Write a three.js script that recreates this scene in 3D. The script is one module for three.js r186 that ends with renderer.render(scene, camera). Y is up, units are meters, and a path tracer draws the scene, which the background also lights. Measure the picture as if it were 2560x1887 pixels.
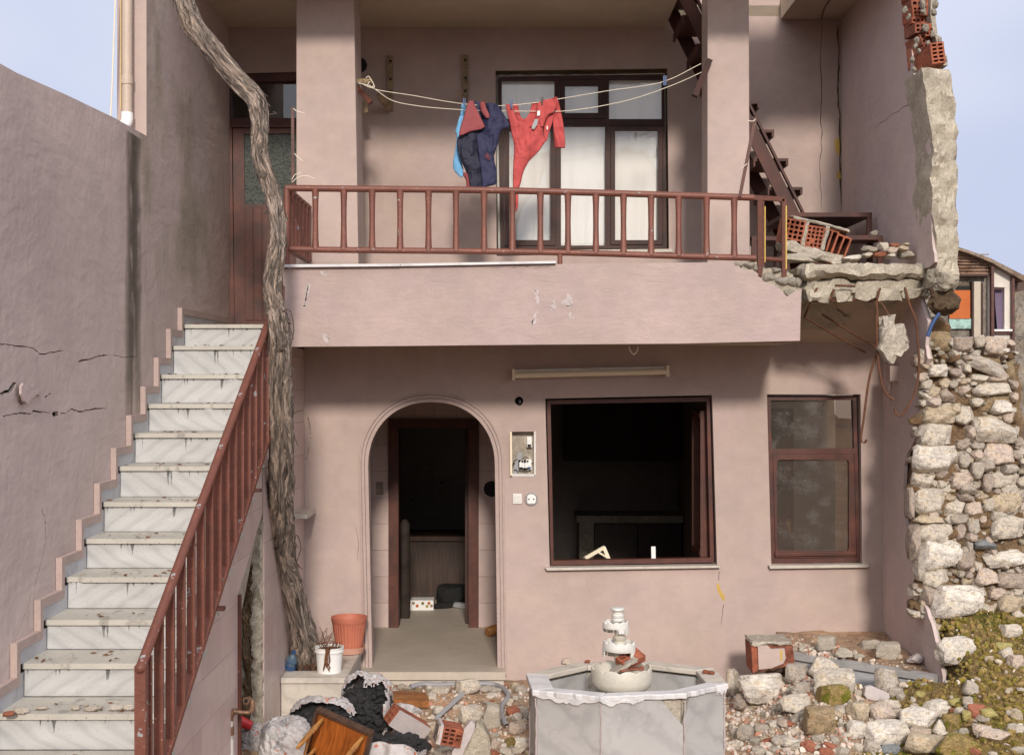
import * as THREE from 'three';
import { mergeGeometries, mergeVertices, toCreasedNormals } from 'three/addons/utils/BufferGeometryUtils.js';
import { ImprovedNoise } from 'three/addons/math/ImprovedNoise.js';

// ---------- camera, sky, sun, exposure ----------
const EYE = 2.6, F = 3427, CX = 1280, CY = 943.5;      // focal length in photo pixels (2560 x 1887)
const scene = new THREE.Scene();
const camera = new THREE.PerspectiveCamera(2 * Math.atan(943.5 / F) * 180 / Math.PI, 1024 / 754, 0.1, 2000);
camera.position.set(0, EYE, 0);
camera.lookAt(0, EYE, -10);
const renderer = new THREE.WebGLRenderer({ antialias: true });
renderer.toneMapping = THREE.LinearToneMapping;
renderer.toneMappingExposure = 1.0;
renderer.shadowMap.enabled = true;
renderer.setSize(1024, 754);

const HAZE = 1.15;
const SUN_EL = 24 * Math.PI / 180, SUN_AZ = 3.5 * Math.PI / 180;
const sunDir = new THREE.Vector3(Math.sin(SUN_AZ) * Math.cos(SUN_EL), Math.sin(SUN_EL), Math.cos(SUN_AZ) * Math.cos(SUN_EL));
const sun = new THREE.DirectionalLight(new THREE.Color(1.0, 0.92, 0.83), 2.85);
sun.position.copy(sunDir).multiplyScalar(60).add(new THREE.Vector3(0, 2, -10));
sun.target.position.set(0, 2, -10);
sun.castShadow = true;
sun.shadow.radius = 12;
sun.shadow.mapSize.set(4096, 4096);
Object.assign(sun.shadow.camera, { left: -14, right: 14, top: 14, bottom: -14, near: 1, far: 160 });
sun.shadow.bias = -0.0005;
scene.add(sun, sun.target);

// ---------- noise and random ----------
const noise = new ImprovedNoise();
let rngState = 12345;
const seedRng = s => { rngState = s >>> 0; };
const rnd = () => { rngState = (rngState + 0x6D2B79F5) >>> 0; let t = rngState; t = Math.imul(t ^ (t >>> 15), t | 1); t ^= t + Math.imul(t ^ (t >>> 7), t | 61); return ((t ^ (t >>> 14)) >>> 0) / 4294967296; };
const rr = (a, b) => a + (b - a) * rnd();
const fb3 = (x, y, z, o = 4) => { let s = 0, a = 0.5; for (let i = 0; i < o; i++) { s += a * noise.noise(x, y, z); x *= 2.03; y *= 2.03; z *= 2.03; a *= 0.5; } return s; };
const sstep = (a, b, x) => { const t = Math.min(1, Math.max(0, (x - a) / (b - a))); return t * t * (3 - 2 * t); };
const lerp = (a, b, t) => a + (b - a) * t;
const h2 = (x, y, s) => { let n = Math.imul(x, 374761393) + Math.imul(y, 668265263) + Math.imul(s, 974634777); n = Math.imul(n ^ (n >>> 13), 1274126177); return ((n ^ (n >>> 16)) >>> 0) / 4294967296; };
function pn(u, v, px, py, s) {                          // periodic value noise, u,v in 0..1
  const x = u * px, y = v * py, xi = Math.floor(x), yi = Math.floor(y), fx = x - xi, fy = y - yi;
  const sx = fx * fx * (3 - 2 * fx), sy = fy * fy * (3 - 2 * fy), x0 = ((xi % px) + px) % px, x1 = (x0 + 1) % px, y0 = ((yi % py) + py) % py, y1 = (y0 + 1) % py;
  return lerp(lerp(h2(x0, y0, s), h2(x1, y0, s), sx), lerp(h2(x0, y1, s), h2(x1, y1, s), sx), sy);
}
function pf(u, v, px, py, s, o = 4) { let a = 0.5, t = 0, n = 0; for (let i = 0; i < o; i++) { t += a * pn(u, v, px, py, s + i); n += a; px *= 2; py *= 2; a *= 0.55; } return t / n; }

// ---------- sky ----------
{
  const w = 512, h = 256, data = new Float32Array(w * h * 4);
  for (let j = 0; j < h; j++) for (let i = 0; i < w; i++) {
    const el = ((j + 0.5) / h - 0.5) * Math.PI, az = (i + 0.5) / w * Math.PI * 2;
    const t = Math.pow(Math.max(0, Math.sin(el)), 0.55);
    const cx = Math.cos(az) * Math.cos(el), cz = Math.sin(az) * Math.cos(el), sy = Math.max(0.06, Math.abs(Math.sin(el)));
    const c = 0.5 + fb3(cx / (sy + 0.25) * 1.1 + 3, cz / (sy + 0.25) * 1.1, 1.7, 5) * 1.1;
    const veil = sstep(0.2, 0.9, Math.sin(el)), cl = Math.min(1, sstep(0.3, 0.8, c) * 0.8 + veil * .75);
    const k = (j * w + i) * 4;
    const phi = (0.5 - (i + 0.5) / w) * -2 * Math.PI;                              // three.js equirect: u = atan2(z, x) / 2pi + 0.5
    const dx = Math.cos(phi) * Math.cos(el), dz = Math.sin(phi) * Math.cos(el), dy = Math.sin(el);
    const ang = Math.acos(Math.max(-1, Math.min(1, dx * sunDir.x + dy * sunDir.y + dz * sunDir.z)));
    const au = HAZE * Math.exp(-ang / 0.85);                                        // bright haze round the veiled sun
    data[k] = lerp(lerp(0.53, 0.52, t), lerp(.66, .86, veil), cl) + au;
    data[k + 1] = lerp(lerp(0.585, 0.60, t), lerp(.71, .88, veil), cl) + au * .95;
    data[k + 2] = lerp(lerp(0.785, 0.80, t), lerp(.88, .96, veil), cl) + au * .86;
    data[k + 3] = 1;
  }
  const tx = new THREE.DataTexture(data, w, h, THREE.RGBAFormat, THREE.FloatType);
  tx.mapping = THREE.EquirectangularReflectionMapping; tx.magFilter = THREE.LinearFilter; tx.minFilter = THREE.LinearFilter; tx.needsUpdate = true;
  scene.background = tx; scene.environment = tx;
}

// ---------- photo pixel to point ----------
const Z = (x0, y0, k) => (x, y) => [x0 + x / k, y0 + y / k];
const zB = Z(0, 0, 2.36), z2 = Z(800, 0, 2.36), z3 = Z(1660, 0, 2.36), z4 = Z(0, 650, 2.36), z5 = Z(700, 650, 2.36), z6 = Z(1660, 600, 2.36);
const b1 = Z(0, 1187, 2.36), b2 = Z(560, 1387, 3.2014), b3 = Z(1160, 1387, 3.2014), sA = Z(2240, 780, 4.13), sB = Z(2240, 1150, 4.13);
const zH = Z(2340, 580, 5.505), zT = Z(2220, 0, 5.508), zC = Z(1100, 220, 5.161), zR = Z(1820, 1560, 3.0284), zE = Z(1240, 920, 4.35);
const l1 = Z(560, 1640, 5.6025), l2 = Z(900, 1640, 5.0932), zS = Z(1640, 0, 2.503), zK = Z(1340, 960, 3.4417), zD = Z(960, 1000, 2.95), zW = Z(1900, 960, 3.44), zL = Z(0, 900, 4.13);
const V3 = (x, y, z) => new THREE.Vector3(x, y, z);
const wx = (x, d) => (x - CX) / F * d, wy = (y, d) => EYE - (y - CY) / F * d;
const P = (q, d) => V3(wx(q[0], d), wy(q[1], d), -d);
const onX = (q, X) => { const d = X * F / (q[0] - CX); return [d, wy(q[1], d)]; };          // [distance, height] on a wall of constant X
const onY = (q, Y) => { const d = (EYE - Y) * F / (q[1] - CY); return V3(wx(q[0], d), Y, -d); };

// ---------- textures and materials ----------
const col = (r, g, b) => new THREE.Color().setRGB(r / 255, g / 255, b / 255, THREE.SRGBColorSpace);
function tex(n, fn, srgb = true, m = n) {
  const a = new Uint8Array(n * m * 4);
  for (let j = 0; j < m; j++) for (let i = 0; i < n; i++) {
    const c = fn((i + 0.5) / n, (j + 0.5) / m), k = (j * n + i) * 4;
    if (typeof c === 'number') a[k] = a[k + 1] = a[k + 2] = Math.max(0, Math.min(255, c * 255)); else for (let q = 0; q < 3; q++) a[k + q] = Math.max(0, Math.min(255, c[q] * 255));
    a[k + 3] = 255;
  }
  const t = new THREE.DataTexture(a, n, m); t.wrapS = t.wrapT = THREE.RepeatWrapping; t.magFilter = THREE.LinearFilter; t.minFilter = THREE.LinearMipmapLinearFilter; t.generateMipmaps = true;
  if (srgb) t.colorSpace = THREE.SRGBColorSpace; t.needsUpdate = true; return t;
}
const rep = (t, s, s2 = s) => { const c = t.clone(); c.repeat.set(1 / s, 1 / s2); c.needsUpdate = true; return c; };
const tSoft = tex(512, (u, v) => { const a = pf(u, v, 4, 4, 1, 6), b = pf(u, v, 32, 32, 9, 3); const c = pf(u, v, 9, 9, 12, 5); const g = 0.915 + (a - 0.5) * 0.10 + (b - 0.5) * 0.05 + (c - .5) * .05; return [g, g - (a - 0.5) * 0.01, g - (c - 0.5) * 0.04]; });
const tTrowel = tex(512, (u, v) => { const w = pf(u, v, 3, 3, 21, 3); const r = pf(u + w * 0.22, v + w * 0.15, 6, 26, 23, 4), f = pf(u, v, 64, 64, 25, 2), r2 = Math.abs(pf(u + w * .3, v - w * .3, 14, 7, 27, 3) - .5) * 2; return r * 0.55 + f * 0.2 + (1 - r2) * .25; }, false);
const tGrain = tex(512, (u, v) => pf(u, v, 24, 24, 31, 5), false);
const tRock = tex(512, (u, v) => { const a = pf(u, v, 3, 3, 41, 6), b = pf(u, v, 20, 20, 43, 4), c = pf(u, v, 90, 90, 47, 2), d = Math.abs(pf(u, v, 5, 5, 49, 5) - .5); const g = 0.86 + (a - 0.5) * 0.4 + (b - 0.5) * 0.28 + (c - .5) * .25 - (d < 0.02 ? 0.2 : 0); const wm = sstep(.5, .75, pf(u, v, 5, 5, 52, 4)); return [g, g - 0.03 * (1 - a) - wm * .03, g - 0.06 * (1 - a) - wm * .08]; });
const tRockB = tex(512, (u, v) => { const d = Math.abs(pf(u, v, 5, 5, 49, 5) - .5); return pf(u, v, 6, 6, 51, 6) * .8 + Math.min(.2, d * 4); }, false);
const tAggr = tex(512, (u, v) => { const a = pf(u, v, 4, 4, 61, 5), b = pn(u, v, 70, 70, 63), c = pn(u, v, 28, 28, 65); let g = 0.86 + (a - 0.5) * 0.2 + (b - .5) * .16; if (c > 0.82) g += 0.09; if (c < 0.08) g -= 0.14; return [g, g * 0.975, g * 0.93]; });
const tAggrB = tex(512, (u, v) => pf(u, v, 8, 8, 67, 4) * .5 + pn(u, v, 40, 40, 69) * .35 + pn(u, v, 110, 110, 70) * .15, false);
const tMarble = tex(512, (u, v) => { const s = pf(u, v, 3, 3, 71, 4); const w = pf(u, v, 3, 3, 73, 5); const q = (u * 1 + v * 2) * 2 + w * 2.2; const vein = Math.pow(0.5 + 0.5 * Math.sin(q * Math.PI * 2), 4); const vein2 = Math.pow(0.5 + 0.5 * Math.sin((q * 1.0 + s * 3) * Math.PI * 2), 10); const g = 0.93 - vein * 0.06 - vein2 * 0.03 + (w - .5) * 0.09; return [g, g, g + 0.012]; });
const tWood = tex(512, (u, v) => { const w = pf(u, v, 2, 4, 81, 3), g = 0.80 + (pf(u + w * .06, v, 48, 3, 83, 4) - .5) * .55 + (pf(u, v, 4, 4, 85, 4) - .5) * .25; return [g, g * .97, g * .93]; });
const tBark = tex(1024, (u, v) => { const w = pf(u, v, 4, 6, 91, 5); const r = pf(u + (w - .5) * .26, v + (w - .5) * .1, 26, 7, 93, 5), k = pf(u + (w - .5) * .22, v, 80, 16, 95, 4); let g = 0.66 + (r - 0.5) * .7 + (k - .5) * 1.0; g = Math.max(0.14, Math.min(1.0, g + .06)); const t = pf(u, v, 3, 5, 97, 4); return [g, g * (0.96 - t * .05), g * (0.93 - t * .10)]; });
const tBarkB = tex(1024, (u, v) => { const w = pf(u, v, 4, 6, 91, 5); return pf(u + (w - .5) * .26, v + (w - .5) * .1, 26, 7, 93, 5) * .6 + pf(u + (w - .5) * .22, v, 80, 16, 95, 4) * .4; }, false);
const tPaint = tex(512, (u, v) => { const a = pf(u, v, 4, 4, 101, 5), b = pf(u, v, 12, 12, 103, 4), c = pf(u, v, 40, 40, 105, 3); if (b > 0.735 && a > .5) return [1.0, 1.0, 1.0].map(q => q * (0.62 + (c - .5) * .3)); if (c > 0.87) return [.74, .70, .66]; const g = 0.365 + (a - .5) * .12 + (c - .5) * .07; return [g * 1.26, g * .74, g * .59]; });
const tFrame = tex(512, (u, v) => { const a = pf(u, v, 6, 6, 111, 5), c = pf(u, v, 50, 50, 115, 3), b = pf(u, v, 20, 20, 113, 3); if (c > 0.88) return [.62, .52, .45]; const g = 0.25 + (a - .5) * .16 + (b - .5) * .06; return [g * 1.26, g * .64, g * .45]; });
const tDirt = tex(1024, (u, v) => { const a = pf(u, v, 5, 5, 121, 6), b = pf(u, v, 60, 60, 123, 3), c = pn(u, v, 160, 160, 125); const g = 0.78 + (a - .5) * .3 + (b - .5) * .32 + (c > .9 ? .2 : 0); const r = sstep(.55, .7, pf(u, v, 7, 7, 127, 4)); return [g * 1.0 + r * .02, g * .92 - r * .01, g * .83 - r * .03]; });
const tMoss = tex(512, (u, v) => { const a = pf(u, v, 5, 5, 131, 5), b = pf(u, v, 50, 50, 133, 3), m = sstep(.48, .68, pf(u, v, 4, 4, 135, 5)); const g = 0.62 + (b - .5) * .45 + (a - .5) * .2; const d = [g * 1.0, g * .88, g * .68], e = [g * .74, g * .76, g * .26]; return [lerp(d[0], e[0], m), lerp(d[1], e[1], m), lerp(d[2], e[2], m)]; });
const tCloth = tex(256, (u, v) => 0.5 + 0.2 * Math.sin(u * Math.PI * 2 * 64) * Math.sin(v * Math.PI * 2 * 64) + (pf(u, v, 8, 8, 141, 4) - .5) * .6, false);
const tSack = tex(512, (u, v) => { const a = pf(u, v, 4, 4, 151, 5), w = 0.5 + .5 * Math.sin(u * 2 * Math.PI * 90), w2 = .5 + .5 * Math.sin(v * 2 * Math.PI * 90); let g = 0.80 + (a - .5) * .3 + (w * w2 - .25) * .1; const p = pf(u, v, 10, 14, 153, 3), q = pn(u, v, 30, 6, 155); if (p > 0.70 && q > .5) return [g * 1.0, g * .62, g * .46]; const dk = sstep(.6, .8, pf(u, v, 9, 9, 157, 4)) * .25; g -= dk; return [g, g * .975, g * .965]; });
const tDust = tex(512, (u, v) => 0.02 + sstep(.35, .8, pf(u, v, 4, 4, 161, 6)) * .32 + (pf(u, v, 60, 60, 163, 2) > .72 ? .2 : 0), false);

const mats = {};
function mk(name, color, o = {}) {
  const m = new THREE.MeshStandardMaterial({ color: col(...color), roughness: o.r ?? 0.85, metalness: o.metal ?? 0 });
  if (o.map) m.map = rep(o.map, o.s ?? 1, o.sy ?? o.s ?? 1);
  if (o.bump) { m.bumpMap = rep(o.bump, o.bs ?? o.s ?? 1, o.bsy ?? o.bs ?? o.sy ?? o.s ?? 1); m.bumpScale = o.b ?? 0.003; }
  m.side = THREE.DoubleSide; m.name = name; mats[name] = m; return m;
}
mk('facade', [200, 178, 168], { map: tSoft, s: 2.3, bump: tTrowel, bs: 1.1, b: 0.0035, r: .9 });
mk('pillar', [202, 180, 170], { map: tSoft, s: 1.9, bump: tTrowel, bs: .9, b: 0.002, r: .9 });
mk('parapet', [192, 170, 163], { map: tSoft, s: 2.0, bump: tTrowel, bs: .8, b: 0.006, r: .9 });
mk('sidewall', [214, 193, 187], { map: tSoft, s: 2.6, bump: tTrowel, bs: 1.2, b: 0.007, r: .92 });
mk('ceiling', [205, 186, 164], { map: tSoft, s: 1.7, bump: tTrowel, bs: 1.3, b: 0.003 });
mk('ledge', [194, 172, 163], { map: tSoft, s: .8, bump: tGrain, bs: .4, b: 0.003 });
mk('tilePink', [218, 194, 186], { map: tSoft, s: 1.4, r: .35, bump: tGrain, bs: .6, b: 0.0006 });
mk('tilePink2', [211, 186, 178], { map: tSoft, s: 1.1, r: .4, bump: tGrain, bs: .6, b: 0.0006 });
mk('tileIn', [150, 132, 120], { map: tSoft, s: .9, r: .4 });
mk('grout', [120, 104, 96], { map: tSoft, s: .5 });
mk('marble', [226, 223, 219], { map: tMarble, s: .9, r: .45, bump: tGrain, bs: .3, b: .0006 });
mk('marbleOld', [214, 204, 188], { map: tMarble, s: .7, r: .6, bump: tGrain, bs: .3, b: .001 });
mk('marbleGrey', [186, 183, 178], { map: tMarble, s: .8, r: .42, bump: tGrain, bs: .3, b: .0008 });
mk('marbleBlue', [200, 200, 202], { map: tMarble, s: 1.1, r: .5 });
mk('concrete', [196, 189, 177], { map: tAggr, s: .5, bump: tAggrB, bs: .28, b: .004, r: .95 });
mk('cement', [192, 185, 176], { map: tAggr, s: .8, bump: tAggrB, bs: .4, b: .006, r: .95 });
mk('earth', [176, 158, 134], { map: tDirt, s: .6, bump: tAggrB, bs: .22, b: .03, r: 1 });
mk('brick', [174, 102, 76], { map: tRock, s: .35, bump: tGrain, bs: .12, b: .003, r: .9 });
mk('brick2', [158, 98, 78], { map: tRock, s: .3, bump: tGrain, bs: .12, b: .003, r: .9 });
mk('rockPale', [212, 203, 190], { map: tRock, s: 2.6, bump: tRockB, bs: 1.9, b: .006, r: .95 });
mk('rockWhite', [226, 219, 209], { map: tRock, s: 2.6, bump: tRockB, bs: 1.9, b: .006, r: .95 });
mk('rockGrey', [188, 179, 168], { map: tRock, s: 2.6, bump: tRockB, bs: 1.9, b: .006, r: .95 });
mk('rockTan', [200, 185, 162], { map: tRock, s: 2.6, bump: tRockB, bs: 1.9, b: .006, r: .95 });
mk('rockPink', [208, 192, 179], { map: tRock, s: 2.6, bump: tRockB, bs: 1.9, b: .006, r: .95 });
mk('rockMauve', [180, 166, 155], { map: tRock, s: 2.6, bump: tRockB, bs: 1.9, b: .006, r: .95 });
mk('rockBrown', [166, 146, 116], { map: tRock, s: 2.6, bump: tAggrB, bs: 1.9, b: .006, r: .97 });
mk('rockMoss', [214, 205, 170], { map: tMoss, s: 2.6, bump: tAggrB, bs: 1.9, b: .006, r: 1 });
mk('rockYellow', [192, 182, 118], { map: tRock, s: 2.6, bump: tAggrB, bs: 1.9, b: .006, r: 1 });
mk('rockCement', [196, 189, 180], { map: tAggr, s: 3.2, bump: tAggrB, bs: 1.8, b: .005, r: .95 });
mk('rockBrick', [174, 110, 86], { map: tRock, s: 2.5, bump: tAggrB, bs: 1.5, b: .003, r: .9 });
mk('rockEarth', [166, 144, 116], { map: tDirt, s: 3.5, bump: tAggrB, bs: 1.6, b: .012, r: 1 });
mk('rockBlue', [140, 146, 152], { map: tRock, s: 2.6, bump: tRockB, bs: 1.9, b: .006, r: .9 });
mk('plasterChip', [206, 194, 190], { map: tSoft, s: .4, bump: tGrain, bs: .3, b: .002 });
mk('railPaint', [255, 255, 255], { map: tPaint, s: .55, r: .5, bump: tGrain, bs: .15, b: .0012 });
mk('frame', [255, 255, 255], { map: tFrame, s: .7, r: .5, bump: tGrain, bs: .2, b: .001 });
mk('frameDark', [190, 180, 175], { map: tFrame, s: .6, r: .6, bump: tGrain, bs: .2, b: .001 });
mk('iron', [236, 228, 224], { map: tFrame, s: .9, r: .6 });
mk('peeled', [205, 190, 172], { map: tPaint, s: .12, r: .7 });
mk('yellowPaint', [214, 178, 92], { map: tSoft, s: .3 });
mk('rust', [120, 80, 58], { map: tRock, s: .12, bump: tGrain, bs: .05, b: .002, r: .9 });
mk('bark', [170, 161, 154], { map: tBark, s: 1, bump: tBarkB, b: .014, r: 1 });
mk('barkLow', [140, 120, 104], { map: tBark, s: 1, bump: tBarkB, b: .02, r: 1 });
mk('street', [122, 102, 80], { map: tDirt, s: 2.6, bump: tAggrB, bs: .5, b: .01, r: 1 });
mk('ground', [208, 188, 172], { map: tDirt, s: 2.2, bump: tAggrB, bs: .5, b: .02, r: 1 });
mk('moss', [196, 184, 146], { map: tMoss, s: 1.1, bump: tAggrB, bs: .3, b: .03, r: 1 });
mk('black', [20, 18, 17], { r: .8 });
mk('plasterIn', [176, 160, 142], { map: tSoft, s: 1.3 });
mk('floorWood', [84, 58, 42], { map: tWood, s: .8, r: .5 });
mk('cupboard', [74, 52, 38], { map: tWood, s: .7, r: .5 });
mk('rollDark', [56, 44, 38], { map: tRock, s: .3 });
mk('roomGrey', [176, 165, 152], { map: tSoft, s: 1.3 });
mk('floorOld', [206, 192, 175], { map: tSoft, s: 1.1, r: .6, bump: tGrain, bs: .5, b: .001 });
mk('coal', [52, 52, 54], { map: tRock, s: .15, bump: tRockB, bs: .1, b: .003, r: .42 });
mk('sack', [232, 230, 230], { map: tSack, s: .42, bump: tCloth, bs: .12, b: .003, r: .55 });
mk('navy', [44, 46, 78], { bump: tCloth, bs: .12, b: .004, r: .6 });
mk('lining', [32, 33, 54], { bump: tCloth, bs: .12, b: .004, r: .45 });
mk('redLining', [150, 74, 76], { bump: tCloth, bs: .1, b: .003, r: .8 });
mk('redCloth', [194, 82, 80], { bump: tCloth, bs: .1, b: .003, r: .85 });
mk('blueCloth', [120, 180, 222], { bump: tCloth, bs: .1, b: .003, r: .85 });
mk('curtain', [247, 245, 240], { bump: tCloth, bs: .1, b: .002, r: .9 });
mk('white', [232, 230, 226], { r: .5 });
mk('cream', [232, 218, 190], { r: .6 });
mk('whiteGlaze', [236, 232, 224], { map: tSoft, s: .5, r: .4, bump: tGrain, bs: .2, b: .0015 });
mk('bowl', [226, 218, 202], { map: tSoft, s: .4, r: .5, bump: tGrain, bs: .2, b: .0015 });
mk('terracotta', [206, 122, 96], { map: tSoft, s: .5, r: .6 });
mk('terracottaPale', [214, 160, 138], { map: tSoft, s: .3, r: .7 });
mk('hose', [160, 158, 160], { map: tSoft, s: .5, r: .5 });
mk('mat', [196, 142, 92], { map: tDirt, s: .5, bump: tAggrB, bs: .15, b: .006, r: 1 });
mk('rope', [226, 216, 194], { r: .9 });
mk('blue', [42, 70, 116], { r: .5 });
mk('wood', [196, 112, 46], { map: tWood, s: .6, r: .4 });
mk('woodLight', [206, 148, 84], { map: tWood, s: .3, r: .5 });
mk('woodRim', [96, 70, 56], { map: tWood, s: .4, r: .6 });
mk('bracket', [172, 150, 120], { map: tRock, s: .3, r: .7 });
mk('pipeMetal', [150, 118, 98], { map: tRock, s: .2, r: .5, metal: .4 });
mk('pipe', [208, 186, 168], { map: tSoft, s: .4, r: .5 });
mk('pipeYellow', [206, 180, 120], { map: tSoft, s: .25, r: .6 });
mk('leafDry', [128, 84, 56], { map: tRock, s: .1, r: 1 });
mk('grey', [150, 150, 152], { r: .5 });
mk('red', [214, 50, 56], { r: .4 });
mk('orangeBoard', [198, 106, 52], { map: tSoft, s: 2 });
mk('purple', [112, 96, 118], { r: .9 });
mk('whiteWall', [236, 226, 214], { map: tSoft, s: 3 });
mk('brickFar', [170, 140, 120], { map: tRock, s: 2, bump: tAggrB, bs: 1, b: .03 });
mk('stoneFar', [150, 142, 132], { map: tRock, s: 2.5, bump: tRockB, bs: 2, b: .05 });
mk('beigeFar', [200, 186, 166], { map: tSoft, s: 3 });
mk('turquoise', [176, 214, 208], { map: tRock, s: 1 });
mk('hill', [92, 108, 96], { map: tMoss, s: 60 });  // bluish green carries a little distance haze in the colour
mk('tileRoof', [150, 132, 116], { map: tRock, s: 1.5 });
const sheer = new THREE.MeshPhysicalMaterial({ color: col(248, 246, 240), transmission: .2, roughness: 1, thickness: 0, side: THREE.DoubleSide });
const glass = new THREE.MeshPhysicalMaterial({ color: col(255, 255, 255), transmission: 1, thickness: 0, roughness: 0, ior: 1.5 });
const bottleMat = new THREE.MeshPhysicalMaterial({ color: col(190, 220, 240), transmission: .9, thickness: 0, roughness: .08 });
const obscure = new THREE.MeshPhysicalMaterial({ color: col(116, 122, 116), transmission: .45, thickness: 0, roughness: .3, bumpMap: rep(tGrain, .5), bumpScale: .03 });
const dusty = new THREE.MeshPhysicalMaterial({ color: col(214, 204, 194), transmission: .95, thickness: 0, roughness: 1, roughnessMap: rep(tDust, .45) });

// ---------- geometry helpers ----------
function boxUV(g) {
  if (g.userData.uvDone) return g;
  const p = g.attributes.position, n = g.attributes.normal, uv = new Float32Array(p.count * 2);
  for (let i = 0; i < p.count; i++) {
    const ax = Math.abs(n.getX(i)), ay = Math.abs(n.getY(i)), az = Math.abs(n.getZ(i)), x = p.getX(i), y = p.getY(i), z = p.getZ(i);
    if (az >= ax && az >= ay) { uv[2 * i] = x; uv[2 * i + 1] = y; } else if (ax >= ay) { uv[2 * i] = z; uv[2 * i + 1] = y; } else { uv[2 * i] = x; uv[2 * i + 1] = z; }
  }
  g.setAttribute('uv', new THREE.BufferAttribute(uv, 2)); g.userData.uvDone = true; return g;
}
const clean = g => { let q = g.index ? g.toNonIndexed() : g; const r = new THREE.BufferGeometry(); if (!q.attributes.normal) q.computeVertexNormals(); r.setAttribute('position', q.attributes.position); r.setAttribute('normal', q.attributes.normal); if (g.userData.uvDone) { r.setAttribute('uv', q.attributes.uv); r.userData.uvDone = true; } boxUV(r); return r; };
const mg = list => { const g = mergeGeometries(list.map(clean)); g.userData.uvDone = true; return g; };
const bx = (x0, x1, y0, y1, d0, d1) => { const g = new THREE.BoxGeometry(Math.abs(x1 - x0), Math.abs(y1 - y0), Math.abs(d1 - d0)); g.translate((x0 + x1) / 2, (y0 + y1) / 2, -(d0 + d1) / 2); return g; };
const shp = (pts, holes = []) => { const s = new THREE.Shape(pts.map(p => new THREE.Vector2(p[0], p[1]))); for (const h of holes) s.holes.push(new THREE.Path(h.map(p => new THREE.Vector2(p[0], p[1])))); return s; };
const ext = (s, th, bev = 0) => new THREE.ExtrudeGeometry(s, bev ? { depth: th - 2 * bev, bevelEnabled: true, bevelSize: bev, bevelThickness: bev, bevelOffset: -bev, bevelSegments: 2 } : { depth: th, bevelEnabled: false });
const wpx = (pts, d) => pts.map(q => [wx(q[0], d), wy(q[1], d)]);
const faceW = (pts, d, th, holes = [], bev = 0) => { const g = ext(shp(pts, holes), th, bev); g.translate(0, 0, -(d + th) + bev); return g; };     // world x,y outline facing the camera
const faceP = (pts, d, th, holes = [], bev = 0) => faceW(wpx(pts, d), d, th, holes.map(h => wpx(h, d)), bev);
const sideW = (pts, X, th, holes = []) => { const f = a => a.map(p => [-p[0], p[1]]); const g = ext(shp(f(pts), holes.map(f)), th); g.rotateY(-Math.PI / 2); g.translate(X, 0, 0); return g; };   // [distance, height] outline, thickness towards -X
const flatW = (pts, Y, th) => { const g = ext(shp(pts.map(p => [p[0], -p[1]])), th); g.rotateX(Math.PI / 2); g.translate(0, Y, 0); return g; };          // [X, distance] outline, thickness downwards
const tube = (pts, r, n = 24, k = 8) => new THREE.TubeGeometry(new THREE.CatmullRomCurve3(pts), n, r, k, false);
function rod(a, b, r, r2 = r, k = 10) { const g = new THREE.CylinderGeometry(r2, r, a.distanceTo(b), k, 1); const q = new THREE.Quaternion().setFromUnitVectors(V3(0, 1, 0), b.clone().sub(a).normalize()); g.applyQuaternion(q); const m = a.clone().add(b).multiplyScalar(.5); g.translate(m.x, m.y, m.z); return g; }
function bar(a, b, w, t, up = V3(0, 0, 1)) { const L = a.distanceTo(b), y = b.clone().sub(a).normalize(), x = y.clone().cross(up).normalize(), z = x.clone().cross(y); const g = new THREE.BoxGeometry(w, L, t); g.applyMatrix4(new THREE.Matrix4().makeBasis(x, y, z)); const m = a.clone().add(b).multiplyScalar(.5); g.translate(m.x, m.y, m.z); return g; }
function strip(pts, w) {                                 // thin closed outline round a polyline, for cracks
  const a = [], b = [], n = pts.length;
  for (let i = 0; i < n; i++) { const p = pts[Math.max(0, i - 1)], q = pts[Math.min(n - 1, i + 1)]; let dx = q[0] - p[0], dy = q[1] - p[1]; const l = Math.hypot(dx, dy) || 1; dx /= l; dy /= l; const k = w * (i === 0 || i === n - 1 ? .15 : .35 + .65 * h2(i, n, 7)); a.push([pts[i][0] - dy * k, pts[i][1] + dx * k]); b.push([pts[i][0] + dy * k, pts[i][1] - dx * k]); }
  return a.concat(b.reverse());
}
function jag(pts, amp, n, seed) { const o = []; for (let i = 0; i < pts.length - 1; i++) { for (let k = 0; k < n; k++) { const t = k / n, s = (k === 0) ? 0 : 1; o.push([lerp(pts[i][0], pts[i + 1][0], t) + s * (h2(i, k, seed) - .5) * amp, lerp(pts[i][1], pts[i + 1][1], t) + s * (h2(i, k, seed + 9) - .5) * amp]); } } o.push(pts[pts.length - 1]); return o; }
function roughBox(w, h, d, seg, amp, fr, seed, cut = 0) {
  let g = new THREE.BoxGeometry(w, h, d, Math.max(2, Math.round(w / seg)), Math.max(2, Math.round(h / seg)), Math.max(2, Math.round(d / seg)));
  const p = g.attributes.position;
  for (let i = 0; i < p.count; i++) {
    let x = p.getX(i), y = p.getY(i), z = p.getZ(i); const s = seed * 7.3;
    const e = Math.max(Math.abs(x) / (w / 2) + Math.abs(y) / (h / 2) , Math.abs(z) / (d / 2) + Math.abs(y) / (h / 2), Math.abs(x) / (w / 2) + Math.abs(z) / (d / 2));
    const c = 1 - cut * Math.max(0, e - 1.55) ;
    p.setXYZ(i, x * c + amp * fb3(x * fr + s, y * fr, z * fr, 4) * 1.6, y * c + amp * fb3(x * fr, y * fr + s + 11, z * fr, 4) * 1.6, z * c + amp * fb3(x * fr, y * fr, z * fr + s + 23, 4) * 1.6);
  }
  return toCreasedNormals(g, .6);
}
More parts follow.
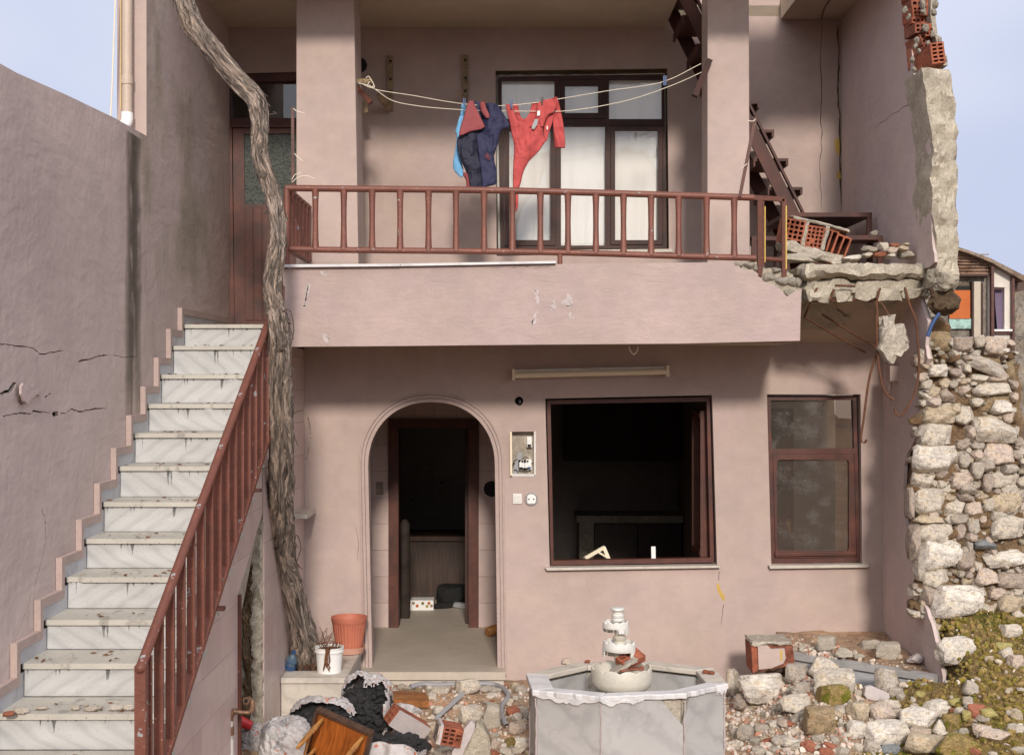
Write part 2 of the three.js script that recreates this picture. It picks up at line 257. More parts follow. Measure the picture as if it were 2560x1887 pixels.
function rockGeo(seed, det, np, rough, lo = .55, hi = .92, block = 0) {
  seedRng(seed * 977 + 5);
  const pl = []; if (block) for (const q of [[1, 0, 0], [-1, 0, 0], [0, 1, 0], [0, -1, 0], [0, 0, 1]]) pl.push([q[0] + rr(-.14, .14), q[1] + rr(-.14, .14), q[2] + rr(-.14, .14), block * rr(.88, 1.12)]); for (let i = 0; i < np; i++) { const z = rr(-1, 1), a = rr(0, 6.283), r = Math.sqrt(1 - z * z); pl.push([r * Math.cos(a), r * Math.sin(a), z, rr(lo, hi)]); }
  let g = new THREE.IcosahedronGeometry(1, det); const p = g.attributes.position, mx = [0, 0, 0];
  for (let i = 0; i < p.count; i++) {
    const x = p.getX(i), y = p.getY(i), z = p.getZ(i); let r = 1.02;
    for (const q of pl) { const t = x * q[0] + y * q[1] + z * q[2]; if (t > 0.02) r = Math.min(r, q[3] / t); }
    r *= 1 + rough * (fb3(x * 1.7 + seed, y * 1.7, z * 1.7, 3) * 1.1 + fb3(x * 6 + seed, y * 6, z * 6, 3) * .45);
    p.setXYZ(i, x * r, y * r, z * r); mx[0] = Math.max(mx[0], Math.abs(x * r)); mx[1] = Math.max(mx[1], Math.abs(y * r)); mx[2] = Math.max(mx[2], Math.abs(z * r));
  }
  g.scale(1 / mx[0], 1 / mx[1], 1 / mx[2]);
  g = toCreasedNormals(g, .38); return boxUV(g);
}
function lathe(prof, seg = 40, fn) {                     // prof: [r, y]; fn(theta, r, y) -> [r, y]
  const pos = [], idx = [], n = prof.length;
  for (let i = 0; i < n; i++) for (let k = 0; k <= seg; k++) { const t = k / seg * Math.PI * 2; let [r, y] = prof[i]; if (fn) [r, y] = fn(t, r, y, i); pos.push(r * Math.cos(t), y, r * Math.sin(t)); }
  for (let i = 0; i < n - 1; i++) for (let k = 0; k < seg; k++) { const a = i * (seg + 1) + k, b = a + seg + 1; idx.push(a, b, a + 1, b, b + 1, a + 1); }
  let g = new THREE.BufferGeometry(); g.setAttribute('position', new THREE.Float32BufferAttribute(pos, 3)); g.setIndex(idx); g = g.toNonIndexed(); return toCreasedNormals(g, .7);
}
function rowCloth(rows, d, o = {}) {                      // rows: [y, xl, xr] photo pixels; a closed soft sheet with folds, hanging at distance d
  const cols = o.cols ?? 22, sub = o.sub ?? 6, th = o.th ?? .02, amp = o.amp ?? .02, fr = o.fr ?? 9, R = [];
  for (let i = 0; i < rows.length - 1; i++) for (let k = 0; k < sub; k++) { const t = k / sub; R.push([0, 1, 2].map(q => lerp(rows[i][q], rows[i + 1][q], t))); } R.push(rows[rows.length - 1]);
  const pos = [], idx = [];
  for (let s = 0; s < 2; s++) for (const [y, a, b] of R) for (let c = 0; c <= cols; c++) {
    const u = c / cols, x = lerp(a, b, u), X = wx(x, d), Y = wy(y, d);
    const sd = o.seed ?? 0, f = amp * (.8 * Math.sin(X * fr * 6.28 + Y * (o.slant ?? 2) * 3 + fb3(X * 4, Y * 4, sd, 2) * 5) + fb3(X * 9, Y * 9, sd + 4, 3) * 1.5 + (o.crease ?? 0) * (.5 - Math.abs(fb3(X * 15 + Y * 3, Y * 3.2 - X * 4, sd + 9, 2)) * 4));
    pos.push(X, Y, -(d + f + (s ? 1 : -1) * th * Math.sqrt(Math.max(0, 1 - (2 * u - 1) ** 2))));
  }
  const n = R.length, w = cols + 1;
  for (let s = 0; s < 2; s++) for (let j = 0; j < n - 1; j++) for (let c = 0; c < cols; c++) { const A = s * n * w + j * w + c, B = A + w; if (s) idx.push(A, A + 1, B, B, A + 1, B + 1); else idx.push(A, B, A + 1, B, B + 1, A + 1); }
  let g = new THREE.BufferGeometry(); g.setAttribute('position', new THREE.Float32BufferAttribute(pos, 3)); g.setIndex(idx); g = mergeVertices(g, 1e-5); g.computeVertexNormals(); return g;
}
function clip(poly, reg) {                               // convex clip, region counter-clockwise
  let out = poly;
  for (let i = 0; i < reg.length && out.length; i++) {
    const a = reg[i], b = reg[(i + 1) % reg.length], ins = p => (b[0] - a[0]) * (p[1] - a[1]) - (b[1] - a[1]) * (p[0] - a[0]) >= 0, nx = [];
    for (let k = 0; k < out.length; k++) { const p = out[k], q = out[(k + 1) % out.length], ip = ins(p), iq = ins(q); if (ip) nx.push(p); if (ip !== iq) { const d1 = (b[0] - a[0]) * (p[1] - a[1]) - (b[1] - a[1]) * (p[0] - a[0]), d2 = (b[0] - a[0]) * (q[1] - a[1]) - (b[1] - a[1]) * (q[0] - a[0]), t = d1 / (d1 - d2); nx.push([lerp(p[0], q[0], t), lerp(p[1], q[1], t)]); } }
    out = nx;
  }
  return out;
}
const parea = p => { let s = 0; for (let i = 0; i < p.length; i++) { const a = p[i], b = p[(i + 1) % p.length]; s += a[0] * b[1] - b[0] * a[1]; } return Math.abs(s) / 2; };
function hollowBrick(w, h, d, nx, ny, seed = 0, broken = 0) {   // clay block, holes run along z; centre at origin
  const holes = [], t = .012, cw = (w - t) / nx, ch = (h - t) / ny; seedRng(seed + 77);
  for (let i = 0; i < nx; i++) for (let j = 0; j < ny; j++) { if (rnd() < broken) continue; const x = -w / 2 + t + i * cw, y = -h / 2 + t + j * ch, a = cw - t, b = ch - t, c = Math.min(a, b) * .18; holes.push([[x + c, y], [x + a - c, y], [x + a, y + c], [x + a, y + b - c], [x + a - c, y + b], [x + c, y + b], [x, y + b - c], [x, y + c]]); }
  const g = ext(shp([[-w / 2, -h / 2], [w / 2, -h / 2], [w / 2, h / 2], [-w / 2, h / 2]], holes), d); g.translate(0, 0, -d / 2); return g;
}

const jit = (g, k) => { boxUV(g); const u = g.attributes.uv; for (let i = 0; i < u.count; i++) u.setXY(i, u.getX(i) + h2(k, 1, 5) * 7, u.getY(i) + h2(k, 2, 5) * 7); return g; };
// ---------- object helpers ----------
const used = {};
const numbered = n => { const k = used[n] = (used[n] ?? -1) + 1; return k ? n + '_' + String(k).padStart(3, '0') : n; };
const sh = m => { m.castShadow = m.receiveShadow = true; return m; };
function thing(name, label, category, pos, group) { const o = new THREE.Group(); o.name = numbered(name); o.userData = { label, category }; if (group) o.userData.group = group; if (pos) o.position.copy(pos); scene.add(o); return o; }
function part(parent, name, g, m, label) {                // world geometry under a parent that may be moved
  boxUV(g); const o = sh(new THREE.Mesh(g, typeof m === 'string' ? mats[m] : m)); o.name = name; if (label) o.userData.label = label;
  if (parent.userData.world !== false) { const b = parent.getWorldPosition(V3(0, 0, 0)); if (b.lengthSq() > 0) o.position.copy(b).negate(); }
  parent.add(o); return o;
}
function one(name, g, m, label, category, group) { boxUV(g); const o = sh(new THREE.Mesh(g, typeof m === 'string' ? mats[m] : m)); o.name = numbered(name); o.userData = { label, category }; if (group) o.userData.group = group; scene.add(o); return o; }
function structure(name, g, m) { boxUV(g); const o = sh(new THREE.Mesh(g, typeof m === 'string' ? mats[m] : m)); o.name = numbered(name); o.userData = { kind: 'structure' }; scene.add(o); return o; }

// ================= terrain =================
const DW = 11.2, DU = 12.6, DB = 10.1, XR = 3.03, XL = -2.604, XS = -1.70;
function terrainH(X, d) {
  const slope = 0.22 + (Math.min(d, 10.1) - 8.5) * 0.42;
  let h = lerp(0.05, slope, sstep(2.55, 3.2, X) * sstep(6.5, 8.6, d));
  h -= .55 * sstep(2.3, 2.8, X) * (1 - sstep(3.02, 3.12, X)) * sstep(9.75, 10.2, d + (X - 2.6) * .9);
  h += .13 * sstep(1.3, 2.0, X) * sstep(8.4, 9.3, d) * (1 - sstep(2.5, 3.0, X)) * (1 - sstep(10.2, 10.8, d));
  h += .2 * sstep(1.75, 2.15, X) * (1 - sstep(2.75, 3.1, X)) * sstep(8.9, 9.75, d);
  h += .05 * sstep(-.5, -1.0, X) * sstep(8.4, 9.3, d) * (1 - sstep(9.6, 10, d));
  h += .075 * sstep(10.2, 10.9, d) * (1 - sstep(1.6, 2.2, X));
  h += fb3(X * 1.3, d * 1.3, 3.3, 4) * .06 + fb3(X * 6, d * 6, 9.1, 3) * .03;
  return h;
}
function onTerrain(q) { for (let d = 6.5; d < 13.5; d += .02) { const X = wx(q[0], d), Y = wy(q[1], d); if (Y <= terrainH(X, d)) return V3(X, Y, -d); } return P(q, 11); }
{
  const x0 = -7, x1 = 9, d0 = 7.3, d1 = 12.2, nx = 260, nd = 130, pos = [], idx = [];
  for (let j = 0; j <= nd; j++) for (let i = 0; i <= nx; i++) { const X = lerp(x0, x1, i / nx), d = lerp(d0, d1, j / nd); const e = Math.min(sstep(x0, x0 + 2, X), 1 - sstep(x1 - 2, x1, X), sstep(d0, d0 + 1, d)); pos.push(X, lerp(-.06, terrainH(X, d), e), -d); }
  for (let j = 0; j < nd; j++) for (let i = 0; i < nx; i++) { const a = j * (nx + 1) + i; idx.push(a, a + 1, a + nx + 1, a + 1, a + nx + 2, a + nx + 1); }
  const mkT = f => { const g = new THREE.BufferGeometry(); g.setAttribute('position', new THREE.Float32BufferAttribute(pos, 3)); const ix = []; for (let t = 0; t < idx.length; t += 3) { const X = (pos[idx[t] * 3] + pos[idx[t + 1] * 3] + pos[idx[t + 2] * 3]) / 3, zz = pos[idx[t] * 3 + 2]; const moss = X > 2.35 + fb3(X * 3, zz * 3, 5, 3) * .8; if (moss === f) ix.push(idx[t], idx[t + 1], idx[t + 2]); } g.setIndex(ix); g.computeVertexNormals(); const r = g.toNonIndexed(); return r; };
  structure('courtyard_ground', mkT(false), 'ground');
  structure('mossy_dirt_bank', mkT(true), 'moss');
  const gp = new THREE.PlaneGeometry(1600, 1600); gp.rotateX(-Math.PI / 2); gp.translate(0, -.08, 0);
  structure('ground', gp, 'street');
}

// ================= the house =================
const house = thing('house', 'two storey pink plastered house with arched doorway and broken balcony', 'house', V3(0, 0, -11.2));
// lower facade with arch, two windows, meter box and cable hole
const archPts = (grow, n = 30) => { const xl = 917 - grow, xr = 1240 + grow, cxa = (xl + xr) / 2, rx = (xr - xl) / 2, ys = 1165, ry = 163 + grow, o = []; for (let i = 0; i <= n; i++) { const t = Math.PI * (1 - i / n); const c = Math.cos(t), s = Math.sin(t); o.push([cxa + rx * Math.sign(c) * Math.pow(Math.abs(c), .92), ys - ry * Math.pow(s, .92)]); } return o; };
const archIn = archPts(0);
const archHole = [[928, 1700], ...archIn, [1247, 1700]];
const bigWin = [zK(80, 125), zK(1517, 95), zK(1560, 1558), zK(118, 1575)];
const smallWin = [zW(62, 88), zW(868, 88), zW(882, 1548), zW(100, 1552)];
const boxHole = [zE(160, 692), zE(425, 690), zE(428, 1150), zE(165, 1165)];
const cable = []; for (let i = 0; i < 14; i++) { const a = i / 14 * 6.283, k = 1 + .16 * (h2(i, 3, 5) - .5); const q = zE(252 + 46 * k * Math.cos(a), 358 + 48 * k * Math.sin(a)); cable.push(q); }
const lw = [[wx(760, DW), -.3], [3.08, -.3], [3.08, 3.0], [wx(760, DW), 3.0]];
const W = (a, d = DW) => wpx(a, d);
part(house, 'lower_wall', faceW(lw, DW, .25, [W(archHole), W(bigWin), W(smallWin), W(boxHole), W(cable), strip(W(jag([b3(2046, 128), b3(2040, 170), b3(2036, 210)], 3, 4, 61)), .003), strip(W(jag([b3(2082, 392), b3(2070, 450), b3(2066, 520), b3(2058, 560)], 3, 4, 62)), .0025), strip(W(jag([z5(440, 1560), z5(462, 1660), z5(458, 1780)], 2, 5, 63)), .002)]), 'facade');
// arch moulding, three ribs
{
  const rib = (a, b, t) => { const A = archPts(a), B = archPts(b); return faceP([[928 - a, 1690], ...A, [1247 + a, 1690], [1247 + b, 1690], ...B.slice().reverse(), [928 - b, 1690]], DW - t, t + .004, [], .002); };
  part(house, 'arch_moulding', mg([rib(-3, 6, .022), rib(7, 14, .028), rib(15, 20, .016)]), 'ledge', 'pale pink ribbed moulding round the arched doorway');
}
// niche behind the arch
const DD = 13.0, FLY = .232;
part(house, 'niche_wall', mg([bx(-1.52, -1.47, FLY, 2.85, DW + .25, DD), bx(.04, .09, FLY, 2.85, DW + .25, DD), bx(-1.52, .09, 2.8, 2.9, DW + .25, DD + .1)]), 'facade');
part(house, 'niche_floor', mg([bx(-1.47, .04, FLY - .15, FLY, DW + .03, 16.4)]), 'floorOld');
{
  const st = part(house, 'threshold_step', bx(wx(904, 11.1), wx(1263, 11.1), FLY - .06, FLY + .004, 11.0, DW + .04), 'floorOld', 'worn marble doorstep slab');
  part(st, 'step_riser', bx(wx(904, 11.1) + .012, wx(1263, 11.1) - .012, -.1, FLY - .06, 11.03, DW + .02), 'marbleOld');
}
// tiles on the niche back wall, round the inner door
const dl = wx(974, DD), dr = wx(1194, DD), dt = wy(1050, DD);
part(house, 'niche_back_wall', faceW([[-1.5, -.1], [.07, -.1], [.07, 2.85], [-1.5, 2.85]], DD + .012, .1, [[[dl, -.05], [dr, -.05], [dr, dt], [dl, dt]]]), 'grout');
{
  const tg = {}; let k = 0;
  for (let i = 0; i < 8; i++) for (let j = 0; j < 11; j++) {
    const x0 = -1.47 + i * .2 - .06, y0 = FLY + j * .25 - .02, r = [[x0 + .0015, y0 + .0015], [x0 + .1985, y0 + .0015], [x0 + .1985, y0 + .2485], [x0 + .0015, y0 + .2485]];
    for (const reg of [[[-1.47, FLY], [dl, FLY], [dl, 2.8], [-1.47, 2.8]], [[dr, FLY], [.04, FLY], [.04, 2.8], [dr, 2.8]], [[dl, dt], [dr, dt], [dr, 2.8], [dl, 2.8]]]) {
      const c = clip(r, reg); if (c.length > 2 && parea(c) > .0008) part(house, 'tile', faceW(c, DD, .012), (k++ % 3) ? 'tilePink' : 'tilePink2');
    }
  }
  const dq = [b2(-0, 0)]; part(house, 'decorated_tile_panel', faceP([z5(563, 1308), z5(607, 1308), z5(609, 1385), z5(565, 1385)], DD - .002, .002), 'rockMauve', 'small patterned ornament on the niche tiles');
  part(house, 'socket_hole', new THREE.CylinderGeometry(.075, .075, .01, 20).rotateX(Math.PI / 2).translate(...P(z5(1248, 1350), DD).toArray()), 'black', 'round black cable hole in the niche tiles');
}
// inner door frame and hall
{
  const fr = part(house, 'inner_door_frame', mg([bx(dl - .01, dl + .085, FLY, dt + .01, DD - .03, DD + .16), bx(dr - .085, dr + .01, FLY, dt + .01, DD - .03, DD + .16), bx(dl + .085, dr - .085, dt - .075, dt + .01, DD - .03, DD + .16)]), 'frame', 'dark brown wooden frame of the inner doorway');
  part(fr, 'door_leaf', bx(dr - .125, dr - .087, FLY + .01, dt - .08, DD + .17, DD + .9), 'frameDark');
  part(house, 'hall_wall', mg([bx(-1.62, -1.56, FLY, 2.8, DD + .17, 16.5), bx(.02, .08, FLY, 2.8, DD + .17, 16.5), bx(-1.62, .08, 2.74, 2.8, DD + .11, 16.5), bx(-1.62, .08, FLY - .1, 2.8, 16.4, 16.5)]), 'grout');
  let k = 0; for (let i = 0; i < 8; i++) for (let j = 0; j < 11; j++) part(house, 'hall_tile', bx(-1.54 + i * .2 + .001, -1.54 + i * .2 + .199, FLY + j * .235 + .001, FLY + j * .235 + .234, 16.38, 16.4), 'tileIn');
  for (const q of [[315, 510], [190, 670], [445, 670], [300, 1360]]) { const c = P(zD(...q), 16.37); part(house, 'ornament_tile', bx(c.x - .06, c.x + .06, c.y - .12, c.y + .12, 16.37, 16.38), 'rockMauve'); }
  part(house, 'hall_bench', mg([bx(-1.54, .0, FLY, .86, 14.62, 15.2)]), 'cupboard', 'low built-in bench at the back of the hall, dark brown standing for its shaded tiling'); part(house, 'hall_ledge', bx(-1.54, .0, .862, .91, 14.58, 15.22), 'woodRim');  // dark brown paints in the dimness of a tiled bench front
}
// big window
{
  const d = DW + .05, w = part(house, 'window', faceP([zK(92, 140), zK(1497, 112), zK(1535, 1535), zK(128, 1560)], d, .07, [[zK(126, 172), zK(1470, 150), zK(1500, 1495), zK(152, 1518)]]), 'frame', 'large empty window frame with all its glass gone');
  part(w, 'sill', faceP([zK(80, 1582), zK(1585, 1562), zK(1587, 1582), zK(95, 1606)], DW - .05, .16, [], .004), 'marbleOld', 'marble sill under the empty window');
  part(w, 'casement_leaf', (() => { const a = P(zK(1376, 222), 11.75), b = P(zK(1500, 200), 11.33), y0 = wy(zK(0, 1490)[1], 11.4); return mg([bar(V3(a.x, y0, a.z), V3(a.x, a.y, a.z), .07, .045), bar(V3(b.x - .04, y0, b.z - .06), V3(b.x - .04, a.y, b.z - .06), .07, .045), bar(V3(a.x, a.y - .04, a.z), V3(b.x - .04, a.y - .04, b.z - .06), .08, .045, V3(0, 1, 0)), bar(V3(a.x, y0 + .04, a.z), V3(b.x - .04, y0 + .04, b.z - .06), .08, .045, V3(0, 1, 0))]); })(), 'frame', 'brown casement swung inwards');
  // kitchen
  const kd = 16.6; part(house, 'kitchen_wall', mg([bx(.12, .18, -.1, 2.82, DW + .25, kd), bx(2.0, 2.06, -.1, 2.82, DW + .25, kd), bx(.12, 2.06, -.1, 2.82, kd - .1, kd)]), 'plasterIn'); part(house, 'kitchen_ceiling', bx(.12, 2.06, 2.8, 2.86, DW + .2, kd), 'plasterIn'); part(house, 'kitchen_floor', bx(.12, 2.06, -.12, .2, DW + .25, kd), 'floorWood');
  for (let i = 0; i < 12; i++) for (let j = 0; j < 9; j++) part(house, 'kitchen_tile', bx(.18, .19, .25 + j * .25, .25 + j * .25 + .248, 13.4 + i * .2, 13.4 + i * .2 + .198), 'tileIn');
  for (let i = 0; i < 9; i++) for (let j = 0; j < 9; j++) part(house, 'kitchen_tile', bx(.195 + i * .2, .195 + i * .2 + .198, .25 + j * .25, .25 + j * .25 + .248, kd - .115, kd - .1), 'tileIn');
}
{
  const k = thing('kitchen_counter', 'stone kitchen counter in the dark room behind the empty window', 'counter', V3(1.2, .2, -16)), e = 16.48;
  part(k, 'worktop', bx(.75, 1.98, .92, 1.0, 15.85, e), 'cement'); part(k, 'side_panel', bx(.78, .95, .2, .92, 15.9, e), 'cement'); part(k, 'cupboard_door', bx(.96, 1.46, .24, .9, 15.93, 15.96), 'cupboard'); part(k, 'cupboard_door', bx(1.47, 1.97, .24, .9, 15.93, 15.96), 'cupboard');
  const c = thing('wall_cupboard', 'dark brown wall cupboard hanging in the kitchen behind the empty window', 'cupboard', V3(1.3, 1.7, -16.2));
  part(c, 'cabinet', bx(.62, 1.98, 1.62, 2.7, 16.05, e), 'cupboard'); for (const x of [.64, 1.09, 1.54]) part(c, 'door', bx(x, x + .43, 1.64, 2.68, 16.02, 16.045), 'cupboard');
}
one('broken_chair', mg([bar(P(zK(420, 1500), 11.7), P(zK(585, 1405), 11.8), .03, .03), bar(P(zK(585, 1405), 11.8), P(zK(630, 1510), 11.75), .03, .03), bar(P(zK(530, 1440), 11.77), P(zK(612, 1490), 11.76), .015, .03)]), 'cream', 'pale broken folding frame lying inside the empty window', 'frame');
one('white_stick', bar(P(zK(1012, 1505), DW + .09), P(zK(1010, 1397), DW + .09), .035, .02), 'white', 'white upright stick on the sill of the empty window', 'stick');
// right-hand window with panes
{
  const d = DW + .06, w = part(house, 'window', faceP([zW(64, 100), zW(832, 100), zW(868, 1530), zW(102, 1545)], d, .06, [[zW(96, 140), zW(800, 136), zW(812, 552), zW(102, 560)], [zW(112, 604), zW(815, 600), zW(836, 1492), zW(135, 1500)]]), 'frame', 'brown timber window with dusty glass beside the broken side wall');
  part(w, 'sill', faceP([zW(80, 1562), zW(945, 1552), zW(950, 1566), zW(925, 1578), zW(160, 1588), zW(92, 1590)], DW - .05, .16, [], .003), 'marbleOld');
  const rounded = (x0, y0, x1, y1, r) => { const o = []; for (const [cx, cy, a] of [[x1 - r, y0 + r, -90], [x1 - r, y1 - r, 0], [x0 + r, y1 - r, 90], [x0 + r, y0 + r, 180]]) for (let k = 0; k <= 4; k++) { const t = (a + k * 22.5) * Math.PI / 180; o.push([cx + r * Math.cos(t), cy + r * Math.sin(t)]); } return o; };
  const rd = rounded(148, 650, 768, 1436, 28).map(q => zW(...q));
  const sash = part(w, 'sash', faceP([zW(114, 606), zW(812, 602), zW(833, 1488), zW(137, 1496)], d - .012, .05, [rd]), 'frame');
  part(sash, 'drip_rail', faceP([zW(132, 1452), zW(832, 1440), zW(834, 1474), zW(134, 1484)], d - .03, .02, [], .003), 'frame');
  part(w, 'pane', faceP([zW(94, 138), zW(640, 138), zW(646, 260), zW(680, 292), zW(806, 300), zW(814, 554), zW(100, 562)], d + .028, .003), dusty, 'upper pane with a bite broken out of its corner');
  part(w, 'pane', faceP([zW(140, 640), zW(775, 640), zW(780, 1445), zW(150, 1445)], d + .014, .003), dusty);
  // room behind
  part(house, 'small_room_wall', mg([bx(2.1, 2.16, -.1, 2.84, DW + .25, 13.4), bx(3.08, 3.14, -.1, 2.84, DW + .25, 12.1), bx(3.08, 3.14, -.1, .9, 12.1, 13.4), bx(2.1, 3.14, -.1, 2.84, 13.3, 13.38), bx(2.1, 3.14, 2.78, 2.84, DW + .25, 13.4), bx(2.1, 3.14, .1, .22, DW + .25, 13.4)]), 'roomGrey');
  const dx0 = wx(zW(100, 0)[0], 12), dx1 = wx(zW(292, 0)[0], 12), gy1 = wy(zW(0, 290)[1], 12), gy0 = wy(zW(0, 1130)[1], 12), gx = wx(zW(212, 0)[0], 12), top = wy(zW(0, 210)[1], 12);
  const door = part(house, 'room_door', faceW([[dx0 - .3, .22], [dx1, .22], [dx1, top], [dx0 - .3, top]], 12, .04, [[[dx0 - .2, gy0], [gx, gy0], [gx, gy1], [dx0 - .2, gy1]]]), 'frame', 'brown inner door seen through the glass');
  part(door, 'pane', bx(dx0 - .2, gx, gy0, gy1, 12.015, 12.02), obscure);
  const hp = P(zW(250, 1230), 11.98); part(door, 'handle', mg([bx(hp.x - .018, hp.x + .018, hp.y - .07, hp.y + .07, 11.98, 12), rod(V3(hp.x, hp.y - .05, hp.z + .03), V3(hp.x - .1, hp.y - .04, hp.z + .03), .008)]), 'bracket');
}
// meter box
{
  const m = thing('fuse_box', 'open fuse box recessed in the wall beside the arch', 'fuse box', P(zE(290, 920), DW + .02));
  const a = P(zE(160, 690), DW), b = P(zE(428, 1160), DW);
  part(m, 'backing', bx(a.x - .02, b.x + .02, b.y - .02, a.y + .02, DW + .085, DW + .1), 'cement'); part(m, 'frame', mg([bx(b.x - .012, b.x + .004, b.y, a.y, DW - .004, DW + .085), bx(a.x, b.x - .012, b.y - .012, b.y + .006, DW - .004, DW + .085)]), 'whiteGlaze');
  part(m, 'batten', faceP([zE(150, 700), zE(173, 692), zE(176, 1165), zE(155, 1170)], DW - .05, .048), 'cream', 'yellowed strip standing out at the left of the fuse box');
  for (const [x, y, h, blue] of [[363, 745, 115], [270, 1000, 100], [300, 1003, 108], [328, 1003, 108], [360, 990, 115, 1]]) { const p = P(zE(x, y), DW + .03), q = P(zE(x, y + h), DW + .03); const br = part(m, 'circuit_breaker', mg([bx(p.x - .02, p.x + .02, q.y, p.y, DW + .035, DW + .085), bx(p.x - .012, p.x + .012, (p.y + q.y) / 2 - .02, (p.y + q.y) / 2 + .02, DW + .02, DW + .035)]), 'white'); part(br, 'lever', bx(p.x - .014, p.x + .014, (p.y + q.y) / 2 - .035, (p.y + q.y) / 2 - .022, DW + .014, DW + .034), blue ? 'blue' : 'black'); }
  const tp = P(zE(232, 1045), DW + .06); const br = part(m, 'circuit_breaker', new THREE.BoxGeometry(.04, .2, .05).rotateZ(-.25).translate(tp.x, tp.y, tp.z), 'grey', 'grey breaker hanging askew');
  part(m, 'wire', mg([tube([P(zE(180, 1080), DW + .05), P(zE(200, 1010), DW + .03), P(zE(235, 990), DW + .03)], .003), tube([P(zE(270, 1000), DW + .04), P(zE(320, 970), DW + .02), P(zE(360, 990), DW + .04)], .003), tube([P(zE(178, 1040), DW + .06), P(zE(260, 1030), DW + .06), P(zE(410, 1035), DW + .06)], .003), tube([P(zE(180, 1130), DW + .05), P(zE(215, 1105), DW + .02), P(zE(240, 1140), DW + .04)], .003)]), 'black');
  const s = thing('light_switch', 'white square light switch below the fuse box', 'switch', P(zE(232, 1420), DW)), sp = P(zE(232, 1420), DW);
  part(s, 'plate', faceP([zE(185, 1368), zE(280, 1368), zE(282, 1474), zE(187, 1476)], DW - .012, .012, [], .003), 'white'); part(s, 'rocker', faceP([zE(196, 1380), zE(272, 1380), zE(273, 1458), zE(197, 1460)], DW - .018, .006, [], .002), 'whiteGlaze');
  const o = thing('power_socket', 'white round-faced power socket next to the light switch', 'socket', P(zE(387, 1420), DW)), c = P(zE(384, 1424), DW);
  part(o, 'plate', faceP([zE(338, 1366), zE(425, 1366), zE(438, 1380), zE(434, 1474), zE(340, 1476)], DW - .012, .012, [], .003), 'white');
  const rg = new THREE.TorusGeometry(.048, .006, 8, 28); rg.translate(c.x, c.y, c.z + .012); part(o, 'ring', rg, 'grey'); part(o, 'pin_hole', mg([-.02, .02].map(q => new THREE.CylinderGeometry(.006, .006, .004, 10).rotateX(Math.PI / 2).translate(c.x + q, c.y, c.z + .013))), 'black');
  const dk = P(zE(252, 358), DW + .1); part(house, 'cable_hole_back', bx(dk.x - .09, dk.x + .09, dk.y - .09, dk.y + .09, DW + .11, DW + .13), 'black');
  one('cut_cable', tube([P(zE(240, 370), DW + .1), P(zE(258, 352), DW + .03), P(zE(262, 375), DW + .0), P(zE(250, 385), DW + .06)], .006), 'grey', 'cut cable ends poking from the round hole above the fuse box', 'cable');
}
// fluorescent batten
{
  const L = thing('tube_lamp', 'long unlit fluorescent batten lamp over the empty window', 'lamp', P([1476, 930], 11.15));
  const a = P([1284, 932], 11.15), b = P([1668, 923], 11.15);
  part(L, 'housing', bar(a, b, .05, .05), 'whiteGlaze'); part(L, 'tube', rod(a.clone().add(V3(.01, -.02, .045)), b.clone().add(V3(-.01, -.02, .045)), .024), 'cream'); part(L, 'end_cap', mg([bar(a.clone().add(V3(-.012, -.015, .02)), a.clone().add(V3(.012, -.015, .02)), .09, .09), bar(b.clone().add(V3(-.012, -.015, .02)), b.clone().add(V3(.012, -.015, .02)), .09, .09)]), 'cream');
}
one('wire_loop', tube([P(z5(2060, 510), 10.4), P(z5(2068, 535), 10.4), P(z5(2088, 556), 10.4), P(z5(2108, 535), 10.4), P(z5(2112, 510), 10.4)], .006), 'rope', 'loop of pale wire under the balcony edge', 'wire');
part(house, 'peeled_patch', mg([faceP([b3(2022, 225), b3(2045, 235), b3(2058, 285), b3(2090, 330), b3(2086, 375), b3(2062, 350), b3(2030, 285)], DW - .0015, .003), ]), 'yellowPaint', 'yellow old paint showing where the plaster has peeled');

// ---------- upper floor ----------
const upWin = [z2(1035, 416), z2(2050, 402), z2(2060, 1492), z2(1042, 1510)];
const upDoor = [[560, 184], [815, 176], [815, 815], [570, 815]];
const crackUp = jag([[0, 0]].length ? [z3(935, 135), z3(925, 300), z3(932, 560), z3(925, 720), z3(933, 800), z3(922, 1000), z3(935, 1240)] : [], 5, 5, 3);
const crackCorner = jag([z3(1030, 140), z3(1036, 400), z3(1030, 560), z3(1040, 700), z3(1044, 1000), z3(1050, 1240)], 4, 5, 8);
part(house, 'upper_wall', faceW([[XL - .1, 2.9], [3.2, 2.9], [3.2, 7.2], [XL - .1, 7.2]], DU, .02, [W(upWin, DU), W(upDoor, DU), strip(W(crackUp, DU), .004), strip(W(crackCorner, DU), .012)]), 'facade');
part(house, 'upper_masonry', faceW([[XL - .1, 2.9], [3.2, 2.9], [3.2, 7.2], [XL - .1, 7.2]], DU + .022, .2, [W(upWin, DU), W(upDoor, DU)]), 'earth');
part(house, 'upper_room', mg([bx(-2.9, 3.3, 2.9, 2.95, DU + .23, 15), bx(-2.9, -1.5, 5.9, 5.95, DU + .23, 15), bx(-2.9, 3.3, 2.9, 5.95, 14.9, 15), bx(-2.95, -2.9, 2.9, 5.95, DU + .23, 15), bx(3.25, 3.3, 2.9, 5.95, DU + .23, 15), bx(-1.5, -1.45, 2.95, 5.9, DU + .23, 14.9)]), 'plasterIn');
part(house, 'peeled_patch', mg([faceP([z3(1006, 822), z3(1036, 815), z3(1040, 880), z3(1030, 925), z3(1012, 880)], DU - .002, .003), faceP([z3(1020, 1010), z3(1043, 1015), z3(1047, 1055), z3(1020, 1055)], DU - .002, .003)]), 'yellowPaint');
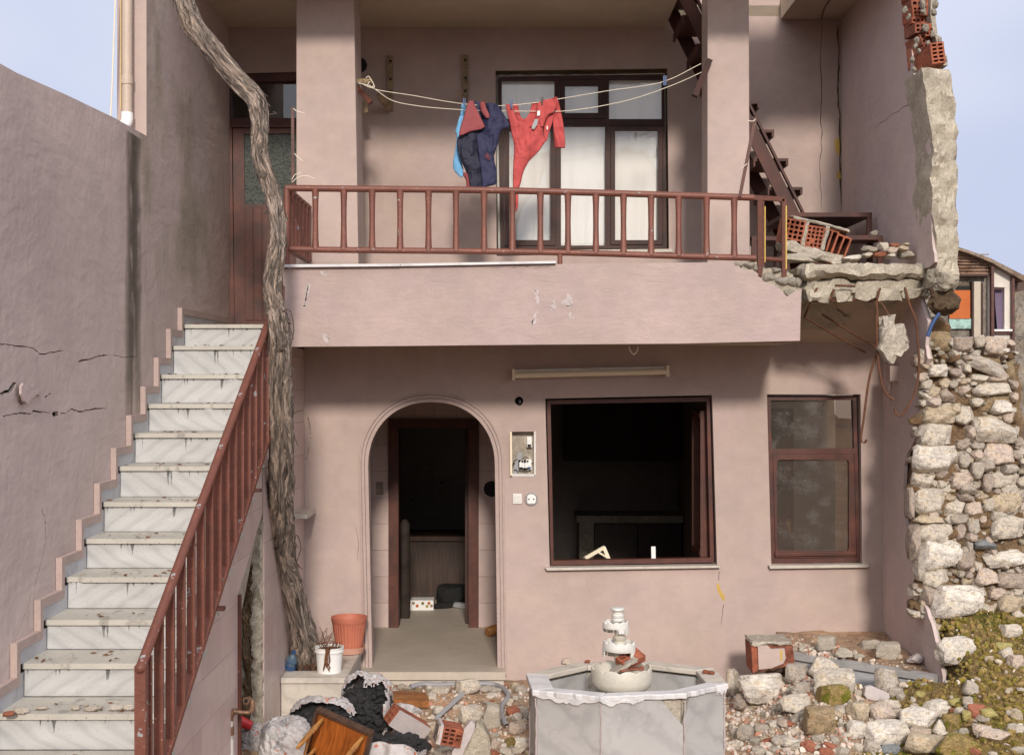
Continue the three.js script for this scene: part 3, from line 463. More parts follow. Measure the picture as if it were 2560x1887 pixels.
// balcony floor and soffit
part(house, 'balcony_floor', mg([bx(XS, 2.1, 2.9, 3.017, DB + .33, DU), bx(2.1, 3.03, 2.9, 3.017, 11.25, DU)]), 'cement');
part(house, 'landing_floor', bx(XL, XS, 2.86, 3.0, 10.8, DU), 'cement');
part(house, 'balcony_soffit', flatW([[XS, DB + .3], [wx(2000, DB), DB + .3], [wx(2000, DB), DW + .2], [XS, DW + .2]], 2.9, .04), 'ceiling');
// roof
const CE = 5.82;
part(house, 'roof_slab', mg([bx(XL - .2, 1.41, CE, CE + .16, 10.3, 12.85), bx(XL - .2, -1.45, CE + .002, CE + .158, 12.85, 15), bx(1.41, 3.25, CE + .1, CE + .2, 12.6, 12.85), bx(1.41, 2.47, CE + .02, CE + .16, 10.3, 10.9)]), 'ceiling');
part(house, 'roof_fascia', bx(XL - .2, 3.2, CE + .16, CE + .95, 10.3, 10.42), 'facade');
{
  const s = part(house, 'cracked_roof_slab', faceW([[2.47, CE + .07], [3.03, CE + .07], [3.03, CE + .26], [2.47, CE + .26]], 10.4, 2.19), 'ceiling', 'sagging end of the roof slab with a crack');
  part(s, 'crack_edge', tube([P(z3(930, 112), 12.58), P(z3(950, 70), 12.2), P(z3(985, 40), 11.9), P(z3(1010, 8), 11.7), P(z3(1040, -30), 11.4)].map(v => V3(v.x, CE + .069, v.z)), .008, 24, 5), 'earth');
}
// pillars
for (const [x0, x1, dd, dp, lab] of [[740, 884, 11.3, .48, 'left'], [1769, 1873, 11.3, .34, 'right']]) {
  const a = wx(x0, dd), b = wx(x1, dd), k = part(house, 'pillar', faceW([[a, 2.95], [b + (lab === 'left' ? .05 : 0.01), 2.95], [b, CE], [a, CE]], dd, dp, [], .008), 'pillar');
}
// upper door
{
  const d = DU + .03, f = part(house, 'balcony_door', mg([faceP([[561, 186], [815, 178], [815, 815], [570, 815]], d, .1, [[[577, 205], [800, 200], [800, 812], [585, 812]]]), bx(wx(577, d), wx(805, d), wy(318, d), wy(295, d), d - .005, d + .08)]), 'frame', 'tall brown door with a transom at the head of the marble stairs');
  part(f, 'transom_pane', faceP([[578, 206], [800, 200], [800, 296], [580, 296]], d + .05, .003), glass);
  const leaf = part(f, 'door_leaf', faceP([[581, 320], [802, 320], [802, 812], [586, 812]], d + .02, .045, [[z1b(1437, 790), z1b(1760, 785), z1b(1765, 1203), z1b(1442, 1205)]]), 'frame');
  part(leaf, 'pane', faceP([z1b(1430, 785), z1b(1770, 780), z1b(1770, 1206), z1b(1436, 1208)], d + .04, .004), obscure, 'pebbled obscure glass');
  for (const x of [1440, 1492, 1545, 1600, 1655]) part(leaf, 'plank', faceP([z1b(x + 2, 1225), z1b(x + 49, 1225), z1b(x + 53, 1890), z1b(x + 6, 1890)], d + .012, .01, [], .003), 'frame');
}
function z1b(x, y) { return zB(x, y); }
// upper window
{
  const d = DU + .06, o = [z2(1050, 452), z2(2032, 436), z2(2048, 1466), z2(1066, 1470)];
  const q = (a, b, c, e) => [z2(a, b), z2(c, b), z2(c, e), z2(a, e)];
  const f = part(house, 'window', faceP(o, d, .07, [q(1072, 470, 1384, 700), q(1412, 470, 1676, 700), q(1706, 465, 2020, 702), q(1085, 740, 1392, 1448), q(1422, 742, 1684, 1448), q(1712, 740, 2024, 1444)]), 'frameDark', 'wide brown balcony window with six lights and white curtains');
  part(f, 'sill', faceP([z2(1045, 1478), z2(2080, 1468), z2(2082, 1486), z2(1047, 1492)], DU - .03, .12), 'marbleOld');
  const sash = (a, b, c, e, t, lab) => { const s = part(f, 'sash', faceP(q(a, b, c, e), d - .014, .05, [q(a + t, b + t, c - t, e - t)]), 'frameDark'); return s; };
  sash(1414, 472, 1674, 698, 32); sash(1087, 742, 1390, 1446, 30); sash(1716, 742, 2022, 1442, 26);
  part(f, 'pane', faceP(q(1068, 466, 1388, 704), d + .03, .003), glass); part(f, 'pane', faceP(q(1440, 498, 1648, 674), d + .01, .003), glass); part(f, 'pane', faceP(q(1702, 462, 2024, 706), d + .03, .003), glass);
  part(f, 'pane', faceP(q(1112, 768, 1364, 1420), d + .01, .003), glass); part(f, 'pane', faceP(q(1418, 740, 1688, 1452), d + .03, .003), glass);
  part(f, 'pane', faceP([z2(1740, 760), z2(2000, 760), z2(2002, 1005), z2(1985, 1000), z2(1960, 935), z2(1915, 885), z2(1890, 880), z2(1880, 892), z2(1830, 868), z2(1780, 872), z2(1745, 905)], d + .01, .003), glass, 'jagged remains of a broken pane');
}
{
  const mkC = (rows, amp, lab) => one('curtain', rowCloth(rows, DU + .17, { th: .006, amp, fr: 5.5, slant: .15, cols: 60, sub: 3, seed: rows[0][1] }), sheer, lab, 'curtain');
  const r = (y, a, b) => { const u = z2(a, y), v = z2(b, y); return [u[1], u[0], v[0]]; };
  mkC([r(440, 1030, 1400), r(900, 1040, 1400), r(1480, 1050, 1398)], .02, 'white curtain behind the window lights nearest the drying clothes');
  mkC([r(440, 1395, 1700), r(900, 1400, 1700), r(1480, 1400, 1700)], .016, 'white curtain behind the middle lights of the balcony window');
  mkC([r(440, 1695, 2060), r(900, 1698, 2060), r(1480, 1700, 2060)], .012, 'white curtain showing through the broken pane of the balcony window');
}
// parapet beam
{
  const top = [[703, 668], [1000, 664], [1400, 660], [1829, 655]];
  const brk = jag([[1829, 655], z6(455, 166), z6(540, 186), z6(585, 240), z6(690, 290), z6(722, 330), z6(770, 305), z6(812, 282)], 6, 4, 5);
  const pink = [...top.slice(0, 3), ...brk, [2003, 760], [2001, 852], [1700, 859], [1300, 862], [900, 866], [724, 867], [712, 760]];
  const pcr = [[jag([z5(1240, 50), z5(1350, 46), z5(1420, 38), z5(1520, 46), z5(1600, 38)], 4, 5, 71), .004], [jag([z5(440, 330), z5(560, 290), z5(740, 240)], 3, 6, 72), .0012], [jag([z6(330, 300), z6(420, 380), z6(440, 470)], 5, 5, 73), .0015], [jag([z6(640, 350), z6(690, 430), z6(640, 500)], 5, 5, 74), .002]].map(([a, w]) => strip(W(a, DB), w));
  const p = part(house, 'balcony_parapet', faceW(wpx(pink, DB), DB, .03, pcr, .002), 'parapet', 'pink plastered balcony parapet with a shattered end');
  part(p, 'concrete_core', faceP([[705, 670], [1830, 658], ...jag([z6(420, 132), z6(550, 128), z6(600, 168), z6(690, 178), z6(765, 205), z6(775, 262), z6(815, 285)], 7, 4, 9), [2000, 850], [726, 864]], DB + .032, .3), 'concrete');
  part(p, 'coping', mg([faceP([[699, 668], [1000, 665], [1000, 659], [699, 661]], DB - .04, .36), faceP([[1001, 665], [1390, 658], [1390, 652], [1001, 659]], DB - .035, .36)]), 'marble', 'thin white marble coping');
  const lumps = [[430, 150, 60, 30], [500, 150, 70, 30], [560, 165, 60, 40], [620, 215, 70, 60], [700, 235, 80, 60], [760, 250, 60, 60], [660, 180, 60, 30], [740, 310, 60, 40], [790, 250, 40, 50]];
  const gg = lumps.map(([x, y, w, h], i) => { const g = rockGeo(200 + i, 3, 12, .2, .6, .95), c = P(z6(x, y), DB + .04); g.scale(w / 2.36 / F * DB * .62, h / 2.36 / F * DB * .62, .05); g.translate(c.x, c.y, c.z); return g; });
  part(p, 'broken_concrete', mg(gg), 'cement');
  const wht = [[[230, 85], [250, 66], [278, 82], [262, 90]], [[245, 435], [275, 445], [305, 468], [268, 488], [255, 460]], [[1508, 168], [1525, 185], [1518, 262], [1508, 255]], [[1660, 255], [1700, 190], [1722, 215], [1726, 275], [1690, 268]], [[1485, 370], [1515, 305], [1520, 318], [1498, 375]], [[140, 275], [148, 180], [178, 128], [160, 200], [148, 275]], [[1705, 345], [1720, 300], [1735, 346]], [[1590, 285], [1612, 240], [1628, 262], [1618, 290]]];
  wht.forEach((a, i) => part(p, 'white_scuff', faceP(jag([...a, a[0]].map(q => z5(...q)), 9, 7, 40 + i).slice(0, -1), DB - .0006, .002), 'plasterChip'));
}
// broken slab end of the balcony
const slabEnd = thing('broken_slab_end', 'shattered concrete end of the balcony slab with bare reinforcement', 'concrete slab', V3(2.6, 3.2, -10.5));
{
  const rb = (x0, y0, x1, y1, d, dep, seed, amp, m, nm) => { const a = P(z6(x0, y0), d), b = P(z6(x1, y1), d); const g = roughBox(b.x - a.x, a.y - b.y, dep, .035, amp, 9, seed, .25); g.translate((a.x + b.x) / 2, (a.y + b.y) / 2, -d - dep / 2); return part(slabEnd, nm, g, m); };
  rb(800, 135, 1615, 225, 10.02, 1.0, 3, .035, 'concrete', 'upper_layer');
  rb(815, 218, 1600, 330, 10.1, 1.0, 5, .045, 'concrete', 'lower_layer');
  for (const [x0, x1, y1, s] of [[830, 1000, 350, 1], [1010, 1130, 342, 2], [1140, 1250, 340, 3], [1270, 1400, 345, 4], [1410, 1590, 330, 5]]) rb(x0, 285, x1, y1 + 10, 10.06, .3, 10 + s, .04, 'concrete', 'broken_lump');
  const A = P(z6(820, 345), 10.25), B = P(z6(1530, 320), 10.25), yb = 2.875;
  const g = new THREE.BufferGeometry(), pos = [], idx = [], n = 12;
  for (let j = 0; j <= n; j++) for (let i = 0; i <= n; i++) { const t = j / n, X = lerp(A.x - .05, 3.03, i / n); pos.push(X, lerp(lerp(A.y, B.y, i / n) + .02, yb, Math.pow(t, .8)), -lerp(10.25, 11.22, t)); }
  for (let j = 0; j < n; j++) for (let i = 0; i < n; i++) { const a = j * (n + 1) + i; idx.push(a, a + 1, a + n + 1, a + 1, a + n + 2, a + n + 1); }
  g.setAttribute('position', new THREE.Float32BufferAttribute(pos, 3)); g.setIndex(idx); g.computeVertexNormals(); part(slabEnd, 'soffit_plaster', g, 'ceiling');
  const patch = jag([z6(812, 400), z6(860, 350), z6(1000, 360), z6(1045, 420), z6(1098, 460), z6(1060, 512), z6(960, 525), z6(815, 520), z6(812, 400)], 14, 3, 4).slice(0, -1);
  const onS = q => { let best = null; for (let d = 10.2; d < 11.25; d += .01) { const t = (d - 10.25) / .97, y = lerp(A.y + .02, yb, Math.pow(Math.max(0, t), .8)); const Y = wy(q[1], d); if (best === null || Math.abs(Y - y) < best[0]) best = [Math.abs(Y - y), d, y]; } return V3(wx(q[0], best[1]), best[2] - .006, -best[1]); };
  const mkPatch = pp => { const v = pp.map(onS), s = THREE.ShapeUtils.triangulateShape(v.map(a => new THREE.Vector2(a.x, a.z)), []); const q = new THREE.BufferGeometry(); q.setAttribute('position', new THREE.Float32BufferAttribute(v.flatMap(a => a.toArray()), 3)); q.setIndex(s.flat()); q.computeVertexNormals(); return q; };
  part(slabEnd, 'bare_patch', mkPatch(patch), 'concrete');
  part(slabEnd, 'bare_patch', mkPatch(jag([z6(1190, 380), z6(1250, 360), z6(1350, 365), z6(1365, 385), z6(1290, 405), z6(1215, 400), z6(1190, 380)], 10, 3, 6).slice(0, -1)), 'concrete');
  const bars = [[[905, 282, 10.1], [870, 360, 10.1], [832, 452, 10.3]], [[832, 455, 10.3], [1010, 560, 10.5], [1190, 662, 10.6]], [[935, 437, 10.35], [1100, 540, 10.45], [1255, 632, 10.5]], [[870, 362, 10.1], [1050, 358, 10.1], [1235, 352, 10.1], [1290, 380, 10.05], [1332, 452, 10.0]], [[1250, 308, 10.1], [1262, 450, 10.05], [1262, 640, 10.05], [1215, 810, 10.05], [1180, 1060, 10.05], [1166, 1185, 10.05], [1178, 1203, 10.05], [1198, 1178, 10.05]], [[1256, 440, 10.02], [1264, 680, 10.0], [1285, 830, 10.0], [1315, 910, 10.0], [1358, 942, 10.0]], [[1425, 280, 10.08], [1455, 390, 10.0], [1490, 480, 9.98], [1500, 600, 9.98], [1508, 720, 9.98], [1490, 880, 9.98], [1440, 985, 9.98], [1400, 1038, 9.98], [1375, 1030, 9.98], [1366, 998, 9.98]], [[1005, 290, 10.06], [985, 345, 10.06], [978, 352, 10.06]], [[1278, 285, 10.05], [1262, 330, 10.05], [1258, 345, 10.05]], [[1010, 268, 10.03], [1080, 270, 10.03], [1130, 272, 10.03]]];
  bars.forEach((b, i) => part(slabEnd, 'reinforcement_bar', tube(b.map(([x, y, d]) => P(z6(x, y), d)), i === 3 ? .007 : .009, 40, 7), 'rust'));
  const ch = part(slabEnd, 'hanging_lump', (() => { const a = faceP(jag([z6(1320, 456), z6(1345, 455), z6(1375, 500), z6(1425, 495), z6(1440, 560), z6(1462, 600), z6(1455, 635), z6(1405, 690), z6(1345, 738), z6(1310, 700), z6(1275, 640), z6(1285, 560), z6(1320, 456)], 8, 3, 2).slice(0, -1), 9.92, .14, [], .03); const p = a.attributes.position; for (let i = 0; i < p.count; i++) p.setXYZ(i, p.getX(i) + fb3(p.getX(i) * 20, p.getY(i) * 20, 2, 3) * .02, p.getY(i) + fb3(p.getX(i) * 20, p.getY(i) * 20, 5, 3) * .02, p.getZ(i) + fb3(p.getX(i) * 18, p.getY(i) * 18, 8, 3) * .04); return toCreasedNormals(a, .5); })(), 'cement', 'lump of concrete caught on the bent bars');
}

// ================= broken side wall (right) =================
const sideWall = thing('broken_side_wall', 'pink plastered side wall torn off to show bricks and a concrete column', 'wall', V3(3.1, .4, -10.5));
{
  const edge = [z3(1410, -40), z3(1415, 0), z3(1440, 150), z3(1465, 300), z3(1480, 500), z3(1500, 562), z3(1550, 622), z3(1560, 720), z3(1575, 900), z3(1562, 1000), z3(1557, 1080), z3(1575, 1200), z3(1585, 1430), z3(1600, 1545)].map(q => onX(q, XR));
  const je = jag(edge, .03, 3, 12);
  const crk = jag([z3(1490, 595), z3(1400, 640), z3(1330, 690), z3(1240, 760)], 5, 4, 5).map(q => onX(q, XR));
  part(sideWall, 'upper_plaster', sideW([[DU - .01, 3.4], [DU - .01, 7], [10.8, 7], ...je, [9.95, 3.4]], XR + .02, .02, [strip(crk, .0035)]), 'sidewall');
  part(sideWall, 'upper_brickwork', sideW([[DU - .01, 3.42], [DU - .01, 7], [10.95, 7], ...edge.map(([d, y]) => [d + .22, y]), [10.2, 3.42]], XR + .19, .165), 'brick2');
  // concrete column at the torn front edge
  const cpts = [[z3(1520, 400), z3(1690, 390)], [z3(1560, 620), z3(1728, 600)], [z3(1590, 900), z3(1735, 900)], [z3(1575, 1060), z3(1740, 1060)], [z3(1590, 1300), z3(1740, 1300)], [z3(1610, 1500), z3(1742, 1500)], [z3(1600, 1640), z3(1742, 1660)], [z3(1600, 1690), z3(1735, 1690)]].map(([a, b]) => [P(a, 9.86), P(b, 9.86)]);
  const n = 44, pos = [], idx = [], ring = 28;
  for (let j = 0; j <= n; j++) { const t = j / n * (cpts.length - 1), k = Math.min(cpts.length - 2, Math.floor(t)), f = t - k; const a = cpts[k][0].clone().lerp(cpts[k + 1][0], f), b = cpts[k][1].clone().lerp(cpts[k + 1][1], f); for (let i = 0; i <= ring; i++) { const s = i / ring; let x, z; if (s < .25) { x = a.x; z = -10.28 + s / .25 * .42; } else if (s < .6) { x = lerp(a.x, b.x, (s - .25) / .35); z = -9.86; } else if (s < .85) { x = b.x; z = -9.86 - (s - .6) / .25 * .42; } else { x = lerp(b.x, a.x, (s - .85) / .15); z = -10.28; } const nn = fb3(x * 7, a.y * 7, z * 7, 4); pos.push(x + fb3(x * 8, a.y * 8, z * 8 + 5, 3) * .035, a.y + nn * .03, z + nn * .10 + fb3(x * 22, a.y * 22, 3, 2) * .03); } }
  for (let j = 0; j < n; j++) for (let i = 0; i < ring; i++) { const a = j * (ring + 1) + i; idx.push(a, a + 1, a + ring + 1, a + 1, a + ring + 2, a + ring + 1); }
  const top = pos.length / 3; pos.push(cpts[0][0].x + .09, cpts[0][0].y + .02, -10.05); for (let i = 0; i < ring; i++) idx.push(top, i + 1, i); const bo = top + 1, L = cpts.length - 1; pos.push(cpts[L][0].x + .09, cpts[L][0].y, -10.05); for (let i = 0; i < ring; i++) idx.push(bo, n * (ring + 1) + i, n * (ring + 1) + i + 1);
  let g = new THREE.BufferGeometry(); g.setAttribute('position', new THREE.Float32BufferAttribute(pos, 3)); g.setIndex(idx); g = toCreasedNormals(g.toNonIndexed(), .5);
  part(sideWall, 'concrete_column', g, 'concrete', 'rough pitted concrete column at the torn edge');
  const lump = rockGeo(301, 7, 14, .5, .6, .95), lc = P([2362, 752], 9.95); lump.scale(.13, .13, .16); lump.translate(lc.x, lc.y, lc.z); part(sideWall, 'clinging_mortar', lump, 'earth');
  const l2g = rockGeo(302, 6, 12, .4, .6, .95), lc2 = P([2352, 700], 9.9); l2g.scale(.12, .09, .16); l2g.translate(lc2.x, lc2.y, lc2.z); part(sideWall, 'clinging_mortar', l2g, 'concrete');
  // hollow bricks at the torn top
  const br = (cx, cy, w, h, dd, nx, ny, rz, ry, s, brk = 0, m = 'brick') => { const c = P(zT(cx, cy), dd), sc = dd / F / 5.508; const q = hollowBrick(w * sc, h * sc, .2, nx, ny, s, brk); q.rotateY(ry); q.rotateZ(rz); q.translate(c.x, c.y, c.z - .06); part(sideWall, 'hollow_brick', q, m); };
  br(680, 740, 185, 290, 10.05, 2, 5, .12, -.05, 1); br(555, 800, 130, 230, 10.15, 2, 3, .12, .25, 2, .2);
  br(400, 190, 200, 180, 10.35, 3, 3, .05, .1, 3, .1); br(560, 120, 170, 220, 10.3, 2, 3, -.05, -.2, 4, .15); br(430, 290, 240, 90, 10.35, 4, 1, .0, 0, 5); br(440, 400, 220, 140, 10.3, 3, 2, .05, .12, 6, .15, 'brick2'); br(590, 420, 120, 170, 10.25, 2, 3, .1, -.2, 7, .1);
  br(420, 30, 250, 150, 10.38, 3, 2, 0, .05, 8, .1, 'brick2'); br(560, -90, 240, 200, 10.35, 3, 3, 0, 0, 9); br(370, -110, 200, 200, 10.4, 3, 3, 0, 0, 10);
  br(450, 560, 150, 150, 10.3, 2, 2, .3, .3, 11, .2, 'brick2'); br(460, 760, 100, 300, 10.3, 1, 4, .1, .4, 12, .3, 'brick2');
  const mo = [[480, 60, 60], [495, 160, 55], [520, 390, 60], [400, 560, 50], [380, 640, 45], [430, 700, 40], [640, 170, 50], [650, 60, 60], [240, 130, 50], [290, 230, 45], [620, 470, 50], [720, 560, 40], [760, 700, 45], [790, 820, 45], [340, 820, 45], [370, 950, 45], [560, 590, 45]];
  part(sideWall, 'mortar_lump', mg(mo.map(([x, y, s], i) => { const r = rockGeo(320 + i, 3, 9, .3), c = P(zT(x, y), 10.2), q = s / 5.508 / F * 10.2; r.scale(q * .8, q * 1.1, q * 1.1); r.translate(c.x, c.y, c.z); return r; })), 'cement');
  const back = P(zT(500, 400), 10.5); part(sideWall, 'outer_render', (() => { const a = [zT(600, -40), zT(655, 0), zT(660, 220), zT(690, 480), zT(740, 510), zT(760, 680), zT(820, 780), zT(830, 900), zT(770, 900), zT(690, 600), zT(620, 400), zT(590, 200)]; return faceP(a, 10.2, .16); })(), 'cement');
  // lower plaster
  const le = [z6(1510, 330), z6(1560, 480), z6(1545, 620), z6(1560, 700), z6(1525, 800), z6(1505, 1060), z6(1480, 1180), z6(1440, 1250), z6(1420, 1330), z6(1412, 1480), z6(1425, 1640), [2272, 1330], [2280, 1400], [2290, 1470], [2310, 1510], [2330, 1560], [2345, 1620], [2358, 1690]].map(q => onX(q, XR));
  part(sideWall, 'lower_plaster', sideW([[DW - .002, -.2], [DW - .002, 3.35], [10.25, 3.35], ...jag(le, .025, 3, 17), [9.6, -.2]], XR + .025, .025), 'sidewall');
  part(sideWall, 'plaster_backing', sideW([[DW + .2, -.2], [DW + .2, 2.9], [10.4, 3.0], ...le.map(([d, y]) => [d + .05, y]), [9.75, -.2]], XR + .05, .024), 'cement');
  const cable = [z6(1558, 568), z6(1580, 510), z6(1600, 470), z6(1628, 432)].map(q => P(q, 9.85)); one('blue_cable', tube(cable, .014, 16), 'blue', 'short length of blue cable sticking out of the stone wall top', 'cable');
  const jb = P(z6(1345, 788), 10.8); one('junction_box', mg([bx(2.96, 3.03, jb.y - .06, jb.y + .06, 10.72, 10.84), tube([V3(2.98, jb.y - .06, -10.78), V3(2.96, jb.y - .16, -10.76), V3(2.99, jb.y - .2, -10.77)], .006), tube([V3(2.99, jb.y - .06, -10.8), V3(2.99, jb.y - .14, -10.8), V3(2.97, jb.y - .25, -10.8)], .006)]), 'facade', 'small junction box with loose wires on the side wall', 'junction box');
}

// ================= stone wall =================
const rockVar = []; for (let i = 0; i < 12; i++) rockVar.push(rockGeo(11 + i, 8, 8 + (i % 4) * 2, .07 + (i % 3) * .03, .62, .92, .76));
const rockSmall = []; for (let i = 0; i < 10; i++) rockSmall.push(rockGeo(61 + i, 3, 7 + (i % 3) * 2, .08, .58, .9, .76));
const slabVar = []; for (let i = 0; i < 4; i++) { slabVar.push(rockGeo(91 + i, 5, 7, .15, .5, .8)); }
const stoneWall = thing('stone_wall', 'broken end of a thick rubble stone wall packed with earth', 'wall', V3(3.4, .4, -10.2));
{
  const core = roughBox(.70, 2.15, 1.3, .07, .06, 5, 4, .1); core.translate(3.42, 1.68, -10.735); part(stoneWall, 'earth_core', core, 'earth');
  const base = roughBox(1.1, 1.2, 1.2, .08, .06, 5, 6, .1); base.translate(3.75, .45, -10.70); part(stoneWall, 'earth_core', base, 'earth');
  const list = [[sA, 320, 60, 540, 215, 'earth'], [sA, 330, 215, 590, 400, 'rockBrown'], [sA, 340, 370, 580, 560, 'earth'], [sA, 590, 265, 790, 420, 'rockMauve'], [sA, 810, 250, 908, 370, 'rockPale'], [sA, 900, 248, 1105, 430, 'rockPink'], [sA, 790, 380, 1090, 570, 'rockBrown'], [sA, 690, 450, 770, 502, 'rockPink'], [sA, 322, 548, 518, 665, 'rockWhite'], [sA, 540, 580, 668, 668, 'rockMauve'], [sA, 680, 540, 778, 630, 'rockPale'], [sA, 750, 505, 1145, 640, 'rockGrey', -.33], [sA, 768, 645, 945, 735, 'rockPale'], [sA, 930, 640, 1145, 725, 'rockPink'], [sA, 800, 715, 1190, 875, 'rockPale'], [sA, 530, 715, 628, 785, 'rockGrey'], [sA, 570, 785, 695, 885, 'rockBrown'], [sA, 300, 660, 440, 760, 'rockBrown'], [sA, 430, 680, 560, 800, 'rockTan'], [sA, 300, 760, 450, 880, 'rockTan'], [sA, 440, 800, 590, 930, 'rockMauve'], [sA, 310, 880, 450, 985, 'rockPink'], [sA, 580, 860, 760, 990, 'earth'], [sA, 780, 860, 1195, 1060, 'rockBrown'], [sA, 980, 915, 1200, 1060, 'rockWhite'], [sA, 765, 893, 890, 975, 'rockPale'], [sA, 535, 945, 655, 1055, 'rockTan'], [sA, 597, 985, 820, 1172, 'rockPale'], [sA, 265, 975, 595, 1145, 'rockTan'], [sA, 225, 1125, 545, 1385, 'rockPale'], [sA, 805, 1095, 1205, 1350, 'rockPale'], [sA, 715, 1165, 805, 1315, 'rockPink'], [sA, 355, 1365, 490, 1432, 'rockWhite'], [sA, 180, 1385, 592, 1650, 'rockWhite'], [sA, 885, 1340, 1212, 1605, 'rockPink'], [sA, 635, 1475, 765, 1605, 'rockGrey'], [sA, 765, 1415, 885, 1535, 'rockPink'], [sA, 855, 1515, 995, 1645, 'rockGrey'], [sA, 600, 1320, 760, 1420, 'rockMauve'], [sA, 760, 1340, 900, 1420, 'rockGrey'], [sA, 900, 1060, 1060, 1130, 'rockTan'], [sA, 1060, 480, 1240, 700, 'rockBrown'],
    [sB, 165, 110, 388, 295, 'rockPale'], [sB, 185, 298, 488, 570, 'rockPale'], [sB, 185, 568, 500, 655, 'rockTan'], [sB, 220, 628, 535, 840, 'rockPale'], [sB, 220, 835, 625, 1110, 'rockWhite'], [sB, 260, 1060, 560, 1330, 'rockPale'], [sB, 555, 128, 780, 295, 'rockPink'], [sB, 862, 105, 1232, 285, 'rockPale'], [sB, 655, 243, 815, 352, 'rockGrey'], [sB, 635, 330, 795, 415, 'rockMauve'], [sB, 495, 378, 700, 605, 'rockPale'], [sB, 545, 560, 735, 660, 'rockGrey'], [sB, 700, 400, 880, 585, 'rockPink'], [sB, 950, 315, 1252, 530, 'rockTan'], [sB, 1080, 45, 1230, 135, 'rockGrey'], [sB, 735, 615, 880, 775, 'rockGrey'], [sB, 585, 640, 720, 825, 'rockMauve'], [sB, 945, 560, 1288, 810, 'rockPale'], [sB, 805, 825, 1015, 915, 'rockBlue'], [sB, 925, 940, 1330, 1085, 'rockWhite', .15], [sB, 775, 895, 935, 1085, 'rockBrown'], [sB, 620, 950, 800, 1130, 'rockMauve'], [sB, 815, 1125, 1050, 1300, 'rockPink'], [sB, 1030, 1145, 1330, 1310, 'rockMauve'], [sB, 355, 1300, 835, 1600, 'rockWhite'], [sB, 745, 1315, 950, 1415, 'rockWhite'], [sB, 945, 1315, 1115, 1430, 'rockPink'], [sB, 1035, 1385, 1275, 1565, 'rockTan'], [sB, 1185, 1550, 1330, 1650, 'rockPale'], [sB, 845, 1415, 915, 1515, 'rockBrown'], [sB, 715, 735, 825, 835, 'rockPink'], [sB, 705, 795, 785, 965, 'rockGrey'], [sB, 900, 400, 1000, 530, 'rockPale'], [sB, 770, 30, 900, 190, 'rockGrey'], [sB, 940, 520, 1110, 620, 'rockGrey'], [sB, 400, 1160, 680, 1300, 'earth'], [sB, 1000, 790, 1330, 940, 'rockBrown'], [sB, 560, 830, 720, 960, 'rockBrown'], [sB, 110, 300, 190, 620, 'rockMauve'], [sB, 130, 640, 240, 1000, 'rockMauve'], [sB, 180, 1000, 290, 1250, 'rockGrey'], [sB, 260, 1250, 400, 1480, 'rockMauve'], [sB, 300, 1450, 420, 1640, 'rockBrown'], [sB, 880, 150, 1000, 330, 'rockMauve']];
  const occ = [];
  list.forEach(([zf, x0, y0, x1, y1, m, rz = 0], i) => {
    const a = zf(x0, y0), b = zf(x1, y1), earthy = m === 'earth' || m === 'rockBrown', d = 9.98 + (earthy ? .1 : 0) + h2(i, 1, 3) * .06, c = P([(a[0] + b[0]) / 2, (a[1] + b[1]) / 2], d + .08), w = (b[0] - a[0]) / F * d / 2, h = (b[1] - a[1]) / F * d / 2;
    occ.push([a[0], a[1], b[0], b[1]]);
    const o = part(stoneWall, 'stone', (w > .05 ? rockVar : rockSmall)[i % 10], m === 'earth' ? 'rockEarth' : m); o.position.add(c); o.scale.set(w * 1.18, h * 1.2, Math.max(.1, (w + h) * .55)); o.rotation.z = rz + (h2(i, 2, 3) - .5) * .1;
  });
  seedRng(4242);
  let k = 0, fm = ['rockTan', 'rockGrey', 'rockPale', 'rockMauve', 'rockPink', 'rockPale', 'earth'];
  for (let t = 0; t < 4000 && k < 300; t++) {
    const x = rr(2282, 2560), y = rr(850, 1540), s = rr(6, 16); if (x < 2282 + 0) continue;
    if (x > 2535 && y < 1080) continue; if (x < 2300 && y < 1050) continue; if (Math.hypot(x - 2390, (y - 1078)) < 30) continue;
    if (occ.some(o => x > o[0] + 2 && x < o[2] - 2 && y > o[1] + 2 && y < o[3] - 2)) continue;
    occ.push([x - s * .6, y - s * .5, x + s * .6, y + s * .5]);
    const d = 10.1 + rr(0, .05), c = P([x, y], d), o = part(stoneWall, 'stone', rockSmall[k % 10], fm[k % 7] === 'earth' ? 'rockEarth' : fm[k % 7]); o.position.add(c); o.scale.set(s * rr(.9, 1.4) / F * d, s * rr(.7, 1.1) / F * d, .09); o.rotation.z = rr(-.6, .6); k++;
  }
  const cr = []; for (let i = 0; i < 700; i++) { const x = rr(2285, 2556), y = rr(860, 1540); if (x > 2530 && y < 1080 || x < 2300 && y < 1050 || Math.hypot(x - 2390, y - 1078) < 26) continue; const d = 10.06 + rr(0, .07), c = P([x, y], d), g = rockSmall[i % 10].clone(), s = rr(.006, .02); g.rotateX(rr(0, 6)); g.scale(s * rr(.8, 1.6), s, s); g.translate(c.x, c.y, c.z); cr.push(g); }
  const crumbs = part(stoneWall, 'mortar_crumbs', mg(cr), 'concrete'); crumbs.userData.kind = 'stuff';
  // outer render strip on the far face of the wall
  one('ruined_wall', (() => { const g = roughBox(1.4, 2.0, .5, .1, .1, 3, 9, .1); g.translate(4.75, 1.0, -11.6); return g; })(), 'stoneFar', 'darker rubble wall stub behind the broken stone wall', 'wall');
}

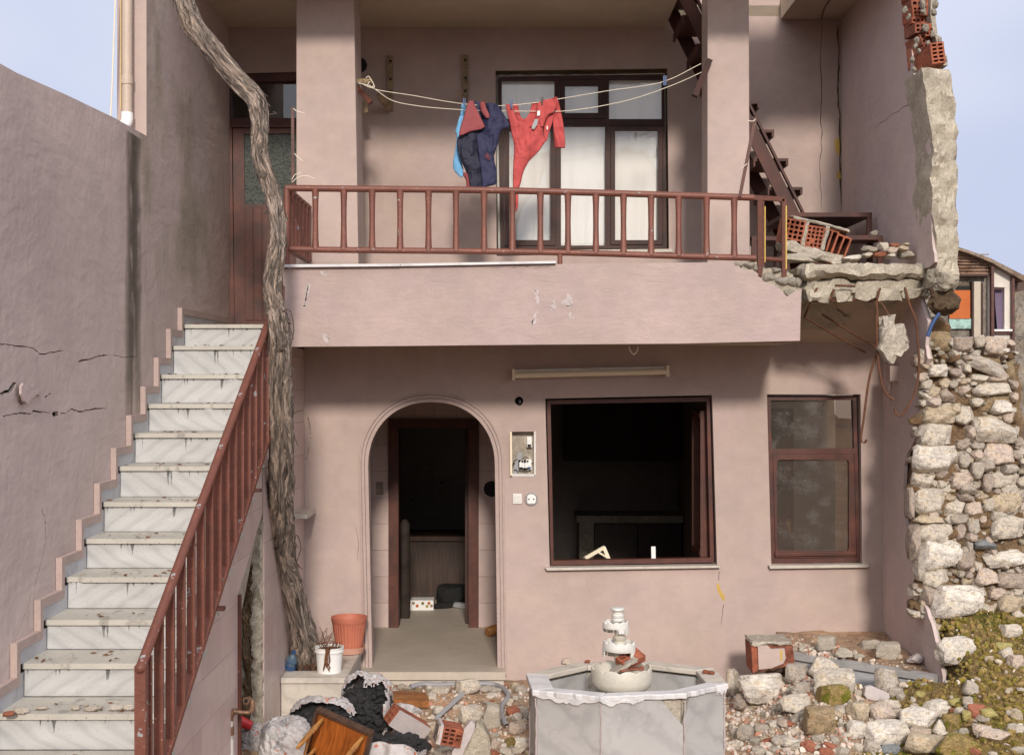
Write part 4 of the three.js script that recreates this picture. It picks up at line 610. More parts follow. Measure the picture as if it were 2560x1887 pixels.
// ================= courtyard wall on the left =================
const leftWall = thing('courtyard_wall', 'tall mauve plastered wall with cracks and a dirty water streak beside the stairs', 'wall', V3(-2.6, 0, -9));
{
  // painted-on dirt: water streak, drips and stains, mapped once over the whole wall
  const d0 = 4.5, d1 = 12.7, y0 = -.3, y1 = 7.2;
  const map = tex(1024, (u, v) => {
    const d = lerp(d1, d0, u), y = lerp(y0, y1, v);
    const a = pf(u * 1.0, v, 6, 6, 201, 6), b = pf(u, v, 60, 60, 205, 3), st = pf(u, v, 110, 3, 209, 3), st2 = pf(u, v, 50, 4, 211, 3);
    let g = .90 + (a - .5) * .20 + (b - .5) * .06 ;
    let r = g, gg = g, bb = g;
    const wv = pf(u, v, 8, 26, 213, 4), rag = pf(u, v, 120, 40, 217, 4);
    const sx = 9.43 + (wv - .5) * .10, w = .17 + .14 * (pf(u, v, 3, 9, 215, 3) - .3);                 // ragged streak below the drain pipe
    const off = Math.abs(d - sx) / Math.max(.03, w), band = off < 1 ? 1 - off * off : 0;
    const k = y < 4.27 ? band * sstep(1.85, 2.9, y + (st - .5) * 1.2) * sstep(.25, .62, rag * .6 + st * .5 + (1 - off) * .12) : 0;
    const kk = Math.min(.5, k * .5);
    const g2 = sstep(.45, .75, pf(u, v, 14, 9, 223, 5)) * sstep(9.2, 9.7, d) * (1 - sstep(11.4, 12.2, d)) * .16;                 // greenish weathering by the house corner
    const tz = sstep(.5, .75, pf(u, v, 140, 3, 219, 3)) * sstep(4.3, 3.3, y) * .0 + sstep(.58, .75, pf(u, v, 120, 2, 221, 2)) * 0;
    const m = 1 - kk - g2 - tz; r *= m; gg *= m * (1 + g2 * .12); bb *= m * (1 - g2 * .35 - kk * .12);
    return [r, gg, bb];
  });
  const g2uv = g => { const p = g.attributes.position, n = g.attributes.normal, uv = new Float32Array(p.count * 2); for (let i = 0; i < p.count; i++) { uv[2 * i] = (d1 + p.getZ(i)) / (d1 - d0); uv[2 * i + 1] = (p.getY(i) - y0) / (y1 - y0); } g.setAttribute('uv', new THREE.BufferAttribute(uv, 2)); g.userData.uvDone = true; return g; };
  const m = new THREE.MeshStandardMaterial({ color: col(218, 198, 191), roughness: .92, map, side: THREE.DoubleSide }); m.bumpMap = rep(tTrowel, .31, .31); m.bumpScale = .010;
  const L = q => onX(q, XL);
  const big = [[-25, 985], zL(0, 338), zL(40, 312), zL(80, 305), zL(105, 262), zL(130, 228), zL(165, 232), zL(150, 282), zL(128, 322), zL(95, 343), zL(60, 340), zL(28, 372), zL(0, 352), [-25, 992]].map(L);
  const cr = [[jag([zL(180, 424), zL(230, 462), zL(262, 400), zL(330, 358), zL(400, 366)], 3, 4, 1), .006], [jag([zL(448, 388), zL(480, 378), zL(500, 352), zL(522, 350)], 2, 3, 2), .008], [jag([zL(20, 578), zL(150, 555), zL(205, 545), zL(318, 556), zL(332, 524), zL(515, 542)], 3, 5, 3), .005], [jag([zL(612, 552), zL(680, 550), zL(732, 505), zL(815, 532), zL(980, 500), zL(1085, 500), zL(1110, 430)], 3, 5, 4), .005], [jag([z4(-20, 494), z4(60, 500), z4(190, 520), z4(240, 555), z4(370, 535)], 3, 5, 5), .004], [jag([z4(455, 604), z4(560, 572), z4(640, 558)], 4, 6, 6), .006], [jag([z4(662, 562), z4(730, 575), z4(815, 566)], 3, 4, 7), .003], [jag([b1(245, 190), b1(268, 290), b1(272, 380), b1(250, 480), b1(232, 560), b1(200, 660)], 3, 5, 8), .008], [jag([b1(180, 690), b1(165, 780), b1(120, 890), b1(70, 1020)], 3, 5, 9), .006]].map(([p, w]) => strip(p.map(L), w));
  const hole = []; for (let i = 0; i < 12; i++) { const a = i / 12 * 6.283, k = .8 + .4 * h2(i, 5, 9); hole.push(L(zL(570 + 34 * k * Math.cos(a), 556 + 30 * k * Math.sin(a)))); }
  const out = [[d0, y0], [DU + .02, y0], [DU + .02, 7.2], [9.76, 7.2], [9.76, 4.32], [9.0, 4.30], [8.0, 4.25], [7.2, 4.2], [d0, 4.15]];
  part(leftWall, 'plaster', g2uv(sideW(out, XL, .022, [big, ...cr, hole])), m);
  part(leftWall, 'masonry', sideW([[d0, y0], [DU + .02, y0], [DU + .02, 7.2], [9.77, 7.2], [9.77, 4.30], [9.0, 4.28], [8.0, 4.23], [7.2, 4.18], [d0, 4.13]], XL - .05, .155), 'earth');
  part(leftWall, 'wall_head', sideW([[d0, 4.0], [9.7, 4.0], [9.7, 4.305], [9.0, 4.302], [8.0, 4.252], [7.2, 4.202], [d0, 4.152]], XL - .0225, .19), 'sidewall');
  part(leftWall, 'loose_plaster', (() => { const g = faceP([[0, 0]].length ? [zL(150, 275), zL(172, 240), zL(225, 262), zL(290, 285), zL(350, 300), zL(410, 352), zL(330, 358), zL(262, 400), zL(230, 458), zL(182, 422), zL(150, 350)] : [], 7.5, .01); const p = g.attributes.position; for (let i = 0; i < p.count; i++) { const z = p.getZ(i), k = z > -7.505 ? .014 : .002; const X = p.getX(i), Y = p.getY(i); const px = CX + X / 7.5 * F, py = CY - (Y - EYE) / 7.5 * F; const [d, y] = L([px, py]); p.setXYZ(i, XL + k + .02 * sstep(160, 20, px), y, -d); } g.computeVertexNormals(); return g; })(), 'sidewall', 'plaster flake coming away beside the black crack');
  // house corner face with the drain pipe
  part(leftWall, 'corner_face', bx(XL - .21, XL - .001, 4.2, 7.2, 9.755, 9.76), 'facade');
}
{
  const dp = thing('drain_pipe', 'pink painted drain pipe ending in a white elbow above the courtyard wall', 'pipe', P([318, 312], 9.7));
  const a = P([317, 296], 9.68), up = V3(a.x, 6.9, a.z);
  part(dp, 'pipe', rod(a, up, .036, .036, 18), 'pipe'); const s = P([317, 200], 9.68); part(dp, 'collar', rod(V3(a.x, s.y - .03, a.z), V3(a.x, s.y + .03, a.z), .041, .041, 18), 'pipe');
  part(dp, 'elbow', mg([tube([a.clone().add(V3(0, .04, 0)), a.clone().add(V3(0, -.02, .005)), a.clone().add(V3(-.02, -.06, .03)), a.clone().add(V3(-.05, -.075, .06))], .041, 14, 16)]), 'white', 'white plastic elbow at the pipe foot');
  part(dp, 'outlet', rod(a.clone().add(V3(-.052, -.077, .062)), a.clone().add(V3(-.053, -.0775, .063)), .034, .034, 16), 'black');
  part(dp, 'old_paint_strip', bar(a.clone().add(V3(-.041, .06, .012)), up.clone().add(V3(-.041, 0, .012)), .008, .012), 'pipeYellow');
  one('hanging_wire', tube([P([288, -20], 9.6), P([283, 110], 9.6), P([279, 220], 9.6), P([275, 300], 9.62)], .006), 'rope', 'thin pale wire hanging beside the drain pipe', 'wire');
}

// ================= marble stairs =================
const stairs = thing('staircase', 'white marble stairs climbing along the courtyard wall to the brown door', 'stairs', V3(-2.1, 0, -7));
const stepY = [710, 757, 820, 884, 948, 1020, 1098, 1178, 1262, 1355, 1450, 1560], SX1 = -1.715;
const stepD = n => 10.775 - .355 * n, STEP = []; for (let n = 0; n < 16; n++) STEP.push([stepD(n), n < 12 ? EYE + (826 - stepY[n]) * stepD(n) / 3000 : 0]); for (let n = 12; n < 16; n++) STEP[n][1] = STEP[n - 1][1] - .185;
const stairLine = d => { for (let n = 0; n < 15; n++) if (d <= STEP[n][0] && d >= STEP[n + 1][0]) return lerp(STEP[n][1], STEP[n + 1][1], (STEP[n][0] - d) / .355); return d > STEP[0][0] ? STEP[0][1] : STEP[15][1]; };
{
  const ris = []; for (let k = 0; k < 4; k++) ris.push(tex(512, (u, v) => {
    const w = pf(u, v, 3, 2, 300 + k * 9, 5), q = (u * 4.5 + (k % 2 ? 1 : -1) * v * 1.1) * 1.3 + w * .5; const vein = Math.pow(.5 + .5 * Math.sin(q * 6.283), 3), ve2 = Math.pow(.5 + .5 * Math.sin(q * 17 + w * 6), 8);
    let g = .91 - vein * .055 * (.3 + 1.4 * pf(u, v, 4, 3, 390 + k, 3)) - ve2 * .02 + (w - .5) * .12; let r = g, b = g + .012;
    const fall = pn(u, 0, 90, 1, 340 + k), f2 = pn(u, 0, 26, 1, 350 + k), len = Math.pow(Math.max(0, fall - .66) / .34, 2) * .4 * (.1 + f2 * f2 * 2.0) + .012;
    const top = 1 - v, dk = top < len ? (.25 + .5 * pf(u, v, 90, 12, 360 + k, 3)) * (1 - top / len * .5) : 0, ed = (u < .012 || u > .99 || v < .02) ? .4 * pf(u, v, 40, 40, 370, 3) : 0, sp = pf(u, v, 120, 30, 380 + k, 2) > .87 ? .35 : 0;
    const m = 1 - Math.min(.75, dk + ed + sp); return [r * m, g * m * .99, b * m * .96];
  }, true, 256));
  const rm = ris.map(t => new THREE.MeshStandardMaterial({ color: col(206, 207, 208), map: t, roughness: .5, side: THREE.DoubleSide }));
  const tdirt = tex(512, (u, v) => { const w = pf(u, v, 4, 4, 401, 5), f = pf(u, v, 70, 70, 403, 3); let g = .9 + (w - .5) * .12; const dk = sstep(.62, .78, pf(u, v, 9, 9, 405, 4)) * .16 + (f > .79 ? .4 : 0); g *= 1 - dk; return [g, g * .98, g * .94]; });
  const tm = new THREE.MeshStandardMaterial({ color: col(206, 204, 200), map: rep(tdirt, .7), roughness: .6, side: THREE.DoubleSide });
  for (let n = 0; n < 15; n++) {
    const [d, y] = STEP[n], yb = STEP[n + 1][1];
    part(stairs, 'tread', (() => { let o = [[XL + .004, d - .022], [SX1 + .03, d - .022], [SX1 + .03, d + (n ? .34 : .3)], [XL + .004, d + (n ? .34 : .3)]]; if ([2, 3, 5, 8].includes(n)) { const c = lerp(XL, SX1, [0, 0, .62, .5, 0, .42, 0, 0, .08][n]); o = [[XL + .004, d - .022], [c - .05, d - .022], [c - .02, d - .006], [c + .02, d - .004], [c + .05, d - .022], ...o.slice(1)]; } return flatW(o, y, .03); })(), tm);
    const rz = bx(XL + .03, SX1, yb, y - .03, d, d + .02); const p = rz.attributes.position, uv = new Float32Array(p.count * 2); for (let i = 0; i < p.count; i++) { uv[2 * i] = (p.getX(i) - XL) / (SX1 - XL); uv[2 * i + 1] = (p.getY(i) - yb) / (y - .03 - yb); } rz.setAttribute('uv', new THREE.BufferAttribute(uv, 2)); rz.userData.uvDone = true;
    part(stairs, 'riser', rz, rm[n % 4]);
    // skirting stone and plaster ledge against the wall
    const dn = n ? STEP[n - 1][0] : 12.5;
    part(stairs, 'skirting', mg([sideW([[d - .075, y - .05], [dn + .01, y - .02], [dn + .01, y + .0748], [d - .075, y + .0748]], XL + .028, .026), sideW([[d - .075, yb + .075], [d - .0, yb + .075], [d - .0, y], [d - .075, y]], XL + .028, .026)]), 'marbleBlue');
    if (n) part(stairs, 'plaster_ledge', (() => { const o = .075, o2 = .125; return sideW([[d - o2, yb + o2 - .0], [d - o, yb + o2], [d - o, y + o], [dn - o, y + o], [dn - o, y + o2], [d - o2, y + o2]], XL + .038, .036); })(), 'ledge');
    else part(stairs, 'plaster_ledge', sideW([[d - .125, yb + .125], [d - .075, yb + .125], [d - .075, y + .075], [12.5, y + .075], [12.5, y + .125], [d - .125, y + .125]], XL + .038, .036), 'ledge');
  }
  // solid body under the steps
  const prof = []; for (let n = 0; n < 15; n++) { prof.push([STEP[n][0] + .021, STEP[n][1] - .031]); prof.push([STEP[n][0] + .021, STEP[n + 1][1] - .032]); }
  const bot = [[STEP[14][0], -.2], [STEP[14][0] + 1.2, -.2], [8.5, STEP[8][1] - 0.55], [9.6, STEP[4][1] - .35], [11.2, 2.6]].reverse();
  part(stairs, 'concrete_body', sideW([[11.2, 2.98], ...prof, ...bot.slice().reverse()], SX1 - .01, SX1 - XL - .03), 'cement');
}
// tiled wall below the stairs and along the porch
const porchWall = thing('tiled_side_wall', 'pink tiled wall under the stairs with a broken doorway', 'wall', V3(-1.7, 0, -8.5));
{
  const top = d => Math.max(.2, stairLine(d) - .05);
  const A = onX([655, 1284], XS), B = onX([595, 1484], XS);
  const regs = [[[5.6, -.1], [B[0], -.1], [B[0], B[1]], [A[0], A[1]], [A[0], top(A[0]) - .02], [5.6, top(5.6)]].map(p => [p[0], p[1]]), [[9.40, -.1], [DW, -.1], [DW, 2.85], [9.40, 2.85]]];
  const H = [.26, .5]; let k = 0;
  for (const [ri, reg] of regs.entries()) {
    const sl = d => stairLine(d) - .05, conv = ri ? [[[9.40, -.1], [10.15, -.1], [10.15, sl(10.15)], [9.40, sl(9.40)]], [[10.15, -.1], [DW, -.1], [DW, 2.83], [10.15, 2.83]]] : [[[5.6, -.1], [B[0], -.1], [B[0], top(B[0])], [5.6, top(5.6) - .1]], [[B[0], B[1]], [A[0], A[1]], [A[0], top(A[0])], [B[0], top(B[0])]]];
    for (const cv of conv) for (let i = 0; i < 13; i++) for (let j = 0; j < 13; j++) {
      const x0 = 5.5 + i * H[1] + (j % 2) * .25, y0 = -.1 + j * H[0]; const r = [[x0 + .0012, y0 + .0012], [x0 + H[1] - .0012, y0 + .0012], [x0 + H[1] - .0012, y0 + H[0] - .0012], [x0 + .0012, y0 + H[0] - .0012]];
      const c = clip(r, cv); if (c.length > 2 && parea(c) > .002) part(porchWall, 'tile', sideW(c, XS + .0, .012), (k++ % 4) ? 'tilePink' : 'tilePink2');
    }
  }
  part(porchWall, 'backing', mg([sideW([[5.7, -.15], [B[0] - .01, -.15], [B[0] - .01, B[1]], [A[0] - .005, A[1] + .02], [9.42, top(9.42)], [9, top(9)], [8, top(8)], [7, top(7)], [5.7, top(5.7)]], XS - .013, .1), sideW([[9.41, -.15], [DW + .2, -.15], [DW + .2, 2.85], [10.16, 2.85], [10.15, stairLine(10.15) - .06], [9.41, stairLine(9.41) - .06]], XS - .0125, .02)]), 'grout');
  // far jamb of the doorway: grey render with a crumbling yellow edge
  const jm = part(porchWall, 'jamb', bx(-2.5, XS - .02, -.1, 1.72, 9.40, 9.43), 'cement', 'grey rendered jamb inside the broken doorway');
  const je = roughBox(.075, 1.75, .06, .02, .025, 14, 5, .2); je.translate(XS - .05, .85, -9.395); part(jm, 'crumbling_edge', je, 'concrete');
  const je2 = roughBox(.06, 1.75, .05, .02, .03, 11, 8, .2); je2.translate(XS - .11, .85, -9.40); part(jm, 'crumbling_edge', je2, 'earth');
  part(porchWall, 'door_post', rod(P([597, 1486], 8.5), V3(wx(597, 8.5), .0, -8.5), .016, .016, 8), 'frame', 'thin rusty brown door post');
  const lg = P([744, 1284], 10.9); part(porchWall, 'stone_ledge', bx(XS, XS + .1, lg.y - .02, lg.y + .02, 10.7, 11.15), 'marbleOld');
  part(porchWall, 'under_stair_wall', mg([bx(XL + .02, XL + .06, -.1, .9, 8.2, 9.4), bx(XL + .06, XS - .12, -.12, .02, 7, 9.4)]), 'cement');
}
{
  const t = thing('water_pipe', 'old galvanised water pipe with elbows by the broken doorway', 'pipe', P([575, 1880], 8.3));
  const p = q => P(l1(...q), 8.3), el = [[82, 1500], [80, 1150], [78, 900], [95, 800], [170, 780], [280, 790], [370, 785], [392, 740], [388, 640], [350, 615], [318, 612]].map(p);
  part(t, 'riser', mg([tube([el[0], el[1]], .021, 4, 12), tube([el[1], el[2]], .017, 4, 12)]), 'whiteGlaze'); part(t, 'bend', tube([el[2], el[2].clone().lerp(el[3], .6), el[3].clone().add(V3(.02, .01, 0)), el[4]], .02, 18, 12), 'pipeMetal'); part(t, 'crossbar', tube([el[4], el[5], el[6]], .013, 8, 10), 'pipeMetal');
  part(t, 'bend', tube([el[6], el[7], el[8], el[9], el[10]], .017, 22, 12), 'pipeMetal'); part(t, 'coupling', rod(el[1].clone().add(V3(0, .02, 0)), el[1].clone().add(V3(0, .07, 0)), .025), 'pipeMetal'); part(t, 'coupling', rod(el[9], el[10].clone().add(V3(0, 0, .03)), .023), 'pipeMetal'); part(t, 'outlet', rod(el[10].clone().add(V3(0, 0, .03)), el[10].clone().add(V3(-.001, 0, .033)), .013), 'black');
}
// stair railing
{
  const r = thing('stair_railing', 'rusty brown steel railing sloping down the marble stairs', 'railing', V3(-1.66, .4, -6.2)), X = -1.655;
  const top = d => EYE + lerp(-1.283, .351, (d - 6.12) / 3.128), bot = d => EYE + lerp(-1.727, -.40, (d - 6.69) / 2.59);
  part(r, 'top_rail', mg([rod(V3(X, top(6.1), -6.1), V3(X, top(9.75), -9.75), .0235, .0235, 14), new THREE.SphereGeometry(.026, 12, 10).translate(X, top(6.1), -6.1)]), 'railPaint');
  part(r, 'bottom_rail', bar(V3(X, bot(5.9), -5.9), V3(X, bot(9.6), -9.6), .03, .045, V3(1, 0, 0)), 'railPaint');
  part(r, 'end_post', mg([bx(X - .025, X + .025, .3, top(6.12), 6.09, 6.14), bx(X - .02, X + .02, .3, top(6.2) - .02, 6.2, 6.23)]), 'railPaint');
  for (let k = 0; k < 15; k++) { const d = 6.42 + k * .215; part(r, 'baluster', jit(bx(X - .021, X + .021, bot(d), top(d), d - .012, d + .012), k), 'railPaint'); }
  part(r, 'wall_bracket', bx(X - .02, X + .03, top(9.75) - .05, top(9.75) + .04, 9.72, 9.8), 'railPaint');
  part(r, 'fixing_foot', mg([[7.6, 1], [8.7, 2]].map(([d]) => bx(X - .02, X + .06, bot(d) - .03, bot(d) - .01, d - .03, d + .03))), 'iron');
}
// balcony railing
{
  const r = thing('balcony_railing', 'red-brown tubular steel railing along the broken balcony', 'railing', V3(-1.6, 3.43, -10.1)), d = 10.12;
  const tp = [[716, 470], [800, 471], [1250, 476], [1700, 488], [1885, 494]].map(q => P(q, d)), bt = [[724, 622], [800, 624], [1393, 631], [1700, 640], [1890, 645]].map(q => P(q, d));
  part(r, 'top_rail', tube(tp, .0245, 60, 14), 'railPaint'); part(r, 'bottom_rail', tube(bt, .023, 60, 14), 'railPaint');
  const yAt = (a, x) => { for (let i = 0; i < a.length - 1; i++) if (x >= a[i].x && x <= a[i + 1].x) return lerp(a[i].y, a[i + 1].y, (x - a[i].x) / (a[i + 1].x - a[i].x)); return a[a.length - 1].y; };
  const bal = (x, y0, y1, dd) => { const h = y1 - y0, g = lathe([[.028, 0], [.026, h * .05], [.0225, h * .2], [.0205, h * .5], [.0225, h * .8], [.026, h * .95], [.029, h]], 14); g.translate(x, y0, -dd); return g; };
  for (const px of [788, 859, 930, 1000, 1071, 1140, 1210, 1281, 1351, 1420, 1490, 1559, 1628, 1697, 1767, 1836]) { const x = wx(px, d); part(r, 'baluster', jit(bal(x, yAt(bt, x), yAt(tp, x), d), px), 'railPaint'); }
  const c = tp[0]; part(r, 'corner_post', rod(V3(c.x, 3.4, c.z), c.clone().add(V3(0, .01, 0)), .023, .023, 14), 'railPaint');
  part(r, 'foot', rod(V3(wx(1400, d), 3.4, -d), V3(wx(1400, d), 3.52, -d), .019), 'railPaint');
  const xe = c.x, e1 = 11.22, y1 = tp[0].y - .0, y0 = bt[0].y;
  part(r, 'return_rail', mg([rod(V3(xe, y1, -d), V3(xe, y1, -e1), .02), rod(V3(xe, y0, -d), V3(xe, y0, -e1), .019)]), 'railPaint');
  for (let k = 0; k < 6; k++) part(r, 'baluster', jit(bal(xe, y0, y1, 10.3 + k * .18), k + 40), 'railPaint');
  const p1 = P([1900, 496], d), p2 = P([1961, 498], d), q1 = P([1898, 646], d), q2 = P([1958, 650], d);
  part(r, 'end_post', mg([bar(V3(p1.x, 3.35, -d), p1, .035, .035), bar(V3(p1.x + .025, 3.42, -d), p1.clone().add(V3(.025, -.02, 0)), .012, .03)]), 'peeled', 'peeling end post showing bare metal and old yellow paint');
  part(r, 'end_post', mg([bar(V3(p2.x, 3.33, -d), p2, .034, .034)]), 'peeled'); part(r, 'end_bar', bar(tp[4], p2, .034, .034, V3(0, 1, 0)), 'peeled'); part(r, 'end_bar', rod(q1, q2, .019), 'peeled'); part(r, 'old_paint_strip', mg([bar(V3(p2.x + .012, 3.4, -d + .018), p2.clone().add(V3(.012, -.05, .018)), .01, .004), bar(V3(p1.x + .036, 3.45, -d + .017), p1.clone().add(V3(.036, -.06, .017)), .008, .004)]), 'yellowPaint');
  part(r, 'antenna_post', bar(P([732, 466], d), P([731, 267], d), .022, .012), 'frame', 'thin upright bar wired to the rail corner');
  part(r, 'leaning_bar', bar(P([1850, 492], d - .03), P([1889, 294], d - .05), .024, .012), 'frame', 'slanting bar tied to the rail with wire');
  part(r, 'tie_wire', mg([tube([P(zB(1730, 640), d - .02), P(zB(1750, 655), d - .03), P(zB(1795, 668), d - .05)], .003), tube([P(zB(1735, 905), d - .02), P(zB(1755, 925), d - .03), P(zB(1785, 950), d - .04)], .003), tube([P(zB(1720, 1060), d - .02), P(zB(1740, 1030), d - .03), P(zB(1775, 1020), d - .04)], .003), tube([P(zB(1720, 1075), d - .03), P(zB(1760, 1045), d - .04), P(zB(1810, 1038), d - .04), P(zB(1855, 1052), d - .03)], .003), tube([P(z3(495, 710), d - .06), P(z3(525, 715), d - .07), P(z3(540, 705), d - .06)], .003), tube([P(z3(455, 995), d - .05), P(z3(475, 980), d - .06), P(z3(492, 965), d - .06)], .003)]), 'rope');
}

// ================= vine trunk =================
const vine = thing('vine_tree', 'old twisted grey vine trunk climbing past the balcony', 'tree', V3(-1.55, .4, -10.5));
{
  const C = [[452, -60, 26, 9.6], [460, 0, 23, 9.6], [483, 64, 27, 9.6], [534, 127, 26, 9.58], [593, 199, 25, 9.56], [640, 250, 25, 9.53], [650, 300, 22, 9.5], [648, 350, 21, 9.47], [650, 390, 20, 9.45], [669, 445, 20, 9.42], [686, 508, 20, 9.38], [695, 572, 18, 9.34], [690, 630, 21, 9.3], [681, 690, 23, 9.26], [680, 735, 24, 9.24], [690, 777, 25, 9.22], [697, 819, 25, 9.2], [699, 862, 25, 9.2], [701, 947, 25, 9.22], [703, 1031, 28, 9.27], [705, 1116, 30, 9.36], [703, 1201, 31, 9.5], [700, 1264, 30, 9.63], [702, 1328, 30, 9.78], [707, 1380, 29, 9.92], [722, 1441, 27, 10.08], [746, 1526, 26, 10.28], [762, 1600, 31, 10.44], [767, 1650, 38, 10.52], [768, 1690, 46, 10.54]];
  const pts = C.map(([x, y, r, d]) => P([x, y], d)), cv = new THREE.CatmullRomCurve3(pts), N = 330, K = 72, fr = cv.computeFrenetFrames(N, false), pos = [], uv = [], idx = []; let len = cv.getLength();
  for (let i = 0; i <= N; i++) {
    const t = i / N, p = cv.getPoint(t), f = t * (C.length - 1), k = Math.min(C.length - 2, Math.floor(f)), q = f - k, R = lerp(C[k][2] / F * C[k][3], C[k + 1][2] / F * C[k + 1][3], q), s = t * len;
    for (let a = 0; a <= K; a++) {
      const th = a / K * 6.2832, tw = th + s * .9 + .5 * fb3(s * 2, 3, 1, 2), cx = Math.cos(tw), sx = Math.sin(tw);
      let r = 1 + .34 * fb3(cx * 1.1, sx * 1.1, s * 1.6, 3) + .22 * fb3(cx * 3.2, sx * 3.2, s * .7 + 9, 3) + .16 * fb3(cx * 9, sx * 9, s * 1.6, 3) + .16 * fb3(cx * 16, sx * 16, s * 7, 3) + .10 * fb3(cx * 2, sx * 2, s * 9, 2);
      const gv = sstep(.30, .40, t) * (1 - sstep(.86, .94, t)); const ga = Math.cos(th - 1.2 - s * .5); r -= gv * .30 * Math.pow(Math.max(0, ga), 14); const gb = Math.cos(th + 1.5 - s * .5); r -= gv * .22 * Math.pow(Math.max(0, gb), 14);
      const gc = sstep(.02, .05, t) * (1 - sstep(.15, .2, t)); r -= gc * .35 * Math.pow(Math.max(0, Math.cos(th - 5.2)), 18);
      const n = fr.normals[i].clone().multiplyScalar(Math.cos(th)).add(fr.binormals[i].clone().multiplyScalar(Math.sin(th)));
      p.clone().addScaledVector(n, R * r * lerp(1.0, 1.06, sstep(.4, .7, t))).toArray(pos, pos.length); uv.push(a / K, s / 1.0);
    }
  }
  for (let i = 0; i < N; i++) for (let a = 0; a < K; a++) { const A = i * (K + 1) + a, B = A + K + 1; idx.push(A, B, A + 1, B, B + 1, A + 1); }
  const mkG = (i0, i1) => { const g = new THREE.BufferGeometry(); g.setAttribute('position', new THREE.Float32BufferAttribute(pos, 3)); g.setAttribute('uv', new THREE.Float32BufferAttribute(uv, 2)); g.setIndex(idx.slice(i0 * K * 6, i1 * K * 6)); g.computeVertexNormals(); g.userData.uvDone = true; return g; };
  part(vine, 'trunk', mkG(0, N), 'bark');
  seedRng(99); const ss = [];
  for (let i = 0; i < 150; i++) { const t = rr(.02, .98), ii = Math.floor(t * N), p = cv.getPoint(t), tg = cv.getTangent(t), th = rr(0, 6.28), n = fr.normals[ii].clone().multiplyScalar(Math.cos(th)).add(fr.binormals[ii].clone().multiplyScalar(Math.sin(th))), f = t * (C.length - 1), k = Math.min(C.length - 2, Math.floor(f)), R = C[k][2] / F * C[k][3]; const L = rr(.05, .2), o = t > .5 ? rr(.01, .04) : rr(.002, .015); const a = p.clone().addScaledVector(n, R * .96), b = a.clone().addScaledVector(tg, L * .5).addScaledVector(n, o * .4), c = a.clone().addScaledVector(tg, L).addScaledVector(n, o); const g = tube([a, b, c], rr(.0025, .006), 6, 4); ss.push(g); }
  part(vine, 'peeling_bark', mg(ss), 'bark');
  for (const [t, th, L, dn] of [[.2, 1.2, .1, .3], [.36, 4, .08, -.2], [.52, 2.2, .22, -1.4], [.6, 5.2, .12, .4], [.66, 1.0, .26, -1.6], [.74, 4.4, .15, -.8], [.82, .6, .2, -1.2], [.9, 3.0, .14, -.6]]) { const ii = Math.floor(t * N), p = cv.getPoint(t), n = fr.normals[ii].clone().multiplyScalar(Math.cos(th)).add(fr.binormals[ii].clone().multiplyScalar(Math.sin(th))), a = p.clone().addScaledVector(n, .05); part(vine, 'twig', tube([a, a.clone().addScaledVector(n, L * .4).add(V3(0, L * .1, 0)), a.clone().addScaledVector(n, L * .55).add(V3(.01, L * .35 * dn, 0)), a.clone().addScaledVector(n, L * .5).add(V3(-.01, L * .8 * dn, .01))], .0045, 14, 5), 'bark'); }
  for (const [t, th, r] of [[.12, .8, .035], [.31, 3.6, .03], [.47, 5.4, .034], [.58, 2.6, .04], [.7, .4, .042], [.8, 4.0, .04], [.93, 2.0, .05]]) { const ii = Math.floor(t * N), p = cv.getPoint(t), n = fr.normals[ii].clone().multiplyScalar(Math.cos(th)).add(fr.binormals[ii].clone().multiplyScalar(Math.sin(th))), g = rockGeo(800 + ii, 4, 5, .4, .7, 1); g.scale(r, r * 1.7, r); p.addScaledVector(n, .045); g.translate(p.x, p.y, p.z); part(vine, 'knot', g, 'bark'); }
}

// ================= planter with pots =================
{
  const pl = thing('marble_planter', 'low marble planter bench round the foot of the vine', 'planter', V3(-1.5, 0, -10.6)), x0 = XS + .005, x1 = -1.235, d0 = 10.06, Y = .40;
  part(pl, 'top_slab', bx(x0, x1 + .02, Y - .04, Y, d0 - .02, d0 + .22), 'marbleOld'); part(pl, 'top_slab', bx(x1 - .14, x1 + .02, Y - .04, Y - .001, d0 + .222, DW - .004), 'marbleOld');
  part(pl, 'front_panel', bx(x0, x1, -.1, Y - .042, d0, d0 + .03), 'marbleOld'); part(pl, 'side_panel', bx(x1 - .03, x1, -.1, Y - .043, d0 + .032, DW - .004), 'marbleGrey'); part(pl, 'soil', bx(x0, x1 - .145, .1, Y - .03, d0 + .22, DW - .005), 'earth');
}
{
  const c = onY(b2(1000, 778), .405), t = thing('flower_pot', 'ribbed terracotta plastic flower pot on a saucer by the arch', 'flower pot', c); t.userData.world = false;
  const R = .136; part(t, 'pot', lathe([[0, .02], [R * .74, .02], [R * .76, .04], [R * .97, .235], [R * 1.0, .24], [R * 1.04, .25], [R * 1.06, .285], [R * 1.0, .285], [R * .96, .25], [R * .72, .06], [0, .05]], 180, (th, r, y, i) => [(i >= 2 && i <= 3) ? r * (1 + .028 * Math.sin(th * 30)) : r, y]), 'terracotta');
  part(t, 'saucer', lathe([[0, 0], [R * .85, 0], [R * .95, .05], [R * .92, .05], [R * .82, .012], [0, .012]], 40), 'terracottaPale');
}
